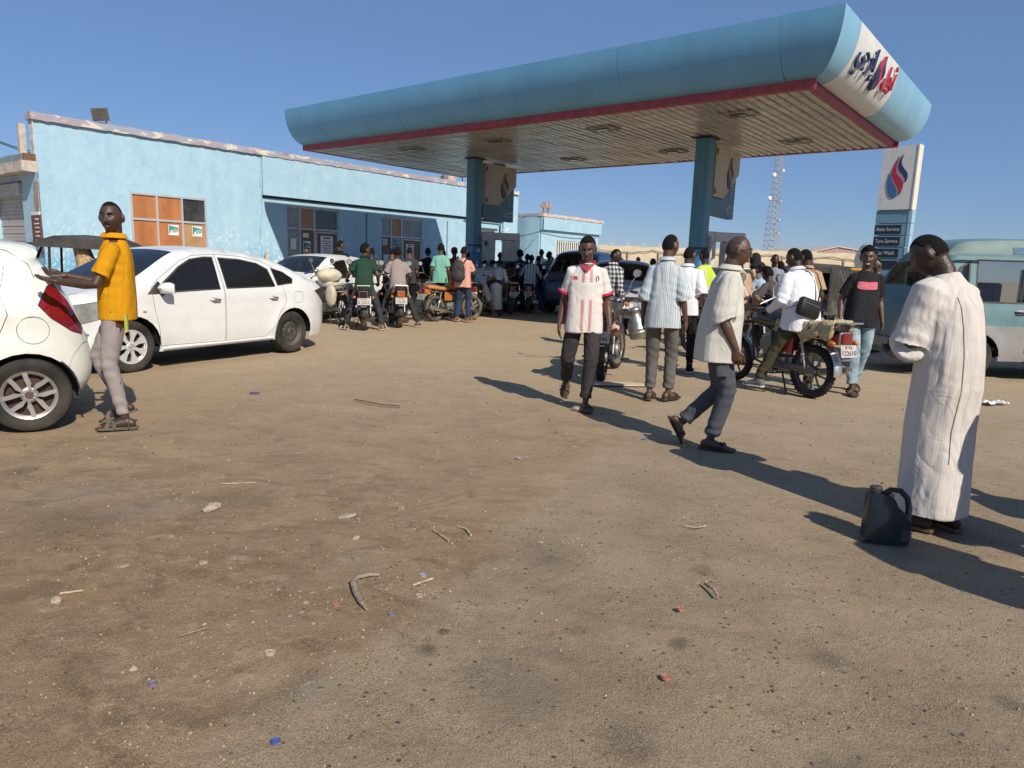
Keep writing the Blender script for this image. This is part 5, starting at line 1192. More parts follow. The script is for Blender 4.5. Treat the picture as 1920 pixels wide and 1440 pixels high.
def splotch(name, base, cols, scale=14, th=.58):
    g = G(name); c = base; c0 = g.mix(0., base, base)
    for i, q in enumerate(cols): c0 = g.mix(g.rng(g.noise(scale*(1+.3*i), 3, .6, vec=g.mapv(g.tc, loc=(i*3.3, i, 0))), th, th+.02), c0, q)
    g.col(c0); g.rough(.85); g.bump(foldh(g), .75, .03); return g.m
def head_verts(hw=1., chin=1.):
    """unit head: returns list of (dir, pos) for a 40x28 sphere; x right, y forward, z up, metres for a 1.75 m adult"""
    out = []; NS, NR = 40, 30
    for i in range(NR+1):
        th = math.pi*i/NR
        for k in range(NS):
            a = 2*math.pi*k/NS; x, y, z = math.sin(th)*math.cos(a), math.sin(th)*math.sin(a), math.cos(th)
            px, py, pz = x*.076*hw, y*.096, z*.117
            if z < 0: t = -z; px *= 1-.26*t**1.3; py = py*(1-.10*t) + (.012*t if y > 0 else .014*t*0)
            if y < 0 and z < -.3: py *= 1-.45*(-z-.3)
            if z > 0: px *= 1+.02*z
            if y > 0:   # face relief
                g = lambda cx, cz, sx, sz: math.exp(-((px-cx)/sx)**2-((pz-cz)/sz)**2)
                py = min(py, .093) 
                py += .022*g(0, -.026, .015, .013)+.016*g(0, -.006, .010, .022)+.009*g(0, -.034, .024, .010)
                py += .006*(g(.028, .028, .022, .008)+g(-.028, .028, .022, .008))-.017*(g(.031, .008, .017, .012)+g(-.031, .008, .017, .012))
                py += .009*g(0, -.060, .024, .006)+.009*g(0, -.074, .020, .006)-.006*g(0, -.067, .028, .003)+.007*g(0, -.102, .018, .012)
                py += .005*(g(.045, -.02, .015, .018)+g(-.045, -.02, .015, .018))
            out.append(((x, y, z), V(px, py, pz)))
    fs = []
    for i in range(NR):
        for k in range(NS): j = (k+1) % NS; fs.append((i*NS+k, (i+1)*NS+k, (i+1)*NS+j, i*NS+j))
    return out, fs
HEADV, HEADF = head_verts()
def hand(mb, W, fd, pn, side, curl=.5, s=1., spread=.012, thumb=.6, fat=1.):
    """W wrist, fd finger direction, pn palm normal (where the palm faces), side +1 if the thumb is on the cross side"""
    fd = Vector(fd).normalized(); pn = Vector(pn); pn = (pn-fd*pn.dot(fd)).normalized(); cd = fd.cross(pn).normalized()*side
    rings = []
    for t, w, h in ((-.02, .023, .017), (.01, .029, .018), (.045, .039, .017), (.075, .041, .014), (.092, .034, .009)):
        c = W+fd*t*s; rings.append([c+cd*(w*s*math.cos(a))+pn*(h*s*math.sin(a)) for a in [2*math.pi*k/14 for k in range(14)]])
    mb.loft(rings)
    for off, L, r in ((.030, .066, .0085), (.010, .076, .0088), (-.011, .071, .0085), (-.030, .055, .0075)):
        p = W+fd*.078*s+cd*off*s; d = fd+cd*off*spread*20; d.normalize(); pts = [W+fd*.05*s+cd*off*.8*s, p]; a = 0
        for seg, fr in enumerate((.42, .32, .26)):
            a += curl*(.75, .9, .6)[seg]*(1+.12*(off < 0)); dd = d*math.cos(a)+pn*math.sin(a); p = p+dd*L*fr*s*1.04; pts.append(p)
        mb.tube(pts, [r*1.05*s*fat, r*1.1*s*fat, r*s*fat, r*.95*s*fat, r*.8*s*fat], 8, ref=cd, round_ends=True)
    b = W+fd*.02*s+cd*.022*s; t1 = (fd*.65+cd*.62+pn*.25*thumb).normalized(); t2 = (fd*.9+cd*.1+pn*.45*thumb).normalized()
    mb.tube([b, b+t1*.04*s, b+t1*.04*s+t2*.03*s, b+t1*.04*s+t2*.055*s], [.0145*s*fat, .0125*s*fat, .0105*s*fat, .009*s*fat], 8, ref=pn, round_ends=True)
def foot(mb, A, f, up, s=1., grow=0., toes=True):
    f = Vector(f).normalized(); up = Vector(up); up = (up-f*up.dot(f)).normalized(); r = f.cross(up)
    rings = []
    for t, w, h, c in ((-.075, .020, .02, -.055), (-.06, .030, .034, -.05), (-.02, .034, .044, -.042), (.03, .036, .040, -.046), (.09, .043, .028, -.060), (.135, .046, .019, -.068), (.165, .040, .014, -.073)):
        rings.append([A+f*t*s+up*(c*s)+r*((w+grow)*s*math.cos(a))+up*((h+grow)*s*math.sin(a)) for a in [2*math.pi*k/12 for k in range(12)]])
    mb.loft(rings)
    if toes:
        for k, (o, L, rr) in enumerate(((-.028, .045, .012), (-.008, .042, .0085), (.008, .036, .008), (.022, .03, .0075), (.034, .022, .007))):
            p = A+f*.155*s+up*(-.076*s)+r*o*s; mb.tube([p-f*.03*s, p+f*L*.6*s, p+f*L*s-up*.004*s], [rr*s, rr*s, rr*.85*s], 7, ref=up, round_ends=True)
ALLP = []
def person(label, loc, rz, P=None, h=1.75, sk=0, top=None, topm=None, bot=None, botm=None, shoe='sandal', shoem=None, hair='short', hm=None, vox=.011, group=None, collar=False, build_=1., seed=1, sleeve='short', hem=-.14, loose=1., extras=None, eyes=False, buttons=False):
    """P: pose in local metres for a 1.75 m body. x right, y forward."""
    D = dict(pel=(0, 0, .94), neck=(0, .02, 1.46), twist=0, LA=(-.10, 0, .09), RA=(.10, 0, .09), Lf=(-.12, 1, 0), Rf=(.12, 1, 0), Lk=(-.1, 1, 0), Rk=(.1, 1, 0), LW=(-.23, .02, .86), RW=(.23, .02, .86),
             Le=(-.12, -1, 0), Re=(.12, -1, 0), Lfd=(0, .1, -1), Rfd=(0, .1, -1), Lpn=(1, .1, 0), Rpn=(-1, .1, 0), curlL=.35, curlR=.35, hyaw=0, hpit=0, hroll=0, neckf=.0)
    if P: D.update(P)
    s = h/1.75; root = thing('person', label, 'person', loc, rz, group); root.scale = (s, s, s)
    b = build_; pel = V(*D['pel']); nk = V(*D['neck']); up = (nk-pel).normalized(); tw = D['twist']
    rtv = V(math.cos(tw), math.sin(tw), 0); rtv = (rtv-up*rtv.dot(up)).normalized(); fw = up.cross(rtv)   # forward
    prt = V(1, 0, 0); L = .26*1.0
    shl = {-1: nk-up*.082-rtv*.145*min(1.12, b), 1: nk-up*.082+rtv*.145*min(1.12, b)}
    hip = {-1: pel+V(-.088, 0, -.03), 1: pel+V(.088, 0, -.03)}
    S = {-1: 'L', 1: 'R'}; kn = {}; an = {}; el = {}; wr = {}
    for q in (-1, 1):
        c = S[q]; kn[q], an[q] = ik(hip[q], D[c+'A'], .414, .417, D[c+'k']); el[q], wr[q] = ik(shl[q], D[c+'W'], .295, .262, D[c+'e'])
    # ---- body
    B_ = MB(); sp = lambda t: pel+(nk-pel)*t
    robe = bot == 'robe'
    full = [(-.16, .12, .10), (-.05, .15*b, .11*b), (.15, .15*b, .112*b), (.38, .135*b, .10*b), (.62, .15*b, .11*b), (.80, .158*b, .102), (.88, .135, .088), (.95, .095, .07), (1.03, .055, .056)]
    B_.tube([sp(t) for t, _, _ in full], [(w, d) for _, w, d in full], 18, ref=fw)
    hz, hp, hr = D['hyaw'], D['hpit'], D['hroll']
    HR = Matrix.Rotation(tw+hz, 3, 'Z') @ Matrix.Rotation(-hp, 3, 'X') @ Matrix.Rotation(hr, 3, 'Y')
    hb = nk+up*.02+V(0, 0, 0); hc = nk + (up*.35+V(0, 0, .65)).normalized()*.068 + HR@V(0, .028+D['neckf'], .09)
    B_.tube([nk-up*.05, nk+up*.03, hc+HR@V(0, -.02, -.065), hc+HR@V(0, -.01, -.03)], [(.062, .060), (.054, .056), (.055, .06), (.05, .05)], 14, ref=fw)
    hv = [hc+HR@p for _, p in HEADV]; B_.add(hv, HEADF)
    for q in (-1, 1):
        e = hc+HR@V(q*.081, -.014, -.004); B_.sphere(e, (.0115, .021, .034), 10, 8, HR@Matrix.Rotation(q*-.45, 3, 'Z'))
        B_.tube([shl[q]-rtv*q*.05, shl[q], shl[q]*.55+el[q]*.45, el[q], el[q]*.7+wr[q]*.3, wr[q]], [.055*b, .054*b, .046*b, .038*b, .040*b, (.026, .022)], 12, round_ends=True)
        hand(B_, wr[q], D[S[q]+'fd'], D[S[q]+'pn'], -q if False else q, D['curl'+S[q]], fat=1.0 if vox < .009 else 1.18)
        B_.tube([hip[q]+V(0, 0, .03), hip[q], hip[q]*.5+kn[q]*.5, kn[q], kn[q]*.68+an[q]*.32, kn[q]*.25+an[q]*.75, an[q]], [.085*b, .088*b, .070*b, .052, .055, .036, .033], 12, round_ends=True)
        fd = Vector(D[S[q]+'f']); shin = (kn[q]-an[q]).normalized(); up_ = V(0, 0, 1) if abs(fd.normalized().z) < .6 else shin
        foot(B_, an[q], fd, up_, toes=shoe != 'shoe')
    me = remeshed(B_, vox, 2 if vox > .009 else 1); body = link(me, 'body', skin(sk), root)
    # ---- hair
    if hair != 'none':
        Hm = MB(); rn_ = random.Random(seed); vs = []
        th = {'short': .0008, 'buzz': -.0006, 'bald': -.0012, 'afro': .022, 'curly': .016, 'mid': .008}[hair]
        for (x, y, z), p in HEADV:
            line = .60 if y > .25 else (.60-(.25-y)*1.75 if y > -.35 else -.45)
            if hair == 'bald': line += .1 if y > 0 else .0
            if abs(x) > .75 and y > -.3: line = max(line, .22)
            m = max(0, min(1, (z-line+.05)/.2)); m = m*m*(3-2*m)
            n = p.normalized(); jit = rn_.uniform(-.35, .55)*th if hair in ('afro', 'curly') else rn_.uniform(-.1, .1)*th
            vs.append(hc+HR@(p-n*.012+n*m*(.012+.002+th+jit+ (th*.5*max(0, z) if hair != 'bald' else 0))))
        Hm.add(vs, HEADF); Hm.build('hair', hm or M_HAIR, root, smooth=True)
    if eyes:
        for q in (-1, 1):
            e = MB(); e.sphere(hc+HR@V(q*.031, .0745, .006), (.0125, .008, .0055), 10, 6, HR); eo = e.build('eye', M_EYE, root, smooth=True)
            e = MB(); e.sphere(hc+HR@V(q*.031, .0815, .006), (.006, .0028, .0055), 8, 6, HR); e.build('iris', M_BLACKM, eo, smooth=True)
            e = MB(); e.tube([hc+HR@V(q*.014, .098, .026), hc+HR@V(q*.032, .094, .032), hc+HR@V(q*.05, .082, .026)], [.003, .0042, .002], 6); e.build('eyebrow', M_HAIR, root)
        e = MB(); e.tube([hc+HR@V(-.024, .084, -.065), hc+HR@V(0, .099, -.063), hc+HR@V(.024, .084, -.065)], [.003, .0055, .003], 6); e.tube([hc+HR@V(-.022, .083, -.070), hc+HR@V(0, .097, -.0745), hc+HR@V(.022, .083, -.070)], [.003, .0055, .003], 6); e.build('lips', M_LIP, root, smooth=True)
    cv = max(vox, .0085)
    # ---- legs clothing
    kseed = seed*7
    if bot in ('trousers', 'shorts', 'slim'):
        T = MB(); slim = .86 if bot == 'slim' else 1.0
        T.tube([sp(.22), sp(.1), pel+V(0, 0, -.03), pel+V(0, 0, -.12)], [(.142*b, .105*b), (.150*b, .112*b), (.158*b, .122*b), (.12*b, .10)], 20, ref=V(0, 1, 0))
        for q in (-1, 1):
            a, k, n = hip[q], kn[q], an[q]; f_ = .93 if bot != 'shorts' else .18
            e = k*(1-f_)+n*f_; rr = [.078*b, .086*b*slim, .086*b*slim, .074*slim, .070*slim, .064*slim, .062*slim] if bot != 'slim' else [.078*b, .084*b, .075, .061, .059, .047, .043]
            pts = [a+V(0, 0, .05), a, a*.5+k*.5, k, k*.66+e*.34, k*.2+e*.8, e]
            if bot == 'shorts': pts = [a+V(0, 0, .05), a, a*.5+k*.5, k*.9+a*.1, e]; rr = [.09, .10, .1, .095, .092]
            T.tube(pts, rr, 14, round_ends=False)
        me = remeshed(T, cv, 3); kk = [(kn[q], .11, .8) for q in (-1, 1)]+[(an[q]+V(0, 0, .05), .12, 1.0) for q in (-1, 1)]+[(pel+V(0, .1, -.1), .12, .6)]
        wrinkle(me, .0062, kseed+1, 30, 9, kk); link(me, 'trousers' if bot != 'shorts' else 'shorts', botm, root)
    # ---- upper clothing
    if top:
        T = MB(); lo = loose
        rings = [(hem/.52, .190*b*lo, .138*b*lo), (hem/.52*.5, .186*b*lo, .136*b*lo), (.1, .176*b*lo, .132*b*lo), (.38, .166*b*lo, .124*b*lo), (.62, .166*b, .122*b), (.78, .162*b, .112*b), (.87, .138*b, .096), (.94, .104, .082), (.985, .078, .072), (1.01, .066, .066)]
        base = [sp(max(t, 0)) + (V(0, 0, t*.52) if t < 0 else V(0, 0, 0)) for t, _, _ in rings]
        if robe:
            ft = (an[-1]+an[1])*.5; bz = D.get('hemz', .22)
            T.tube([V(ft.x, ft.y+.02, bz), V(ft.x, ft.y+.02, bz+.12), V(ft.x, ft.y*.5+.03, .6), pel-V(0, -.02, .12), sp(.12)+V(0, .015, 0), sp(.4), sp(.62), sp(.78), sp(.87), sp(.94), sp(1.02)], [(.205*lo, .175*lo), (.20*lo, .17*lo), (.19*lo, .165*lo), (.178*b, .158*b), (.172*b, .15*b), (.168*b, .142*b), (.175*b, .138*b), (.172*b, .12*b), (.148*b, .10), (.11, .085), (.068, .07)], 26, ref=V(0, 1, 0))
        else: T.tube(base, [(w, d) for _, w, d in rings], 26, ref=fw, sq=.78)
        for q in (-1, 1):
            a, e, w = shl[q], el[q], wr[q]; ins = a-rtv*q*.055+up*.012
            if sleeve == 'short': c = a*.25+e*.75; T.tube([ins, a, a*.6+c*.4, c], [.054*b, .063*b, .067*b*lo, .072*b*lo], 14)
            elif sleeve == 'half': c = e; T.tube([ins, a, a*.5+c*.5, c, c*.93+w*.07], [.056*b, .067*b, .073*b*lo, .078*b*lo, .081*b*lo], 14)
            elif sleeve == 'rolled': c = e*.86+w*.14; T.tube([ins, a, a*.5+c*.5, c*.9+a*.1, c], [.062*b, .076*b, .082*b, .085*b, .092*b], 14)
            else: c = e*.08+w*.92; T.tube([ins, a, a*.5+e*.5, e, e*.5+c*.5, c], [.056*b, .066*b, .062*b, .056*b, .050, .043], 14)
        me = remeshed(T, cv, 3); kk = [(el[q], .11, .8) for q in (-1, 1)]+[(shl[q]-up*.12, .09, .5) for q in (-1, 1)]
        wrinkle(me, .0088 if not robe else .0085, kseed+2, 26 if not robe else 23, 4.5 if not robe else 2.6, kk)
        ob = link(me, top, topm, root)
        D['_top'] = ob
        if collar:
            c = MB(); cc = nk+up*.035; rr = .066
            rings = []
            for k in range(27):
                a = R(100)+R(340)*k/26+R(0); dr = (rtv*math.cos(a)+fw*math.sin(a)); w = 1.0
                base_ = cc+dr*rr-up*.016+fw*.004; rings.append([base_, base_+up*.022-dr*.002, base_+up*.026+dr*.006, base_-up*.010+dr*.034, base_-up*.014+dr*.026])
            c.loft(rings, closed=True); c.build('collar', topm if not isinstance(topm, (list, tuple)) else topm[0], root, smooth=50)
        # chest / back lookup for prints
        deps = [v.co.copy() for v in me.vertices]; D['bvh'] = BVHTree.FromPolygons([v.co for v in me.vertices], [p.vertices[:] for p in me.polygons])
    # ---- shoes
    if shoe:
        sm = shoem or mat('brown_sandal', (.07, .05, .035), .7, var=.2, dust=.4)
        for q in (-1, 1):
            f = Vector(D[S[q]+'f']).normalized(); shin = (kn[q]-an[q]).normalized(); u = V(0, 0, 1) if abs(f.z) < .6 else shin; u = (u-f*u.dot(f)).normalized(); r_ = f.cross(u); A = an[q]
            if shoe == 'shoe':
                m = MB(); foot(m, A, f, u, 1.05, .010, False); m.tube([A+u*.03, A-u*.02], [(.045, .05), (.045, .055)], 12, ref=f); o = link(remeshed(m, .009, 3), 'shoe', sm, root)
                m = MB(); m.loft([[A+f*t-u*z+r_*w*sg for z, sg in ((.072, 1), (.092, 1), (.092, -1), (.072, -1))] for t, w in ((-.085, .025), (-.06, .038), (.03, .04), (.12, .052), (.17, .044), (.2, .02))]); m.build('sole', mat('white_shoe_sole', (.6, .6, .58), .6, dust=.3), o)
            else:
                m = MB(); pts = [(-.09, .018), (-.075, .034), (-.03, .038), (.03, .040), (.10, .050), (.15, .050), (.185, .036), (.2, .015)]
                out = [(t, w) for t, w in pts]+[(t, -w) for t, w in reversed(pts)]
                m.prism(out, .020, lambda X, Y, d: A+f*X+r_*Y-u*(.092-d*.9)); o = m.build('sandal', sm, root)
                m = MB()
                def band(t0, t1, hgt, wd=.016):
                    pp = [A+f*(t0+(t1-t0)*(.5-.5*math.cos(a)))+r_*(.05*math.cos(a))+u*(-.082+hgt*math.sin(a)) for a in [math.pi*k/10 for k in range(11)]]
                    m.tube(pp, [(wd, .004)]*11, 6, ref=f)
                band(.07, .12, .048); band(.12, .07, .049)
                if seed % 2: band(-.03, -.03, .075, .01)
                m.build('strap', sm, o)
    D.update(hc=hc, HR=HR, nk=nk, up=up, fw=fw, rtv=rtv, pel=pel, sh=shl, el=el, wr=wr, root=root)
    ALLP.append(root)
    if extras: extras(root, D)
    return root, D
def decal(D, poly, m, name, back=False, lift=.003, step=.02, ox=0, oz=0):
    """a flat print laid on the chest or the back: poly in (x, z) metres of the body frame"""
    bvh = D['bvh']; dirv = V(0, -1, 0) if not back else V(0, 1, 0); mb = MB()
    def hit(x, z):
        o = V(x, .8 if not back else -.8, z); r = bvh.ray_cast(o, dirv); 
        return (r[0]-dirv*lift) if r[0] is not None else None
    xs = [p[0] for p in poly]; zs = [p[1] for p in poly]; 
    pts = [Vector(p) for p in resample(poly, step)]; n = len(pts); edges = [(i, (i+1) % n) for i in range(n)]
    x = min(xs)
    while x < max(xs):
        z = min(zs)
        while z < max(zs):
            if inpoly((x, z), poly): pts.append(Vector((x, z)))
            z += step
        x += step
    res = geometry.delaunay_2d_cdt(pts, edges, [], 0, 1e-5); P3 = [hit(v.x, v.y) for v in res[0]]
    for t in res[2]:
        c = (sum(res[0][i].x for i in t)/3, sum(res[0][i].y for i in t)/3)
        if inpoly(c, poly) and all(P3[i] is not None for i in t):
            q = [P3[i] for i in t]
            if max((q[0]-q[1]).length, (q[1]-q[2]).length) < .08: mb.add(q, [(0, 1, 2)])
    if mb.f: return mb.build(name, m, D['root'], fix=False)
def rect(x0, z0, x1, z1): return [(x0, z0), (x1, z0), (x1, z1), (x0, z1)]
# ================================================================ MOTORCYCLES (local: y forward, origin under the rear axle)
def bike(label, loc, rz, tank=(.25, .02, .02), fleece=None, plate='A 3521', tail=M_TAIL, steer=0., rack=True, mirrors=True, lean=0., detail=True, mud=True, sidecase=None, seatm=None, side=None, chromeg=False):
    root = thing('motorcycle', label, 'motorcycle', loc, rz, 'motorcycles waiting for fuel'); root.rotation_euler = (0, lean, rz)
    MT = mat('bike_tank_%02d_%02d' % (int(tank[0]*100), int(tank[2]*100)), tank, .3, var=.1, coat=.6, dust=.25)
    MS = mat('bike_side_%02d' % int(side[0]*100), side, .3, var=.1, coat=.6, dust=.2) if side else MT; MG = M_CHROME if chromeg else M_BLACKM
    TY = M_MUDRUB if mud else M_RUBBER
    def wheel(y, r, w, nm='wheel'):
        o = thing(nm, None, None, (0, y, r), 0); o.parent = root
        t = MB(); pr = [(r-.075, -w*.35), (r-.05, -w*.5), (r-.02, -w*.45), (r-.006, -w*.25), (r-.003, 0), (r-.006, w*.25), (r-.02, w*.45), (r-.05, w*.5), (r-.075, w*.35)]
        t.lathe(pr, (0, 0, 0), 'x', 40)
        if detail:
            for k in range(36):
                a = 2*math.pi*k/36; 
                for q, da in ((-.3, 0), (0, .08), (.3, 0)):
                    rot = Matrix.Rotation(a+da, 3, 'X'); t.box(rot@V(q*w, 0, r-.005-abs(q)*.03), (w*.22, .024, .014), rot@Matrix.Rotation(q*-1.6, 3, 'Y'))
        t.build('tyre', TY, o, smooth=40)
        m = MB(); m.lathe([(r-.072, -w*.33), (r-.09, -w*.2), (r-.095, 0), (r-.09, w*.2), (r-.072, w*.33)], (0, 0, 0), 'x', 36)
        m.build('rim', mat('dark_alloy_rim', (.12, .12, .12), .4, .6, var=.1, dust=.3), o, smooth=50)
        m = MB(); m.lathe([(0, -.06), (.06, -.06), (.065, -.03), (.045, -.02), (.045, .02), (.065, .03), (.06, .06), (0, .06)], (0, 0, 0), 'x', 18); m.build('hub', M_STEELG, o, smooth=40)
        m = MB()
        for k in range(5):
            a = 2*math.pi*k/5; d = V(0, math.cos(a), math.sin(a)); e = V(0, math.cos(a+.35), math.sin(a+.35)); e2 = V(0, math.cos(a-.35), math.sin(a-.35))
            m.tube([d*.05, e*(r-.1)], [(.014, .012), (.010, .012)], 6); m.tube([d*.05, e2*(r-.1)], [(.014, .012), (.010, .012)], 6)
        m.build('spokes', mat('dark_alloy_rim', (1, 1, 1)), o); return o
    wheel(0, .31, .105)
    F = thing('front_assembly', None, None, (0, 1.0, 0), 0); F.parent = root; F.rotation_euler = (0, 0, steer)
    fwo = wheel(1.27, .305, .085); fwo.parent = F; fwo.location = (0, .27, .305)
    # frame, swingarm, shocks
    m = MB()
    for s in (-1, 1):
        m.tube([(s*.09, 0, .31), (s*.09, .45, .34)], .02, 8); m.tube([(s*.08, .95, .9), (s*.1, .55, .72), (s*.1, .0, .74), (s*.09, -.3, .8)], .014, 7); m.tube([(s*.1, .45, .34), (s*.1, .35, .72)], .014, 7); m.tube([(s*.07, .95, .85), (s*.09, .85, .35), (s*.09, .45, .26)], .016, 7)
    m.build('frame', M_BLACKM, root)
    for s in (-1, 1):
        m = MB(); m.tube([(s*.125, .0, .34), (s*.125, .1, .70)], .013, 8); o = m.build('shock_absorber', M_CHROME, root, smooth=50)
        m = MB(); m.tube([(s*.125+.025*math.cos(t*2.2), .03+.06*t/22+.025*math.sin(t*2.2), .44+.2*t/22) for t in range(23)], .006, 5); m.build('spring', M_CHROME, o)
    # engine
    m = MB(); m.rbox((0, .52, .36), (.22, .34, .2), .05); m.lathe([(0, .11), (.09, .11), (.1, .13), (.085, .155), (0, .16)], (0, .5, .36), 'x', 20); m.lathe([(0, -.11), (.08, -.11), (.09, -.13), (.075, -.15), (0, -.155)], (0, .56, .36), 'x', 20); m.build('crankcase', mat('cast_alloy', (.38, .38, .37), .4, .8, var=.2, dust=.35), root, smooth=40)
    rc = Matrix.Rotation(R(-18), 3, 'X'); m = MB()
    for k in range(8): m.box(V(0, .63, .47)+rc@V(0, 0, k*.024), (.2-.01*(k > 5), .19, .012), rc)
    m.rbox(V(0, .63, .47)+rc@V(0, 0, .09), (.13, .13, .2), .03, rc); m.rbox(V(0, .63, .47)+rc@V(0, 0, .2), (.16, .16, .05), .02, rc); m.build('cylinder_fins', mat('cast_alloy', (1, 1, 1)), root)
    m = MB(); m.tube([(.07, .72, .55), (.11, .84, .45), (.12, .78, .25), (.15, .5, .2), (.17, .25, .24)], .018, 8); m.tube([(.17, .28, .235), (.17, .2, .25), (.175, -.32, .36), (.175, -.36, .365)], [.02, .04, .046, .036], 14); m.build('exhaust', M_CHROME, root, smooth=50)
    m = MB(); m.lathe([(.015, .0), (.03, 0)], (.175, -.362, .365), 'y', 12); m.build('exhaust_tip', M_BLACKM, root)
    MB().rbox((-.12, .2, .34), (.03, .62, .08), .03).build('chain_cover', mat('dull_steel_cover', (.14, .14, .14), .5, .6, var=.2, dust=.3), root, smooth=40); MB().rbox((.14, .33, .6), (.03, .26, .2), .03).build('side_cover', MS, root, smooth=40); MB().rbox((-.14, .33, .6), (.03, .26, .2), .03).build('side_cover', MS, root, smooth=40)
    m = MB(); m.tube([(-.26, .4, .24), (.26, .4, .24)], .012, 6); m.tube([(-.2, .08, .3), (-.24, .1, .3)], .012, 6); m.rbox((-.26, .4, .255), (.1, .05, .025), .01); m.rbox((.26, .4, .255), (.1, .05, .025), .01); m.tube([(-.1, .35, .24), (-.17, .2, .03)], .012, 6); m.build('footrest', M_BLACKM, root)
    # tank
    m = MB(); rings = []
    for y, w, z0, z1 in ((.42, .06, .78, .86), (.46, .10, .75, .92), (.6, .13, .73, .97), (.78, .145, .74, 1.0), (.9, .13, .77, .99), (.96, .08, .82, .95)):
        rings.append([(w*math.cos(a), y, (z0+z1)/2+(z1-z0)/2*math.sin(a)*(1 if math.sin(a) > 0 else .9)) for a in [2*math.pi*k/16 for k in range(16)]])
    m.loft(rings); m.build('fuel_tank', MT, root, smooth=60); m = MB(); m.lathe([(0, .015), (.035, .015), (.035, 0)], (0, .72, 1.0), 'z', 14); m.build('tank_cap', M_CHROME, root)
    # seat
    m = MB(); rings = []
    for y, w, z0, z1 in ((.48, .07, .76, .82), (.42, .10, .75, .84), (.2, .13, .74, .82), (-.05, .14, .76, .86), (-.28, .12, .79, .89), (-.34, .08, .81, .88)):
        rings.append([(w*max(-1, min(1, 1.25*math.cos(a))), y, (z0+z1)/2+(z1-z0)/2*max(-1, min(1, 1.2*math.sin(a)))) for a in [2*math.pi*k/16 for k in range(16)]])
    m.loft(rings); m.build('seat', seatm or M_PLAST, root, smooth=60)
    # rear fender, rack, lamps, plate
    m = MB(); m.lathe([(.355, -.065), (.375, -.04), (.38, 0), (.375, .04), (.355, .065)], (0, 0, .33), 'x', 20, arc=(60, 185)); m.build('rear_mudguard', MG, root, smooth=50)
    m = MB(); m.rbox((0, -.3, .72), (.18, .16, .12), .03); m.build('tail_cowl', MS, root, smooth=40)
    if rack:
        m = MB(); m.tube([(.12, .1, .84), (.13, -.3, .9), (.12, -.5, .91), (-.12, -.5, .91), (-.13, -.3, .9), (-.12, .1, .84)], .011, 7)
        for x in (-.06, 0, .06): m.tube([(x, -.22, .895), (x, -.5, .91)], .008, 6)
        m.tube([(-.12, -.3, .9), (.12, -.3, .9)], .009, 6)
        for s in (-1, 1): m.tube([(s*.12, -.42, .905), (s*.1, -.2, .72), (s*.1, .1, .7)], .01, 6)
        m.build('luggage_rack', M_CHROME, root, smooth=50)
    m = MB(); m.rbox((0, -.415, .735), (.15, .05, .12), .02); t = m.build('tail_light', tail, root, smooth=40)
    MB().rbox((0, -.39, .735), (.17, .03, .14), .02).build('tail_light_rim', M_CHROME, root)
    pp = MB().box((0, -.46, .60), (.24, .006, .135), Matrix.Rotation(R(-12), 3, 'X')).build('number_plate', mat('dusty_number_plate', (.50, .49, .46), .7, var=.2, scale=12, dust=.5), root)
    Mx = Matrix.Translation((0, -.466, .60)) @ Matrix.Rotation(R(-12), 4, 'X') @ Matrix.Rotation(R(90), 4, 'X')
    lettering(plate, .075, Mx@Matrix.Translation((0, -.045, 0)), M_INK, pp, .001); lettering('\u0661\u0662 \u0663\u0665', .05, Mx@Matrix.Translation((0, .025, 0)), M_INK, pp, .001)
    m = MB(); m.rbox((0, -.43, .50), (.12, .05, .02), .01); m.build('plate_lamp', M_CHROME, root)
    for s in (-1, 1):
        m = MB(); m.tube([(s*.08, -.36, .68), (s*.17, -.37, .68)], .007, 5); m.build('indicator_stalk', M_BLACKM, root)
        m = MB(); m.tube([(s*.18, -.345, .68), (s*.18, -.37, .68), (s*.18, -.40, .68)], [.024, .034, .026], 12, round_ends=True); m.build('indicator', mat('orange_indicator', (.55, .13, .01), .2, var=.05, coat=.6), root, smooth=60)
    # fork etc on the steering assembly (origin y = 1.0)
    for s in (-1, 1):
        m = MB(); m.tube([(s*.085, .27, .305), (s*.085, .18, .56)], .024, 10); m.tube([(s*.085, .18, .56), (s*.085, .02, .98)], .016, 8); m.build('fork_leg', M_CHROME, F, smooth=50)
    m = MB(); m.lathe([(.335, -.05), (.35, -.03), (.352, 0), (.35, .03), (.335, .05)], (0, .27, .305), 'x', 18, arc=(25, 170)); m.build('front_mudguard', MG, F, smooth=50)
    m = MB(); m.box((0, .03, .96), (.22, .06, .03)); m.box((0, .1, .8), (.22, .06, .03)); m.build('fork_yoke', M_BLACKM, F)
    m = MB(); m.tube([(-.38, -.16, 1.10), (-.26, -.08, 1.12), (-.1, .03, 1.02), (.1, .03, 1.02), (.26, -.08, 1.12), (.38, -.16, 1.10)], .011, 8); m.build('handlebar', M_CHROME, F, smooth=50)
    for s in (-1, 1):
        m = MB(); m.tube([(s*.28, -.095, 1.117), (s*.39, -.165, 1.10)], .018, 10); m.build('grip', M_PLAST, F, smooth=50)
        m = MB(); m.tube([(s*.27, -.04, 1.13), (s*.36, -.06, 1.12), (s*.4, -.12, 1.105)], .006, 5); m.build('brake_lever', M_STEELG, F)
        if mirrors:
            m = MB(); m.tube([(s*.24, -.07, 1.12), (s*.27, -.03, 1.24), (s*.33, -.06, 1.32)], .006, 5); m.build('mirror_stem', M_CHROME, F)
            rot = Matrix.Rotation(R(-8), 3, 'X'); m = MB(); m.sphere((s*.34, -.045, 1.36), (.062, .018, .058), 16, 8, rot); o = m.build('mirror', M_PLAST, F, smooth=60)
            m = MB(); m.lathe([(0, 0), (.05, 0)], (s*.34, -.068, 1.36), 'y', 18); m.build('mirror_glass', M_CHROME, o)
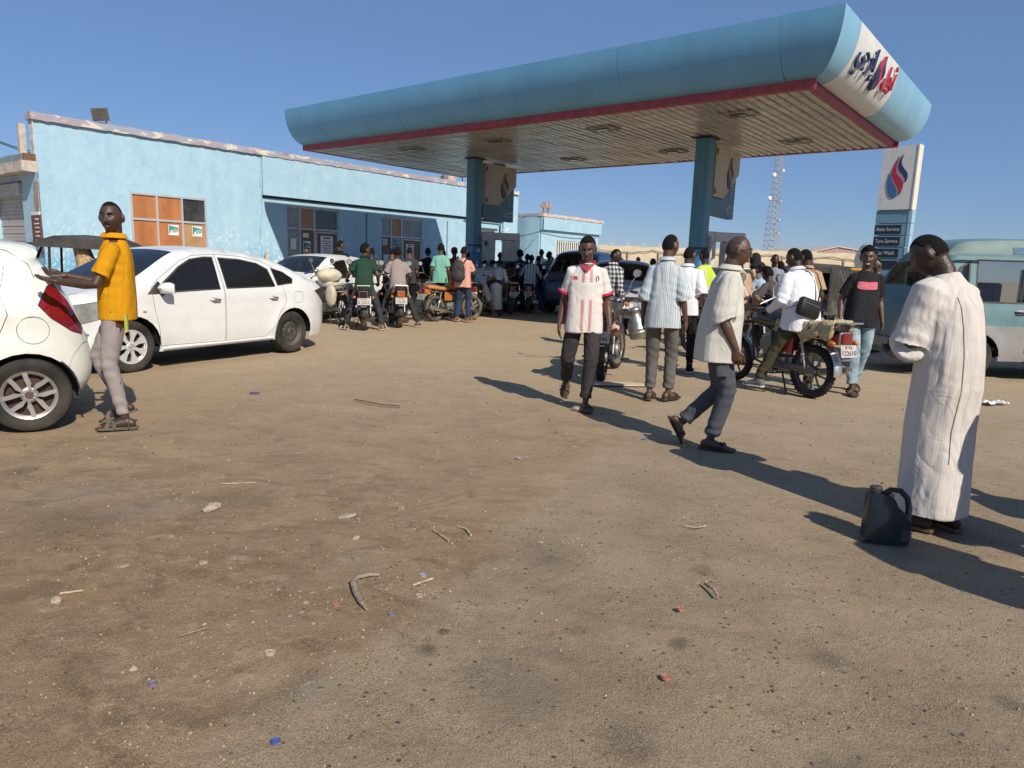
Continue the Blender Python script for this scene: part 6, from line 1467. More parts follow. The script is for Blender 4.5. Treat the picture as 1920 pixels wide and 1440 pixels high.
    m = MB(); m.sphere((0, .16, .93), (.09, .075, .09), 18, 10); m.build('headlight_shell', M_CHROME, F, smooth=60); m = MB(); m.lathe([(0, .03), (.06, .02), (.085, 0)], (0, .215, .93), 'y', 18); m.build('headlight_lens', M_HEAD, F, smooth=60)
    for s in (-1, 1):
        m = MB(); m.tube([(s*.05, .06, 1.03), (s*.05, .02, 1.09)], .036, 14); m.build('dial', M_BLACKM, F, smooth=50)
        m = MB(); m.tube([(s*.16, .12, .93), (s*.16, .15, .93)], .03, 12, round_ends=True); m.build('indicator', mat('orange_indicator', (1, 1, 1)), F, smooth=60)
    m = MB(); m.tube([(.1, -.02, 1.07), (.2, .12, 1.0), (.1, .2, .8), (.09, .25, .4)], .006, 5); m.tube([(-.1, -.02, 1.07), (-.15, .14, .98), (-.05, .12, .8)], .006, 5); m.build('cables', M_BLACKM, F)
    if fleece:
        m = MB(); rr = random.Random(sum(map(ord, label)) % 97); cols = fleece
        rings = []
        drops = [rr.uniform(.5, 1.5) for _ in range(21)]
        for iy, y in enumerate([(.5-.86*k/17) for k in range(18)]):
            ring = []; we = .8+.25*math.sin(iy*.9)+.1*math.sin(iy*2.3)-(.35 if iy in (0, 17) else 0)
            for k in range(21):
                a = math.pi*(k/20); wd = .165+rr.uniform(-.014, .014)
                x = -wd*math.cos(a)*1.05; z = .845+.04*math.sin(a)**.5*1.0+.05*math.exp(-((y+.3)/.12)**2) - (.17*we*drops[k]*(1.25 if y < .1 else .8))*max(0, (abs(k-10)-6.)/4)**1.2
                ring.append((x+rr.uniform(-.012, .012), y+rr.uniform(-.014, .014), z+rr.uniform(-.014, .018)))
            inner = [(p[0]*.86, p[1], p[2]-.03) for p in reversed(ring)]; rings.append(ring+inner)
        m.loft(rings); fo = m.build('fleece_seat_cover', mat('fleece_%02d' % int(cols[0]*100), cols, .95, var=.4, scale=22, bump=3, bscale=55, spec=.05), root, smooth=True)
    return root
# ================================================================ PEOPLE IN THE FOREGROUND
M_DKSANDAL = mat('dark_rubber_sandal', (.025, .022, .02), .7, var=.2, dust=.35); M_OLIVES = mat('olive_sandal', (.10, .095, .07), .75, var=.15, dust=.2); M_TANSOLE = mat('pale_flip_flop', (.5, .42, .3), .8, var=.1)
M_YELLOW = cloth('mustard_polo_cotton', (.58, .265, .008)); M_LTROU = cloth('lilac_grey_cotton', (.31, .265, .255)); M_CHAR = cloth('charcoal_trousers', (.045, .04, .04)); M_SLATE = cloth('slate_grey_trousers', (.075, .08, .095))
M_JEANS = mat('washed_blue_denim', (.26, .35, .40), .85, var=.5, scale=7, bump=.3, bscale=250, spec=.1); M_DENIM = cloth('dark_denim', (.03, .045, .09)); M_BLACKC = cloth('black_cotton', (.014, .014, .016)); M_GREYC = cloth('dark_grey_cotton', (.05, .048, .05))
M_WHITEC = cloth('white_cotton', (.72, .72, .76), fine=.2); M_OLIVE = cloth('olive_trousers', (.055, .055, .03)); M_TANC = cloth('tan_cotton', (.42, .29, .17)); M_BEIGE = cloth('peach_beige_cotton', (.46, .30, .19)); M_OATM = cloth('warm_off_white_linen', (.56, .54, .48), fine=.5)
# --- man in the mustard polo
def yellow_x(r, D):
    hc, HR = D['hc'], D['HR']
    m = MB(); m.tube([hc+HR@V(-.024, .083, -.054), hc+HR@V(0, .099, -.049), hc+HR@V(.024, .083, -.054)], [(.002, .003), (.003, .005), (.002, .003)], 6); m.build('moustache', M_HAIR, r)
    t = MB(); c = D['root']; q = D['pel']+V(-.16, -.1, -.1); m = MB(); m.box(q, (.03, .02, .13)); m.build('pocket_tag', mat('yellow_tag', (.4, .38, .05), .6), r)
person('man in a mustard yellow polo and pale trousers standing between the two white cars', (-3.17, 5.58, 0), R(104), dict(pel=(0, 0, .95), neck=(0, -.01, 1.475), twist=.15, LA=(-.09, -.03, .10), Lf=(-.1, 1, 0), RA=(.10, .04, .17), Rf=(.05, 1, -.35), Rk=(.1, 1, .2),
    LW=(-.20, .33, 1.15), Le=(-.35, -.9, -.6), Lfd=(.15, 1, .12), Lpn=(0, -.15, 1), curlL=.25, RW=(.02, .36, 1.19), Re=(.5, -.6, -.7), Rfd=(-.25, 1, .05), Rpn=(-.5, .2, 1), curlR=.45, hyaw=1.3, hpit=.02, hroll=.03), h=1.80, sk=0, top='polo_shirt', topm=M_YELLOW, bot='slim', botm=M_LTROU, shoe='sandal', shoem=M_OLIVES, hair='buzz', vox=.0058, collar=True, seed=3, hem=-.09, loose=1.0, extras=yellow_x, eyes=True, build_=.98)
ph = thing('tablet', 'thin pale tablet held out flat by the man in the yellow polo', 'tablet', (-3.67, 5.60, 1.195), R(99)); MB().rbox((0, .02, .0), (.13, .2, .010), .006, Matrix.Rotation(R(4), 3, 'X')).build('case', mat('silver_tablet', (.5, .5, .5), .3, .5), ph); MB().box((0, .02, .008), (.11, .18, .003), Matrix.Rotation(R(4), 3, 'X')).build('screen', mat('dark_screen', (.02, .02, .03), .1), ph)
# --- walking man in the white football shirt
def jersey_x(r, D):
    mr = mat('crimson_print', (.55, .015, .06), .7, var=.05); mg = mat('green_print', (.02, .3, .12), .7, var=.05)
    nz = D['nk'].z
    for x, z0, z1 in ((-.045, nz-.18, nz-.065), (.03, nz-.18, nz-.065), (-.05, .80, 1.10), (.028, .80, 1.10)):
        z = z0
        while z < z1:
            for s in (-1, 1): decal(D, [(x, z+.004), (x+s*.015, z+.013), (x+s*.015, z+.021), (x, z+.012)], mr, 'chevron', step=.03)
            z += .0185
    decal(D, [(.085, nz-.15), (.10, nz-.12), (.135, nz-.125), (.12, nz-.14), (.132, nz-.15), (.115, nz-.165), (.12, nz-.148), (.10, nz-.155)], mr, 'shirt_logo')
    decal(D, [(-.085, nz-.12), (-.125, nz-.12), (-.125, nz-.155), (-.105, nz-.185), (-.085, nz-.155)], M_PAPER, 'badge'); decal(D, [(-.088, nz-.125), (-.1, nz-.125), (-.1, nz-.175), (-.088, nz-.153)], mr, 'badge_red', lift=.005); decal(D, [(-.112, nz-.125), (-.122, nz-.125), (-.122, nz-.153), (-.112, nz-.17)], M_INK, 'badge_black', lift=.005); decal(D, [(-.098, nz-.108), (-.115, nz-.108), (-.115, nz-.128), (-.098, nz-.128)], mg, 'badge_green', lift=.005)
    c = MB(); cc = D['nk']+V(0, .01, .0)
    decal(D, [(-.052, nz+.0), (.052, nz+.0), (.004, nz-.062), (-.004, nz-.062)], skin(1), 'open_neck', lift=.004, step=.015)
    for s in (-1, 1): c.tube([cc+V(s*.072, -.01, .028), cc+V(s*.062, .045, .0), cc+V(s*.03, .088, -.035), cc+V(0, .108, -.068)], [(.008, .006), (.011, .007), (.012, .007), (.010, .006)], 8)
    c.tube([cc+V(-.072, -.01, .028), cc+V(0, -.075, .03), cc+V(.072, -.01, .028)], .009, 8); c.build('v_collar', mr, r, smooth=60)
    for q in (-1, 1):
        a, e = D['sh'][q], D['el'][q]; c0 = a*.25+e*.75; d = (e-a).normalized(); m = MB()
        m.tube([c0-d*.022, c0-d*.002], [.0845, .0855], 20); m.build('sleeve_band', mr, r, smooth=50)
        m = MB(); m.tube([V(q*.185, -.02, z) for z in (.80, .9, 1.0, 1.1)], [(.012, .03)]*4, 8); m.build('side_stripe', mr, r, smooth=50)
person('young man walking towards us in a white football shirt with red chevrons', (.70, 6.98, 0), R(176), dict(pel=(0, .0, .945), neck=(.0, .03, 1.465), LA=(-.05, .10, .105), Lf=(-.15, 1, 0), RA=(.15, -.36, .245), Rf=(.1, .35, -.95), Rk=(.12, 1, 0),
    RW=(.25, .00, .86), Re=(.15, -1, 0), Rfd=(.02, .1, -1), LW=(-.245, .12, .88), Le=(-.2, -1, 0), Lfd=(-.1, .3, -1), Lpn=(1, -.1, 0), curlR=.3, curlL=.35, hpit=.30, hyaw=-.05, twist=-.05), h=1.735, sk=1, top='football_shirt', topm=cloth('off_white_jersey', (.68, .64, .59), .7), bot='trousers', botm=M_CHAR, shoe='sandal', shoem=M_DKSANDAL, vox=.0058, seed=6, hem=-.16, loose=1.02, extras=jersey_x, eyes=True, hair='mid', build_=.98)
# --- older man walking right in the off white shirt
def white_x(r, D):
    hc, HR = D['hc'], D['HR']; m = MB()
    for s in (-1, 1):
        m.tube([hc+HR@V(s*(.034+.022*math.cos(a)), .101-.006*abs(math.cos(a)), .004+.017*math.sin(a)) for a in [2*math.pi*k/14 for k in range(15)]], .0022, 5); m.tube([hc+HR@V(s*.056, .096, .008), hc+HR@V(s*.078, .06, .01), hc+HR@V(s*.084, -.01, .004)], .0022, 5)
    m.tube([hc+HR@V(-.012, .104, .006), hc+HR@V(.012, .104, .006)], .002, 5); m.build('glasses', M_BLACKM, r)
    z = D['nk'].z
    p = decal(D, rect(-.13, z-.22, -.04, z-.13), M_OATM, 'chest_pocket', lift=.005)
    m = MB(); m.tube([D['pel']+V(.19, .03, -.12), D['pel']+V(.20, .05, -.30)], [(.012, .05), (.012, .05)], 8); m.build('cargo_pocket', M_SLATE, r)
person('older balding man in glasses and a loose off white shirt walking to the right', (1.62, 5.52, 0), R(-104), dict(pel=(0, .0, .94), neck=(0, .045, 1.46), RA=(.07, -.0, .105), Rf=(.1, 1, 0), Rk=(.05, 1, 0), LA=(-.10, -.23, .19), Lf=(0, .5, -.85), Lk=(0, 1, 0), twist=.12,
    RW=(.22, .13, .86), Re=(.4, -1, 0), Rfd=(.0, .12, -1), Rpn=(-1, .2, 0), curlR=.55, LW=(-.12, .26, 1.19), Le=(-.5, -.5, -.9), Lfd=(.5, .4, .7), Lpn=(.6, -.6, .1), curlL=1.1, hpit=.12, hyaw=-.02, neckf=.01), h=1.72, sk=1, top='shirt', topm=M_OATM, bot='trousers', botm=M_SLATE, shoe='sandal', shoem=M_DKSANDAL, vox=.0058, collar=True, sleeve='half', seed=8, hem=-.20, loose=1.18, extras=white_x, eyes=True, hair='bald', hm=mat('grey_stubble_hair', (.05, .036, .03), .9, var=.4, scale=80), build_=1.08)
# --- tall man with striped shirt, seen from behind
person('tall slim man in a pale striped shirt seen from behind beside the number plate', (1.61, 7.58, 0), R(-22), dict(pel=(0, 0, .95), neck=(0, .02, 1.47), LA=(-.09, .0, .10), RA=(.10, .06, .10), Lf=(-.1, 1, 0), Rf=(.5, 1, 0), RW=(.23, .05, .86), Re=(.12, -1, 0), LW=(-.23, .08, .87), curlR=.5, Rfd=(.1, .1, -1), hyaw=-.55, hpit=.05), h=1.80, sk=3, top='shirt', topm=striped('blue_pinstripe_shirt', (.55, .58, .58), (.16, .26, .34), .021, .004, second=((.36, .46, .52), .02)), bot='trousers', botm=cloth('faded_grey_trousers', (.12, .115, .10), var=.3), shoe='sandal', shoem=M_DKSANDAL, vox=.008, collar=True, seed=11, hem=-.17, loose=1.06, sleeve='half', build_=.92)
# --- man in the long striped robe, bowed
def robe_mat():
    g = G('cream_striped_gauze'); x, y, z = g.xyz(); v = g.math('MULTIPLY', g.math('ARCTAN2', x, y), .19); f = g.math('PINGPONG', v, .0085)
    band = g.rng(g.math('PINGPONG', v, .055), .015, .022)
    c = g.mix(g.math('MULTIPLY', g.rng(f, .0012, .0028, 1, 0), g.math('MULTIPLY_ADD', band, .6, .2)), (.62, .58, .55), (.50, .45, .40))
    g.col(g.mix(g.rng(g.noise(2.5, 4), .35, .7, 0, .35), c, (.60, .50, .38))); g.rough(.85); g.b.inputs['Specular IOR Level'].default_value = .1
    g.bump(foldh(g), .9, .03)
    try: g.b.inputs['Transmission Weight'].default_value = 0
    except Exception: pass
    return g.m
def robe_x(r, D):
    m = MB(); nk = D['nk']; 
    for q in (-1, 1):
        pts = []
        for k in range(16): 
            zz = 1.33-.9*k/15; o = V(q*(.14+.02*k/15)-(.03*q), -1, zz); h_ = D['bvh'].ray_cast(o, V(0, 1, 0)); 
            if h_[0] is not None: pts.append(h_[0]-V(0, .002, 0))
        m.tube(pts, .0022, 4)
    m.build('robe_seam', mat('seam_thread', (.2, .17, .13), .9), r)
    for q in (-1, 1):
        c0 = D['el'][q]*.86+D['wr'][q]*.14; d = (D['wr'][q]-D['el'][q]).normalized(); m = MB(); m.tube([c0-d*.035, c0-d*.02, c0+d*.01, c0+d*.02], [.088, .1, .102, .09], 18); me = remeshed(m, .008, 2); wrinkle(me, .006, 5+q, 40, 20); link(me, 'rolled_cuff', MATS['cream_striped_gauze'], r)
person('man in a long cream striped robe bowing his head with his back to us', (2.44, 3.86, 0), R(30), dict(pel=(0, -.01, .955), neck=(0, .10, 1.44), LA=(-.09, .02, .10), RA=(.09, -.05, .10), Lf=(-.3, 1, 0), Rf=(.15, 1, 0), LW=(-.07, .30, .98), RW=(.08, .30, .98), Le=(-.75, -.5, -.9), Re=(1, -.4, -.5), Lfd=(.7, .5, .1), Rfd=(-.7, .5, .1), Lpn=(0, -.3, 1), Rpn=(0, -.3, 1), curlL=.6, curlR=.6, hpit=.60, hyaw=.35, hemz=.11, neckf=.015), h=1.75, sk=2, top='robe', topm=robe_mat(), bot='robe', shoe='sandal', shoem=mat('worn_brown_leather', (.13, .07, .04), .6, var=.2, dust=.2), vox=.0075, sleeve='rolled', hair='buzz', seed=14, loose=1.05, extras=robe_x, build_=1.12)
# --- smiling man, black t-shirt with pink patch
def tee_x(r, D):
    z = D['nk'].z; decal(D, smoothpoly([(-.10, z-.21), (.02, z-.215), (.105, z-.205), (.11, z-.165), (.10, z-.125), (0, z-.13), (-.10, z-.125), (-.108, z-.165)], 3), mat('pink_print_patch', (.62, .14, .19), .8, var=.25, scale=50), 'chest_print')
    hc, HR = D['hc'], D['HR']; m = MB(); m.tube([hc+HR@V(-.018, .093, -.065), hc+HR@V(0, .106, -.069), hc+HR@V(.018, .093, -.065)], [(.002, .004), (.003, .006), (.002, .004)], 6); m.build('teeth', mat('teeth_white', (.7, .68, .62), .4, var=0), r)
    for k, (x, zz, w) in enumerate(((-.095, .72, .05), (.09, .62, .045), (-.09, .42, .05), (.1, .36, .04))):
        m = MB(); m.sphere((x, .075, zz), (w, .03, .06), 10, 6); m.build('worn_patch', mat('bleached_denim', (.42, .46, .46), .9, var=.3, scale=30), r) if False else None
person('smiling curly haired young man in a black t-shirt with a pink patch', (4.2, 8.5, 0), R(171), dict(pel=(0, 0, .945), neck=(0, .01, 1.465), RA=(.06, .16, .10), Rf=(.1, 1, 0), LA=(-.08, -.26, .14), Lf=(-.05, 1, -.35), RW=(.25, .06, .88), LW=(-.25, -.03, .87), Re=(.3, -1, 0), Le=(-.3, -1, 0), hyaw=-.35, hpit=.08, twist=.06), h=1.775, sk=1, top='t_shirt', topm=cloth('faded_black_tee', (.022, .022, .025), var=.3), bot='trousers', botm=M_JEANS, shoe='sandal', shoem=M_DKSANDAL, vox=.008, seed=17, hem=-.13, loose=1.06, extras=tee_x, eyes=True, hair='curly', build_=.96)

# --- jug beside the robed man
def jug():
    r = thing('oil_jug', 'dark blue plastic oil jug with a loop handle standing by the robed man', 'jug', (2.07, 3.64, 0), R(-12)); r.scale = (.87, .87, .87); m = mat('dark_blue_plastic', (.007, .016, .028), .34, var=.2, dust=.04, spec=.5)
    prof = [(-.125, 0), (.10, 0), (.125, .02), (.125, .11), (.115, .17), (.045, .235), (.02, .28), (-.02, .305), (-.11, .305), (-.128, .28), (-.132, .12), (-.132, .02)]
    P = smoothpoly(prof, 3); b = MB(); rings = []
    for d, k in ((-.062, .012), (-.055, .003), (-.03, 0), (.03, 0), (.055, .003), (.062, .012)):
        rings.append([V(x*(1-k*5), d, .003+z*(1-k*2)+k*.3) for x, z in P])
    b.loft(rings); b.build('bottle', m, r, smooth=50)
    h = MB(); h.tube([(-.045, 0, .295), (.0, 0, .335), (.055, 0, .335), (.10, 0, .29), (.118, 0, .22), (.115, 0, .13)], [(.02, .015), (.018, .015), (.018, .014), (.018, .014), (.02, .015), (.022, .018)], 12, ref=V(0, 1, 0)); h.build('handle', m, r, smooth=60)
    n = MB(); n.lathe([(.03, .28), (.03, .325)], (-.085, 0, 0), 'z', 16); n.lathe([(0, .352), (.03, .352), (.036, .345), (.036, .322), (.03, .318)], (-.085, 0, 0), 'z', 24); n.build('cap', mat('black_cap_plastic', (.012, .014, .016), .5, dust=.3), r, smooth=40)
    g = MB()
    for k in range(5): g.box((.10, -.0, .035+.016*k), (.06, .132, .007))
    g.build('grip_ribs', mat('grey_blue_ribs', (.06, .08, .10), .4, dust=.3), r)
jug()

# ================================================================ MOTORCYCLES AND RIDERS
CREAMF = (.50, .42, .27)
b_near = bike('black motorcycle with a plate reading 12690 standing behind the man in the football shirt', (1.13, 8.75, 0), R(-13), tank=(.02, .02, .02), plate='12690', mud=False, steer=-.25, tail=mat('dim_tail_lens', (.08, .02, .02), .3))
MB().rbox((0, -.38, .98), (.2, .24, .14), .04).build('black_box', M_PLAST, b_near); m = MB(); m.sphere((.14, .15, .66), (.1, .16, .1), 12, 8); m.build('pink_rag', mat('dusty_pink_rag', (.55, .36, .30), .9, var=.3, bump=2, bscale=12), b_near, smooth=True)
mc = thing('milk_can', 'shiny metal can hung at the side of the motorcycle with plate 12690', 'can', (1.55, 8.6, .58), R(10)); m = MB(); rot = Matrix.Rotation(R(-14), 3, 'Y')
m.lathe([(0, 0), (.10, 0), (.115, .02), (.115, .08), (.12, .085), (.115, .09), (.115, .12), (.12, .125), (.115, .13), (.11, .2), (.08, .27), (.06, .29), (.06, .34), (.075, .36), (.07, .38), (0, .385)], (0, 0, 0), 'z', 28); m.v = [tuple(rot@Vector(p)) for p in m.v]; m.build('can_body', mat('brushed_tin', (.5, .48, .42), .35, .9, var=.2, dust=.25), mc, smooth=50)
m = MB(); m.tube([rot@V(-.07, 0, .34), rot@V(-.05, 0, .46), rot@V(.05, 0, .46), rot@V(.07, 0, .34)], .006, 6); m.build('handle', M_STEELG, mc)
cb = thing('cardboard_sheet', 'flat pale cardboard sheet under the rear wheel of the motorcycle', 'cardboard', (1.32, 8.5, .004), R(4)); MB().prism([(-.36, -.1), (.1, -.13), (.34, -.1), (.37, .02), (.1, .12), (-.3, .1)], .012, lambda x, y, d: V(x, y, d+.006)).build('sheet', mat('pale_cardboard', (.55, .45, .33), .9, var=.15), cb)
b_bag = bike('motorcycle with shaggy cream seat cover, red tail light and plate 122610', (3.50, 8.08, 0), R(25), tank=(.02, .02, .022), side=(.3, .01, .015), chromeg=True, fleece=(.55, .45, .27), plate='122610', mud=False, steer=.1)
RIDE = dict(pel=(0, .16, .90), neck=(0, .32, 1.42), LA=(-.30, .30, .10), RA=(.30, .30, .10), Lf=(-.25, 1, 0), Rf=(.25, 1, 0), Lk=(-.8, 1, .4), Rk=(.8, 1, .4), LW=(-.30, .66, 1.04), RW=(.30, .66, 1.04), Le=(-.45, -.8, -.6), Re=(.45, -.8, -.6), Lfd=(.1, 1, -.1), Rfd=(-.1, 1, -.1), Lpn=(0, 0, -1), Rpn=(0, 0, -1), curlL=1.2, curlR=1.2, hpit=.0)
def ride(**k): d = dict(RIDE); d.update(k); return d
def on(bk): return tuple(bk.location), bk.rotation_euler.z
l, a = on(b_bag)
person('broad man in white wearing a black cross body bag on the fleece covered motorcycle', l, a, ride(pel=(0, .24, .93), neck=(-.02, .36, 1.47), LA=(-.34, .52, .11), Lk=(-.6, 1, .5), LW=(-.26, .52, .98), RW=(.26, .52, .98), hyaw=.25, hpit=.25), h=1.74, sk=0, top='shirt', topm=M_WHITEC, bot='trousers', botm=M_OLIVE, shoe='shoe', shoem=mat('grey_trainer', (.12, .13, .13), .7, var=.3), vox=.009, collar=True, sleeve='long', seed=21, hem=-.16, loose=1.08, build_=1.22)
bag = thing('crossbody_bag', 'black zipped cross body bag on the back of the man in white', 'bag', l, a); m = MB(); rot = Matrix.Rotation(R(14), 3, 'Y'); m.rbox((-.09, .065, 1.04), (.33, .10, .21), .05, rot); m.build('pouch', mat('black_nylon', (.008, .008, .009), .6, var=.2), bag, smooth=50)
m = MB(); m.tube([(.05, .07, 1.10), (.10, .09, 1.28), (.13, .2, 1.44), (.08, .38, 1.54)], [(.014, .004)]*4, 6); m.build('strap', M_BLACKC, bag); m = MB(); m.tube([(-.24, .08, 1.08), (-.29, .22, 1.02)], [(.014, .004)]*2, 6); m.build('strap', M_BLACKC, bag); m = MB(); m.tube([(-.20, .012, 1.11), (.03, .012, 1.05)], .004, 5); m.build('zip', M_STEELG, bag)
b3 = bike('motorcycle ridden by the man in the green shirt, with a dark tail and muddy tyre', (-3.05, 14.2, 0), R(11), tank=(.02, .03, .05), tail=mat('dark_tail_lens', (.03, .012, .012), .3), steer=.2)
l, a = on(b3); person('young man in a dark green polo sitting astride the leftmost ridden motorcycle', l, a, ride(neck=(0, .30, 1.42), LA=(-.36, .02, .10), RA=(.36, .04, .10), Lk=(-.6, .8, .3), Rk=(.6, .8, .3), Lf=(-.6, .8, 0), Rf=(.6, .8, 0), hyaw=-1.0, LW=(-.36, .46, .98), RW=(.28, .36, .92)), h=1.78, sk=1, top='polo_shirt', topm=cloth('dark_green_polo', (.020, .052, .034), var=.25), bot='trousers', botm=cloth('washed_black_jeans', (.04, .045, .052), var=.4), shoe='sandal', shoem=M_TANSOLE, collar=True, seed=23, hem=-.1, vox=.0105, hair='curly')
b4 = bike('motorcycle with yellow stickered tail light ridden by the man in the taupe shirt', (-2.47, 14.95, 0), R(16), tank=(.03, .03, .03), fleece=CREAMF, tail=mat('amber_red_tail_lens', (.38, .10, .01), .25, var=.5, scale=20), steer=-.1, plate='3518')
l, a = on(b4); person('man in a taupe t-shirt and black cap riding the second motorcycle', l, a, ride(neck=(0, .30, 1.42), LA=(-.32, .1, .10), RA=(.42, .1, .10), Rk=(.8, .7, .3), Rf=(.8, .7, 0), LW=(-.28, .46, .96), RW=(.28, .42, .92)), h=1.76, sk=2, top='t_shirt', topm=cloth('taupe_tee', (.30, .24, .22)), bot='trousers', botm=M_CHAR, shoe='sandal', shoem=M_TANSOLE, seed=25, hem=-.1, vox=.0105, hair='mid')
b5 = bike('orange motorcycle with red tail light parked at an angle with nobody on it', (-1.93, 16.9, 0), R(-38), tank=(.45, .14, .02), plate='2714', steer=-.3, lean=.0, seatm=mat('orange_seat_vinyl', (.50, .22, .06), .6, var=.15))
b1 = bike('white motorcycle loaded with cream sacks beside the tail of the white sedan', (-3.75, 15.2, 0), R(42), tank=(.5, .48, .42), steer=.35, plate='8053', seatm=mat('cream_vinyl', (.5, .45, .35), .6))
sk_ = thing('cream_sack', 'bulging cream sack slung across the leftmost motorcycle', 'sack', tuple(b1.location), b1.rotation_euler.z); M_SACK = mat('cream_sacking', (.56, .50, .38), .9, var=.15, scale=6, bump=1.5, bscale=14)
def blob(root, parts, name, m, vox=.014, seed=1, amp=.01):
    b = MB()
    for c, r, rt in parts: b.sphere(c, r, 18, 12, Matrix.Rotation(rt, 3, 'X') if rt else None)
    me = remeshed(b, vox, 3); wrinkle(me, amp, seed, 30, 12); return link(me, name, m, root)
blob(sk_, [((.0, .55, 1.05), (.30, .17, .15), .3), ((.05, .6, 1.0), (.22, .2, .14), 0)], 'sack', M_SACK); blob(sk_, [((-.2, .1, .62), (.10, .17, .24), 0), ((.21, .1, .60), (.10, .16, .25), 0), ((0, .1, .86), (.25, .16, .05), 0)], 'saddle_bag', mat('cream_canvas', (.50, .44, .34), .9, var=.2), seed=2)
s2 = thing('white_sack', 'small folded white sack lying over the handlebar of the leftmost motorcycle', 'sack', tuple(b1.location), b1.rotation_euler.z); blob(s2, [((.08, .95, 1.17), (.2, .12, .055), .2), ((.2, .9, 1.22), (.1, .1, .05), 0)], 'sack', mat('white_sacking', (.68, .66, .60), .9, var=.1), seed=4)
bikes = {}
for k, (lab, x, y, rz, tank, fl, st) in enumerate((
    ('black motorcycle between the green shirt and taupe shirt riders', -2.80, 15.9, 8, (.02, .02, .025), None, .1),
    ('dark motorcycle with small screen in front of the man in the mint t-shirt', -2.15, 18.0, 5, (.03, .03, .035), None, .2),
    ('red and orange motorcycle behind the man with the backpack', -1.35, 18.3, -10, (.4, .08, .02), None, 0),
    ('dark red motorcycle of the rider in grey striped shirt', -1.0, 18.95, -14, (.12, .01, .03), None, 0),
    ('motorcycle with ochre fleece covers beside the man in the white robe', -.12, 20.1, 10, (.03, .03, .03), (.30, .22, .07), 0),
    ('black motorcycle ridden by the man in the pale blue striped shirt', .42, 20.8, -6, (.02, .02, .02), None, 0),
    ('motorcycle of the man in the peach beige shirt', 3.62, 10.9, 25, (.03, .03, .03), None, 0),
    ('motorcycle of the curly haired rider in a dark grey shirt', 4.5, 11.6, 30, (.03, .04, .06), None, 0),
    ('motorcycle of the bald rider in a pale blue shirt', 4.95, 13.6, 20, (.1, .02, .02), None, 0))):
    bikes[k] = bike(lab, (x, y, 0), R(rz), tank=tank, fleece=fl, steer=st, detail=False, plate=str(2411+k*377))
def rider(k, label, **kw):
    l, a = on(bikes[k]); pz = kw.pop('pz', {}); return person(label, l, a, ride(**pz), **kw)
rider(0, 'man in a dark t-shirt with white writing on the back between two riders', pz=dict(neck=(0, .34, 1.40), hpit=.3, LW=(-.33, .6, 1.05), RW=(.33, .6, 1.05)), h=1.78, sk=1, top='t_shirt', topm=M_GREYC, bot='trousers', botm=M_BLACKC, shoem=M_DKSANDAL, seed=31, hair='bald', hem=-.12, extras=lambda r, D: [decal(D, rect(-w, D['nk'].z-.12-.03*k, w, D['nk'].z-.105-.03*k), M_PAPER, 'back_writing', back=True) for k, w in enumerate((.13, .09, .12, .11, .13, .1, .12, .11, .08))])
rider(3, 'rider with bare shins in a grey striped shirt and pale shorts', pz=dict(neck=(0, .46, 1.30), RA=(.42, .15, .1), Rk=(.8, .6, .5), RW=(.42, .60, 1.0), hpit=.6), h=1.72, sk=3, top='shirt', topm=striped('grey_white_hoops', (.52, .52, .54), (.08, .08, .1), .06, .014, 2), bot='shorts', botm=cloth('pale_grey_shorts', (.45, .47, .42)), shoem=M_TANSOLE, seed=33, hem=-.1)
rider(5, 'rider in a pale blue and white striped shirt seen from behind in the shade', pz=dict(neck=(0, .26, 1.42), LA=(-.3, .1, .1), RA=(.44, .1, .1), LW=(-.3, .6, 1.05), RW=(.3, .55, 1.0)), h=1.78, sk=2, top='shirt', topm=striped('pale_blue_wide_stripes', (.50, .56, .58), (.10, .18, .25), .085, .028, 0), bot='trousers', botm=M_DENIM, shoe='shoe', shoem=M_BLACKC, sleeve='long', seed=35, hem=-.15, loose=1.05)
rider(6, 'seated man in a peach beige shirt turned away behind the walking older man', pz=dict(neck=(0, .26, 1.42), LW=(-.3, .55, 1.05), RW=(.3, .55, 1.0)), h=1.78, sk=0, top='t_shirt', topm=M_BEIGE, bot='trousers', botm=cloth('dusty_pink_trousers', (.42, .26, .22)), seed=37, hem=-.12, hair='mid')
rider(7, 'seated man with curly hair in a dark grey brown shirt leaning on his handlebar', pz=dict(neck=(0, .42, 1.30), hpit=.35), h=1.70, sk=2, top='t_shirt', topm=cloth('grey_brown_tee', (.085, .07, .065)), bot='trousers', botm=M_BLACKC, seed=39, hem=-.12, hair='curly')
rider(8, 'bald man in a pale blue shirt sitting further back in the right hand queue', pz=dict(neck=(0, .36, 1.34), hpit=.2), h=1.72, sk=3, top='shirt', topm=cloth('pale_blue_cotton', (.34, .42, .50)), bot='trousers', botm=M_CHAR, seed=41, hem=-.12, hair='bald')
# ================================================================ STANDING CROWD
def stand(label, x, y, rz, h, **kw):
    pz = dict(); rr = random.Random(kw.get('seed', 1)*13)
    pz.update(LA=(-.10+rr.uniform(-.03, .02), rr.uniform(-.08, .08), .10), RA=(.10+rr.uniform(-.02, .03), rr.uniform(-.08, .08), .10), LW=(-.235, rr.uniform(-.05, .12), .87), RW=(.235, rr.uniform(-.05, .12), .87), hyaw=rr.uniform(-.2, .2), hpit=rr.uniform(0, .15))
    pz.update(kw.pop('pz', {})); kw.setdefault('vox', .0115); kw.setdefault('shoem', M_DKSANDAL)
    return person(label, (x, y, 0), R(rz), pz, h=h, **kw)
ARMSF = dict(LW=(-.12, .34, 1.08), RW=(.12, .34, 1.08), Le=(-.7, -.6, -.6), Re=(.7, -.6, -.6), Lfd=(.5, 1, 0), Rfd=(-.5, 1, 0), Lpn=(0, 0, 1), Rpn=(0, 0, 1), hpit=.45)
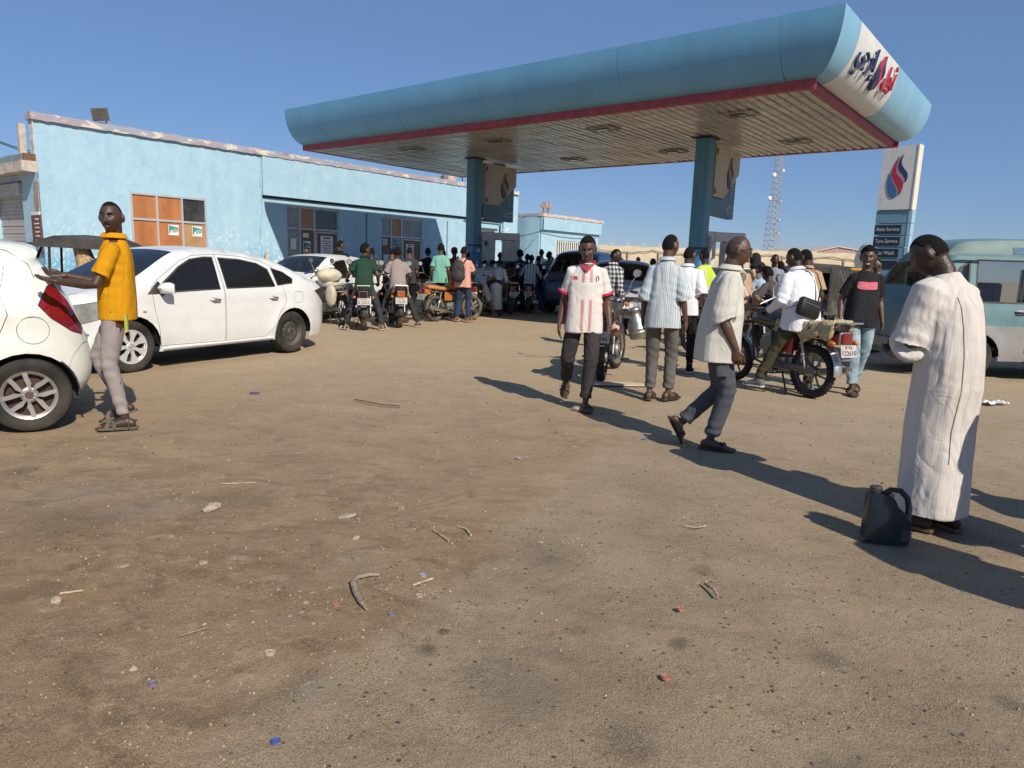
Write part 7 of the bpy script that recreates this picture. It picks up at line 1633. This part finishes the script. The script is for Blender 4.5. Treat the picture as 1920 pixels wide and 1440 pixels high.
stand('man in a black long sleeved shirt standing beside the older white sedan', -4.35, 17.4, -12, 1.88, sk=1, top='shirt', topm=M_BLACKC, bot='trousers', botm=M_BLACKC, sleeve='long', seed=51, pz=dict(hyaw=-.5, **{k: v for k, v in ARMSF.items() if k != 'hpit'}), build_=1.12, collar=True)
stand('man whose head alone shows above the roof of the older white sedan', -6.15, 21, 120, 1.72, sk=1, top='t_shirt', topm=M_GREYC, bot='trousers', botm=M_CHAR, seed=52, vox=.014)
stand('man in a charcoal t-shirt with his back to us, right of the taupe rider', -2.85, 18.9, -5, 1.80, sk=3, top='t_shirt', topm=M_GREYC, bot='trousers', botm=M_BLACKC, seed=53, hair='bald', build_=1.05)
stand('man in a black pullover over a white collar behind the waiting motorcycles', -2.48, 19.9, 5, 1.82, sk=2, top='pullover', topm=cloth('black_green_knit', (.012, .018, .016)), bot='trousers', botm=M_BLACKC, sleeve='long', seed=54, extras=lambda r, D: MB().tube([D['nk']+V(.06*math.cos(a), .06*math.sin(a), .035) for a in [2*math.pi*k/16 for k in range(17)]], .014, 6).build('white_collar', M_WHITEC, r))
stand('man in a mint green t-shirt with his back to us', -1.97, 18.5, -4, 1.91, sk=1, top='t_shirt', topm=cloth('mint_green_cotton', (.19, .43, .33)), bot='trousers', botm=M_CHAR, seed=55, hair='mid')
def cap_x(r, D): m = MB(); m.sphere(D['hc']+V(0, 0, .055), (.088, .105, .075), 16, 8); m.rbox(D['hc']+D['HR']@V(0, .12, .04), (.14, .12, .012), .03); m.build('cap', mat('dark_red_cap', (.14, .012, .018), .8), r, smooth=40)
stand('man in dark red cap and shirt between the mint t-shirt and the backpack', -1.72, 19.8, 20, 1.85, sk=2, top='t_shirt', topm=cloth('dark_red_cotton', (.26, .02, .025)), bot='trousers', botm=M_CHAR, seed=56, extras=cap_x)
stand('man in a salmon pink t-shirt and jeans carrying a dark backpack', -1.27, 17.05, -8, 1.82, sk=1, top='t_shirt', topm=cloth('salmon_pink_cotton', (.62, .33, .27)), bot='trousers', botm=M_DENIM, shoem=mat('pinkish_flip_flop', (.5, .25, .2), .8), seed=57, pz=dict(Rf=(.6, .8, 0), Lf=(-.1, 1, 0), hyaw=-.1, **{k: v for k, v in ARMSF.items() if k != 'hpit'}))
bp = thing('backpack', 'dark grey backpack slung on the man in the pink t-shirt', 'backpack', (-1.27, 17.05, 0), R(-8)); blob(bp, [((-.07, -.24, 1.22), (.17, .10, .24), .1), ((-.07, -.26, 1.10), (.18, .12, .15), .1), ((-.07, -.22, 1.36), (.13, .08, .12), 0)], 'pack_body', mat('dark_grey_nylon', (.03, .028, .028), .75, var=.2), seed=6, amp=.006)
m = MB(); m.tube([(-.12, -.16, 1.45), (-.13, -.02, 1.56), (-.14, .12, 1.42), (-.16, .10, 1.2)], [(.028, .005)]*4, 6); m.build('strap', MATS['dark_grey_nylon'], bp); m = MB(); m.tube([(.05, -.16, 1.42), (.11, -.08, 1.54), (.15, .02, 1.52), (.17, .1, 1.35), (.16, .05, 1.15)], [(.028, .005)]*5, 6); m.build('strap', MATS['dark_grey_nylon'], bp); m = MB(); m.tube([(-.17+.03, -.345, 1.32), (-.05, -.36, 1.2), (-.06, -.37, 1.08)], .005, 5); m.build('reflective_zip', M_STEELG, bp)
stand('man in a long white robe bending over a motorcycle in the queue', -.52, 19.35, -10, 1.74, sk=2, top='robe', topm=cloth('white_robe_cotton', (.62, .61, .57)), bot='robe', sleeve='long', seed=58, loose=.95, pz=dict(pel=(0, -.02, .93), neck=(-.02, .36, 1.30), hpit=.5, LW=(-.2, .52, .95), RW=(.22, .5, .92), hemz=.18), vox=.012)
stand('man in a grey white shirt bending beside the man in the white robe', -.9, 21.0, -20, 1.78, sk=2, top='shirt', topm=cloth('shaded_pale_grey_cotton', (.42, .43, .46)), bot='trousers', botm=M_BLACKC, sleeve='long', seed=59, pz=dict(neck=(0, .40, 1.26), LW=(-.2, .6, .9), RW=(.2, .6, .9), hpit=.5))
stand('man in a black shirt with a red and white print on his back', .12, 21.8, 5, 1.86, sk=2, top='t_shirt', topm=splotch('black_red_white_print', (.014, .014, .018), [(.4, .42, .45), (.35, .03, .03)], 16, .60), bot='trousers', botm=M_BLACKC, seed=60, hair='afro')
stand('dark haired man standing just left of the printed black shirt', -.05, 23.0, 10, 1.88, sk=2, top='t_shirt', topm=M_BLACKC, bot='trousers', botm=M_BLACKC, seed=61, hair='afro', vox=.014)
stand('person in a red and white flowered top leaning in front of the pump', -.42, 21.9, -30, 1.70, sk=2, top='blouse', topm=splotch('red_white_flowers', (.40, .02, .06), [(.6, .55, .55)], 20, .52), bot='trousers', botm=M_BLACKC, seed=62, pz=dict(neck=(.0, .35, 1.30), hpit=.5))
stand('person in a brown shirt leaning between the flowered top and the printed shirt', -.2, 21.3, -15, 1.62, sk=2, top='t_shirt', topm=cloth('brown_cotton', (.10, .04, .03)), bot='trousers', botm=M_BLACKC, seed=63, pz=dict(neck=(0, .3, 1.33)))
stand('man in a white shirt standing highest in front of the blue annex', .93, 26.0, 10, 2.02, sk=2, top='t_shirt', topm=M_WHITEC, bot='trousers', botm=M_CHAR, seed=64, vox=.014)
stand('man with an afro and a horizontally striped shirt near the barred window', 1.12, 24.5, -20, 1.88, sk=2, top='t_shirt', topm=striped('brown_cream_hoops', (.35, .30, .26), (.04, .03, .03), .09, .04, 2), bot='trousers', botm=M_BLACKC, seed=65, hair='afro', vox=.014)
stand('man with short hair leaning at the pump with his head lowered', -.78, 22.3, 30, 1.70, sk=2, top='t_shirt', topm=M_GREYC, bot='trousers', botm=M_BLACKC, seed=66, vox=.014, pz=dict(neck=(0, .2, 1.40), hpit=.4))
stand('man in a black and white checked shirt looking back over his shoulder', 1.66, 12.2, -35, 1.76, sk=2, top='shirt', topm=plaid('black_white_checks', (.62, .62, .6), (.03, .03, .03), (.24, .24, .24), .075), bot='trousers', botm=M_CHAR, sleeve='long', seed=67, pz=dict(hyaw=-1.35, hpit=.15), collar=True)
stand('man in crisp white shirt and black trousers right of the tall striped man', 2.36, 9.75, -14, 1.76, sk=1, top='shirt', topm=M_WHITEC, bot='slim', botm=M_BLACKC, shoe='shoe', shoem=M_BLACKC, sleeve='rolled', seed=68, pz=dict(hyaw=-.5, RW=(.26, .05, .90)), collar=True, vox=.0095)
def vest_x(r, D): pass
def hivis():
    g = G('hi_vis_fabric'); x, y, z = g.xyz(); f = g.rng(g.math('ABSOLUTE', g.math('SUBTRACT', g.math('ABSOLUTE', x), .11)), .022, .026, 1, 0); f2 = g.rng(g.math('ABSOLUTE', g.math('SUBTRACT', z, 1.05)), .025, .03, 1, 0)
    g.col(g.mix(g.math('MAXIMUM', f, f2), (.50, .66, .02), (.5, .5, .46))); g.rough(.7); return g.m
stand('attendant in a yellow high visibility vest behind the older man walking', 3.58, 13.4, 40, 1.84, sk=2, top='vest', topm=hivis(), bot='trousers', botm=M_CHAR, seed=69, sleeve='short')
stand('man with only part of his face showing beside the seated peach shirt', 3.9, 12.3, 60, 1.62, sk=0, top='t_shirt', topm=M_BEIGE, bot='trousers', botm=M_CHAR, seed=70)
def cloth_x(r, D):
    m = MB(); hc = D['hc']; m.sphere(hc+V(0, -.02, .01), (.098, .112, .125), 16, 10); m.sphere(D['nk']+V(.02, -.05, .0), (.2, .15, .12), 14, 8); m.sphere(D['nk']+V(.0, -.1, -.2), (.16, .1, .25), 14, 8); me = remeshed(m, .014, 3); wrinkle(me, .008, 4); link(me, 'head_cloth', mat('dark_head_cloth', (.012, .012, .014), .9), r)
stand('man draped in a dark head cloth over a beige robe leaning forward', 5.12, 14.6, 50, 1.88, sk=2, top='shirt', topm=cloth('beige_robe_cotton', (.50, .36, .24)), bot='trousers', botm=M_TANC, sleeve='long', seed=71, extras=cloth_x, pz=dict(neck=(0, .18, 1.42), hyaw=-.7, hpit=.3))
stand('young man in a grey blue shirt looking towards us in front of the tower', 5.6, 15.4, 160, 1.84, sk=2, top='shirt', topm=cloth('grey_blue_cotton', (.26, .28, .36)), bot='trousers', botm=M_CHAR, seed=72, pz=dict(hyaw=.2))
stand('man in a black and white patterned shirt far back in the right hand crowd', 7.3, 19.5, 10, 1.74, sk=2, top='shirt', topm=splotch('white_black_print', (.5, .5, .5), [(.02, .02, .02)], 16, .5), bot='trousers', botm=M_CHAR, seed=73, vox=.014, hair='afro')
stand('small distant man in a grey shirt right of the tower', 8.9, 24.0, -30, 1.72, sk=2, top='t_shirt', topm=M_GREYC, bot='trousers', botm=M_CHAR, seed=74, vox=.016)
stand('tall man in a tan short sleeved shirt and trousers behind the man with the bag', 4.18, 10.15, 10, 1.80, sk=0, top='shirt', topm=M_TANC, bot='trousers', botm=cloth('khaki_trousers', (.33, .24, .15)), shoe='shoe', shoem=M_BLACKC, seed=75, pz=dict(hyaw=.35, hpit=.2), build_=1.12, collar=True, vox=.0095)
for k, (lab, x, y, hh, cl) in enumerate((('distant man in a dark shirt beyond the silver suv', 3.95, 26.5, 1.80, M_GREYC), ('distant man in a pale green shirt beyond the silver suv', 4.75, 27.5, 1.88, cloth('pale_green_cotton', (.3, .42, .38))), ('distant man in black left of the annex window', 1.5, 29, 1.8, M_BLACKC), ('distant man in grey behind the white shirted back', 4.1, 21, 1.75, M_GREYC))):
    stand(lab, x, y, 20*k, hh, sk=2, top='t_shirt', topm=cl, bot='trousers', botm=M_CHAR, seed=80+k, vox=.018)
for k, (x, y, hh) in enumerate(((.35, 23.6, 1.8), (-.55, 23.9, 1.83), (.72, 22.6, 1.74), (-.25, 25, 1.86))):
    stand(('man in black behind the striped rider, close to the dark van', 'man in black standing right behind the fuel pump', 'man in black squeezed between the striped rider and the dark van', 'man in black far under the canopy behind the printed shirt')[k], x, y, 15*k-20, hh, sk=2, top='t_shirt', topm=M_BLACKC, bot='trousers', botm=M_BLACKC, seed=100+k, vox=.016)
stand('bald man standing by the windscreen of the minibus', 6.8, 13.3, 100, 1.77, sk=3, top='t_shirt', topm=M_GREYC, bot='trousers', botm=M_CHAR, seed=85, hair='bald')
SIT = dict(pel=(0, 0, .92), neck=(0, .03, 1.43), LA=(-.12, .45, .52), RA=(.12, .45, .52), Lk=(-.1, .6, 1), Rk=(.1, .6, 1), LW=(-.12, .38, 1.02), RW=(.12, .38, 1.02), Le=(-.7, -.5, -.5), Re=(.7, -.5, -.5))
person('passenger in a dark blue and white jacket sitting inside the open minibus', (8.35, 10.95, -.1), R(90), SIT, h=1.74, sk=2, top='jacket', topm=splotch('navy_white_jacket', (.03, .04, .09), [(.4, .4, .42)], 6, .56), bot='trousers', botm=M_GREYC, sleeve='long', seed=86, shoem=M_DKSANDAL)
for k, (x, y, hh, c_) in enumerate(((-3.75, 18.3, 1.74, M_CHAR), (-3.3, 19.4, 1.80, M_GREYC), (-1.45, 20.9, 1.78, M_BLACKC), (-2.2, 21.5, 1.80, M_TANC))):
    stand(('man in charcoal behind the green shirt rider, near the far doorway', 'man in dark grey behind the rider with writing on his back', 'man in black behind the backpack, next to the far column', 'man in a tan shirt half hidden behind the mint t-shirt')[k], x, y, 12*k-15, hh, sk=2, top='t_shirt', topm=c_, bot='trousers', botm=M_BLACKC, seed=120+k, vox=.015)
# two people standing just outside the right edge, whose shadows fall into view
stand('bystander in a loose brown shirt just outside the right edge casting a long shadow', 3.0, 2.1, 20, 1.74, sk=1, top='shirt', topm=cloth('brown_cotton', (1, 1, 1)), bot='trousers', botm=M_CHAR, seed=90, loose=1.1)
stand('bystander in grey beyond the right edge whose shadow covers the robe hem', 3.25, 2.93, 10, 1.78, sk=1, top='shirt', topm=M_GREYC, bot='trousers', botm=M_CHAR, seed=91, loose=1.3, build_=1.2)
stand('bystander in white beyond the right edge beside the robed man', 4.2, 2.9, -10, 1.72, sk=1, top='shirt', topm=M_WHITEC, bot='trousers', botm=M_CHAR, seed=92, loose=1.3, build_=1.2)
# ================================================================ LITTER, STONES, GRAVEL
def stone(label, x, y, s, col, seed, flat=.5):
    r = random.Random(seed); m = MB(); m.sphere((0, 0, 0), (s[0], s[1], s[2]), 12, 8)
    m.v = [tuple(Vector(p)*(1+r.uniform(-.12, .12))) for p in m.v]; o = m.build('stone', mat('stone_%d' % col, ((.30, .23, .16), (.36, .30, .22), (.25, .23, .2))[col], .9, var=.35, scale=30, bump=1, bscale=60), smooth=False); o.location = (x, y, s[2]*.55); o.rotation_euler = (0, 0, r.uniform(0, 3)); return tag(o, label, 'stone')
o = stone('pale elongated stone standing out on the dirt left of centre', -1.67, 3.76, (.035, .075, .025), 1, 1); o.rotation_euler[2] = -.3
stone('rounded pinkish grey stone near the left edge', -1.83, 2.65, (.022, .018, .018), 1, 2); stone('flat pale green stone right of the elongated stone', -.9, 3.73, (.055, .03, .008), 1, 3); stone('small brown stone touching the flat pale stone', -.83, 3.69, (.02, .012, .008), 0, 4)
stone('small tan stone below and left of the elongated stone', -1.41, 3.06, (.025, .018, .012), 0, 5); stone('chunky tan stone up and right of the flat pale stone', -.62, 3.87, (.028, .022, .014), 0, 6); stone('low tan stone below the flat pale stone', -.78, 3.42, (.025, .016, .010), 1, 7); stone('pale stone left of the football shirt man feet', .66, 6.85, (.06, .03, .03), 1, 8)
stone('thin tan stone at the far left above the rounded stone', -1.75, 3.0, (.03, .012, .008), 0, 9); stone('brown stone near the top left dirt by the hatchback', -1.7, 3.35, (.02, .014, .01), 0, 10)
def cap(label, x, y, col, rad=.014, cat='bottle cap', tilt=0):
    t = thing('bottle_cap', label, cat, (x, y, -.002), random.Random(int(x*1000)).uniform(0, 3), 'bottle caps trodden into the ground'); t.rotation_euler[0] = tilt
    m = MB(); m.lathe([(0, .003), (rad*.8, .003), (rad, .006), (rad*1.05, -.001), (rad*.95, -.002)], (0, 0, 0), 'z', 20); m.build('disc', mat('cap_%02d%02d%02d' % tuple(int(c*99) for c in col), col, .6, var=.15, dust=.35), t, smooth=50)
    m = MB(); m.lathe([(rad*.45, .0045), (rad*.6, .006), (rad*.75, .0045)], (0, 0, 0), 'z', 18); m.build('ring', mat('cap_%02d%02d%02d' % tuple(int(c*99) for c in col), col), t, smooth=50)
BL, RD, PU, WH_, GB = (.045, .08, .28), (.40, .14, .11), (.15, .13, .22), (.42, .36, .27), (.27, .31, .36)
for a in (('large blue bottle cap nearest the bottom edge', -.67, 1.87, BL, .015), ('small bright blue bottle cap left of centre in the dirt', -1.3, 4.17, BL, .015), ('pink flattened cap right of the bottom middle', .75, 2.78, RD, .014), ('pinkish ring shaped cap lowest on the right', .58, 2.27, RD, .016), ('red cap just left of the bent stick', -.70, 2.71, RD, .015), ('dull purple cap below the bent stick', -.46, 2.65, PU, .014), ('purple cap in the lower left dirt', -1.17, 2.13, PU, .014), ('off white cap in the lower middle dirt', -.85, 2.34, WH_, .018), ('grey blue cap right of the bent stick', -.38, 3.02, GB, .016), ('tan cap below the grey blue cap', -.37, 2.82, (.35, .29, .22), .016), ('cream ring left of the red cap', -.83, 2.72, WH_, .013), ('blue cap between the walking men shadows', 1.13, 5.75, BL, .02), ('bluish cap high in the middle of the forecourt', .07, 5.05, GB, .018), ('dark blue cap near the sedan wheel shadow', -2.7, 7.2, (.05, .07, .15), .05)): cap(*a)
def stick(label, pts, r, col, name='stick', cat='stick'):
    m = MB(); m.tube(pts, r, 8); o = m.build(name, mat('stick_%d' % int(col[0]*100), col, .9, var=.35, scale=20, bump=1, bscale=60), smooth=60); return tag(o, label, cat)
stick('bent grey brown piece of wood lying in the middle foreground', [(-.575, 2.985, .012), (-.62, 2.975, .016), (-.665, 2.94, .018), (-.675, 2.89, .018), (-.64, 2.80, .016), (-.60, 2.72, .014), (-.565, 2.665, .010)], [(.006, .006), (.011, .009), (.013, .01), (.014, .011), (.014, .010), (.013, .009), (.006, .005)], (.27, .22, .16))
for lab, pts, r, c in (('short pale splinter right of the bent stick', [(-.41, 2.90, .008), (-.33, 2.97, .01)], .005, (.5, .38, .24)), ('pale curved twig up and right of the bent stick', [(-.27, 3.62, .008), (-.22, 3.58, .01), (-.19, 3.5, .008)], .006, (.48, .38, .26)), ('straight twig left of the curved twig', [(-.40, 3.56, .008), (-.30, 3.42, .008)], .006, (.4, .3, .2)), ('thin brown twig in the lower left dirt', [(-1.22, 2.42, .006), (-1.14, 2.49, .006)], .003, (.3, .22, .14)), ('short upright looking twig right of centre', [(.92, 3.02, .008), (.94, 2.95, .014), (.945, 2.9, .006)], .007, (.33, .24, .17)), ('pale splinter beside the rounded stone', [(-1.86, 2.72, .006), (-1.78, 2.75, .008)], .005, (.5, .4, .28)), ('thin pale twig above the elongated stone', [(-1.8, 4.2, .008), (-1.6, 4.25, .008)], .004, (.42, .34, .24)), ('curved pale twig in the right foreground', [(1.0, 3.75, .006), (1.06, 3.72, .008), (1.12, 3.76, .006)], .004, (.42, .34, .24)), ('thin stick in the dirt behind the hatchback', [(-1.6, 7.0, .01), (-1.3, 6.8, .01), (-1.1, 6.75, .01)], .008, (.14, .11, .08))):
    stick(lab, pts, r, c, 'twig', 'twig')
pp = thing('paper_scrap', 'crumpled white paper scrap on the ground at the right edge', 'paper', (5.62, 8.0, .01), .3); rr = random.Random(4); m = MB()
m.add([(x*.05+rr.uniform(-.02, .02), y*.04, .01+rr.uniform(0, .035)) for y in range(-2, 3) for x in range(-3, 4)], [(j*7+i, j*7+i+1, (j+1)*7+i+1, (j+1)*7+i) for j in range(4) for i in range(6)]); m.build('sheet', M_PAPER, pp, fix=False)
# loose gravel and clods
def scatter():
    r = random.Random(12); m = MB(); n = 0
    cols = [mat('gravel_tan', (.36, .29, .2), .95, var=.3, scale=20), mat('gravel_dark', (.07, .06, .05), .9, var=.3), mat('gravel_pale', (.42, .35, .26), .95, var=.2)]
    while n < 7000:
        y = 1.5+10*r.random()**2.2; x = r.uniform(-.82, .86)*y; u = r.random()
        dirt = x < .42*y*.0+(-.3 if y < 3 else .4)
        if not dirt and r.random() < .35: continue
        s = (.0014+.0038*r.random()**4)*(1+.08*y); 
        if r.random() < .01: s *= 2.2
        m.cur = 0 if u < .45 else (1 if u < (.72 if dirt else .92) else 2); a = r.uniform(0, 3.14); ca, sa = math.cos(a), math.sin(a); e = r.uniform(.55, 1.0)
        pts = [(s*ca, s*sa), (-s*sa*e, s*ca*e), (-s*ca, -s*sa), (s*sa*e, -s*ca*e)]; z = .003 if True else 0; hz_ = s*r.uniform(.5, 1.0)
        zb = .012*math.sin(x*1.3+.7*math.sin(y*.9))*math.cos(y*1.1+x*.4)+.006*math.sin(x*3.1+y*2.3)*math.sin(y*3.7-x)-.006
        m.add([(x+p[0]*1.1, y+p[1]*1.1, zb-.002) for p in pts]+[(x+p[0]*.55+s*.1, y+p[1]*.55, zb+hz_) for p in pts], [(0, 1, 5, 4), (1, 2, 6, 5), (2, 3, 7, 6), (3, 0, 4, 7), (4, 5, 6, 7)]); n += 1
    o = m.build('gravel', cols, fix=False); tag(o, 'loose gravel, chips and small clods strewn over the forecourt', 'gravel', kind='stuff')
scatter()
def clods():
    r = random.Random(77); m = MB(); cols = [mat('dark_clod', (.13, .095, .06), .95, var=.3, scale=20), mat('gravel_tan', (1, 1, 1)), mat('straw_bit', (.44, .34, .2), .9, var=.2)]
    cen = [(-.35, 2.9, .35), (-.6, 2.8, .25), (-.25, 3.5, .3), (-.9, 3.8, .5), (-1.9, 3.5, .5), (.5, 3.6, .5), (-1.4, 3.0, .5), (-.8, 2.4, .4), (-2.2, 5, .8), (.2, 5.5, 1.2), (2.5, 6, 1.5), (4.5, 6.5, 1.5), (1.9, 4.6, .7), (-1.2, 6.5, 1.2), (3, 9, 1.5), (1.2, 2.3, .5), (-2.9, 4.4, .6)]
    for cx, cy, sg in cen:
        for _ in range(95):
            x, y = r.gauss(cx, sg), r.gauss(cy, sg*.6)
            if y < 1.4: continue
            s = (.0022+.007*r.random()**3)*(1+.09*max(0, y-2)); a = r.uniform(0, 3.14); k = r.random(); m.cur = 0 if k < .55 else (1 if k < .88 else 2)
            el = 1. if k < .88 else r.uniform(3, 7); s *= .5 if k >= .88 else 1; rot = Matrix.Rotation(a, 3, 'Z'); z = .012*math.sin(x*1.3+.7*math.sin(y*.9))*math.cos(y*1.1+x*.4)+.006*math.sin(x*3.1+y*2.3)*math.sin(y*3.7-x)-.006
            vs = [rot@V(px*s*el*r.uniform(.7, 1.2), py*s*r.uniform(.7, 1.2), pz*s*r.uniform(.7, 1.2))+V(x, y, z+s*.3) for px, py, pz in ((1, 0, 0), (0, 1, 0), (-1, 0, 0), (0, -1, 0), (0, 0, .8), (0, 0, -.8))]
            m.add(vs, [(0, 1, 4), (1, 2, 4), (2, 3, 4), (3, 0, 4), (1, 0, 5), (2, 1, 5), (3, 2, 5), (0, 3, 5)])
    o = m.build('dirt_clods', cols, fix=False); tag(o, 'scattered dirt clods and straw bits gathered in loose clusters on the ground', 'dirt clods', kind='stuff')
clods()
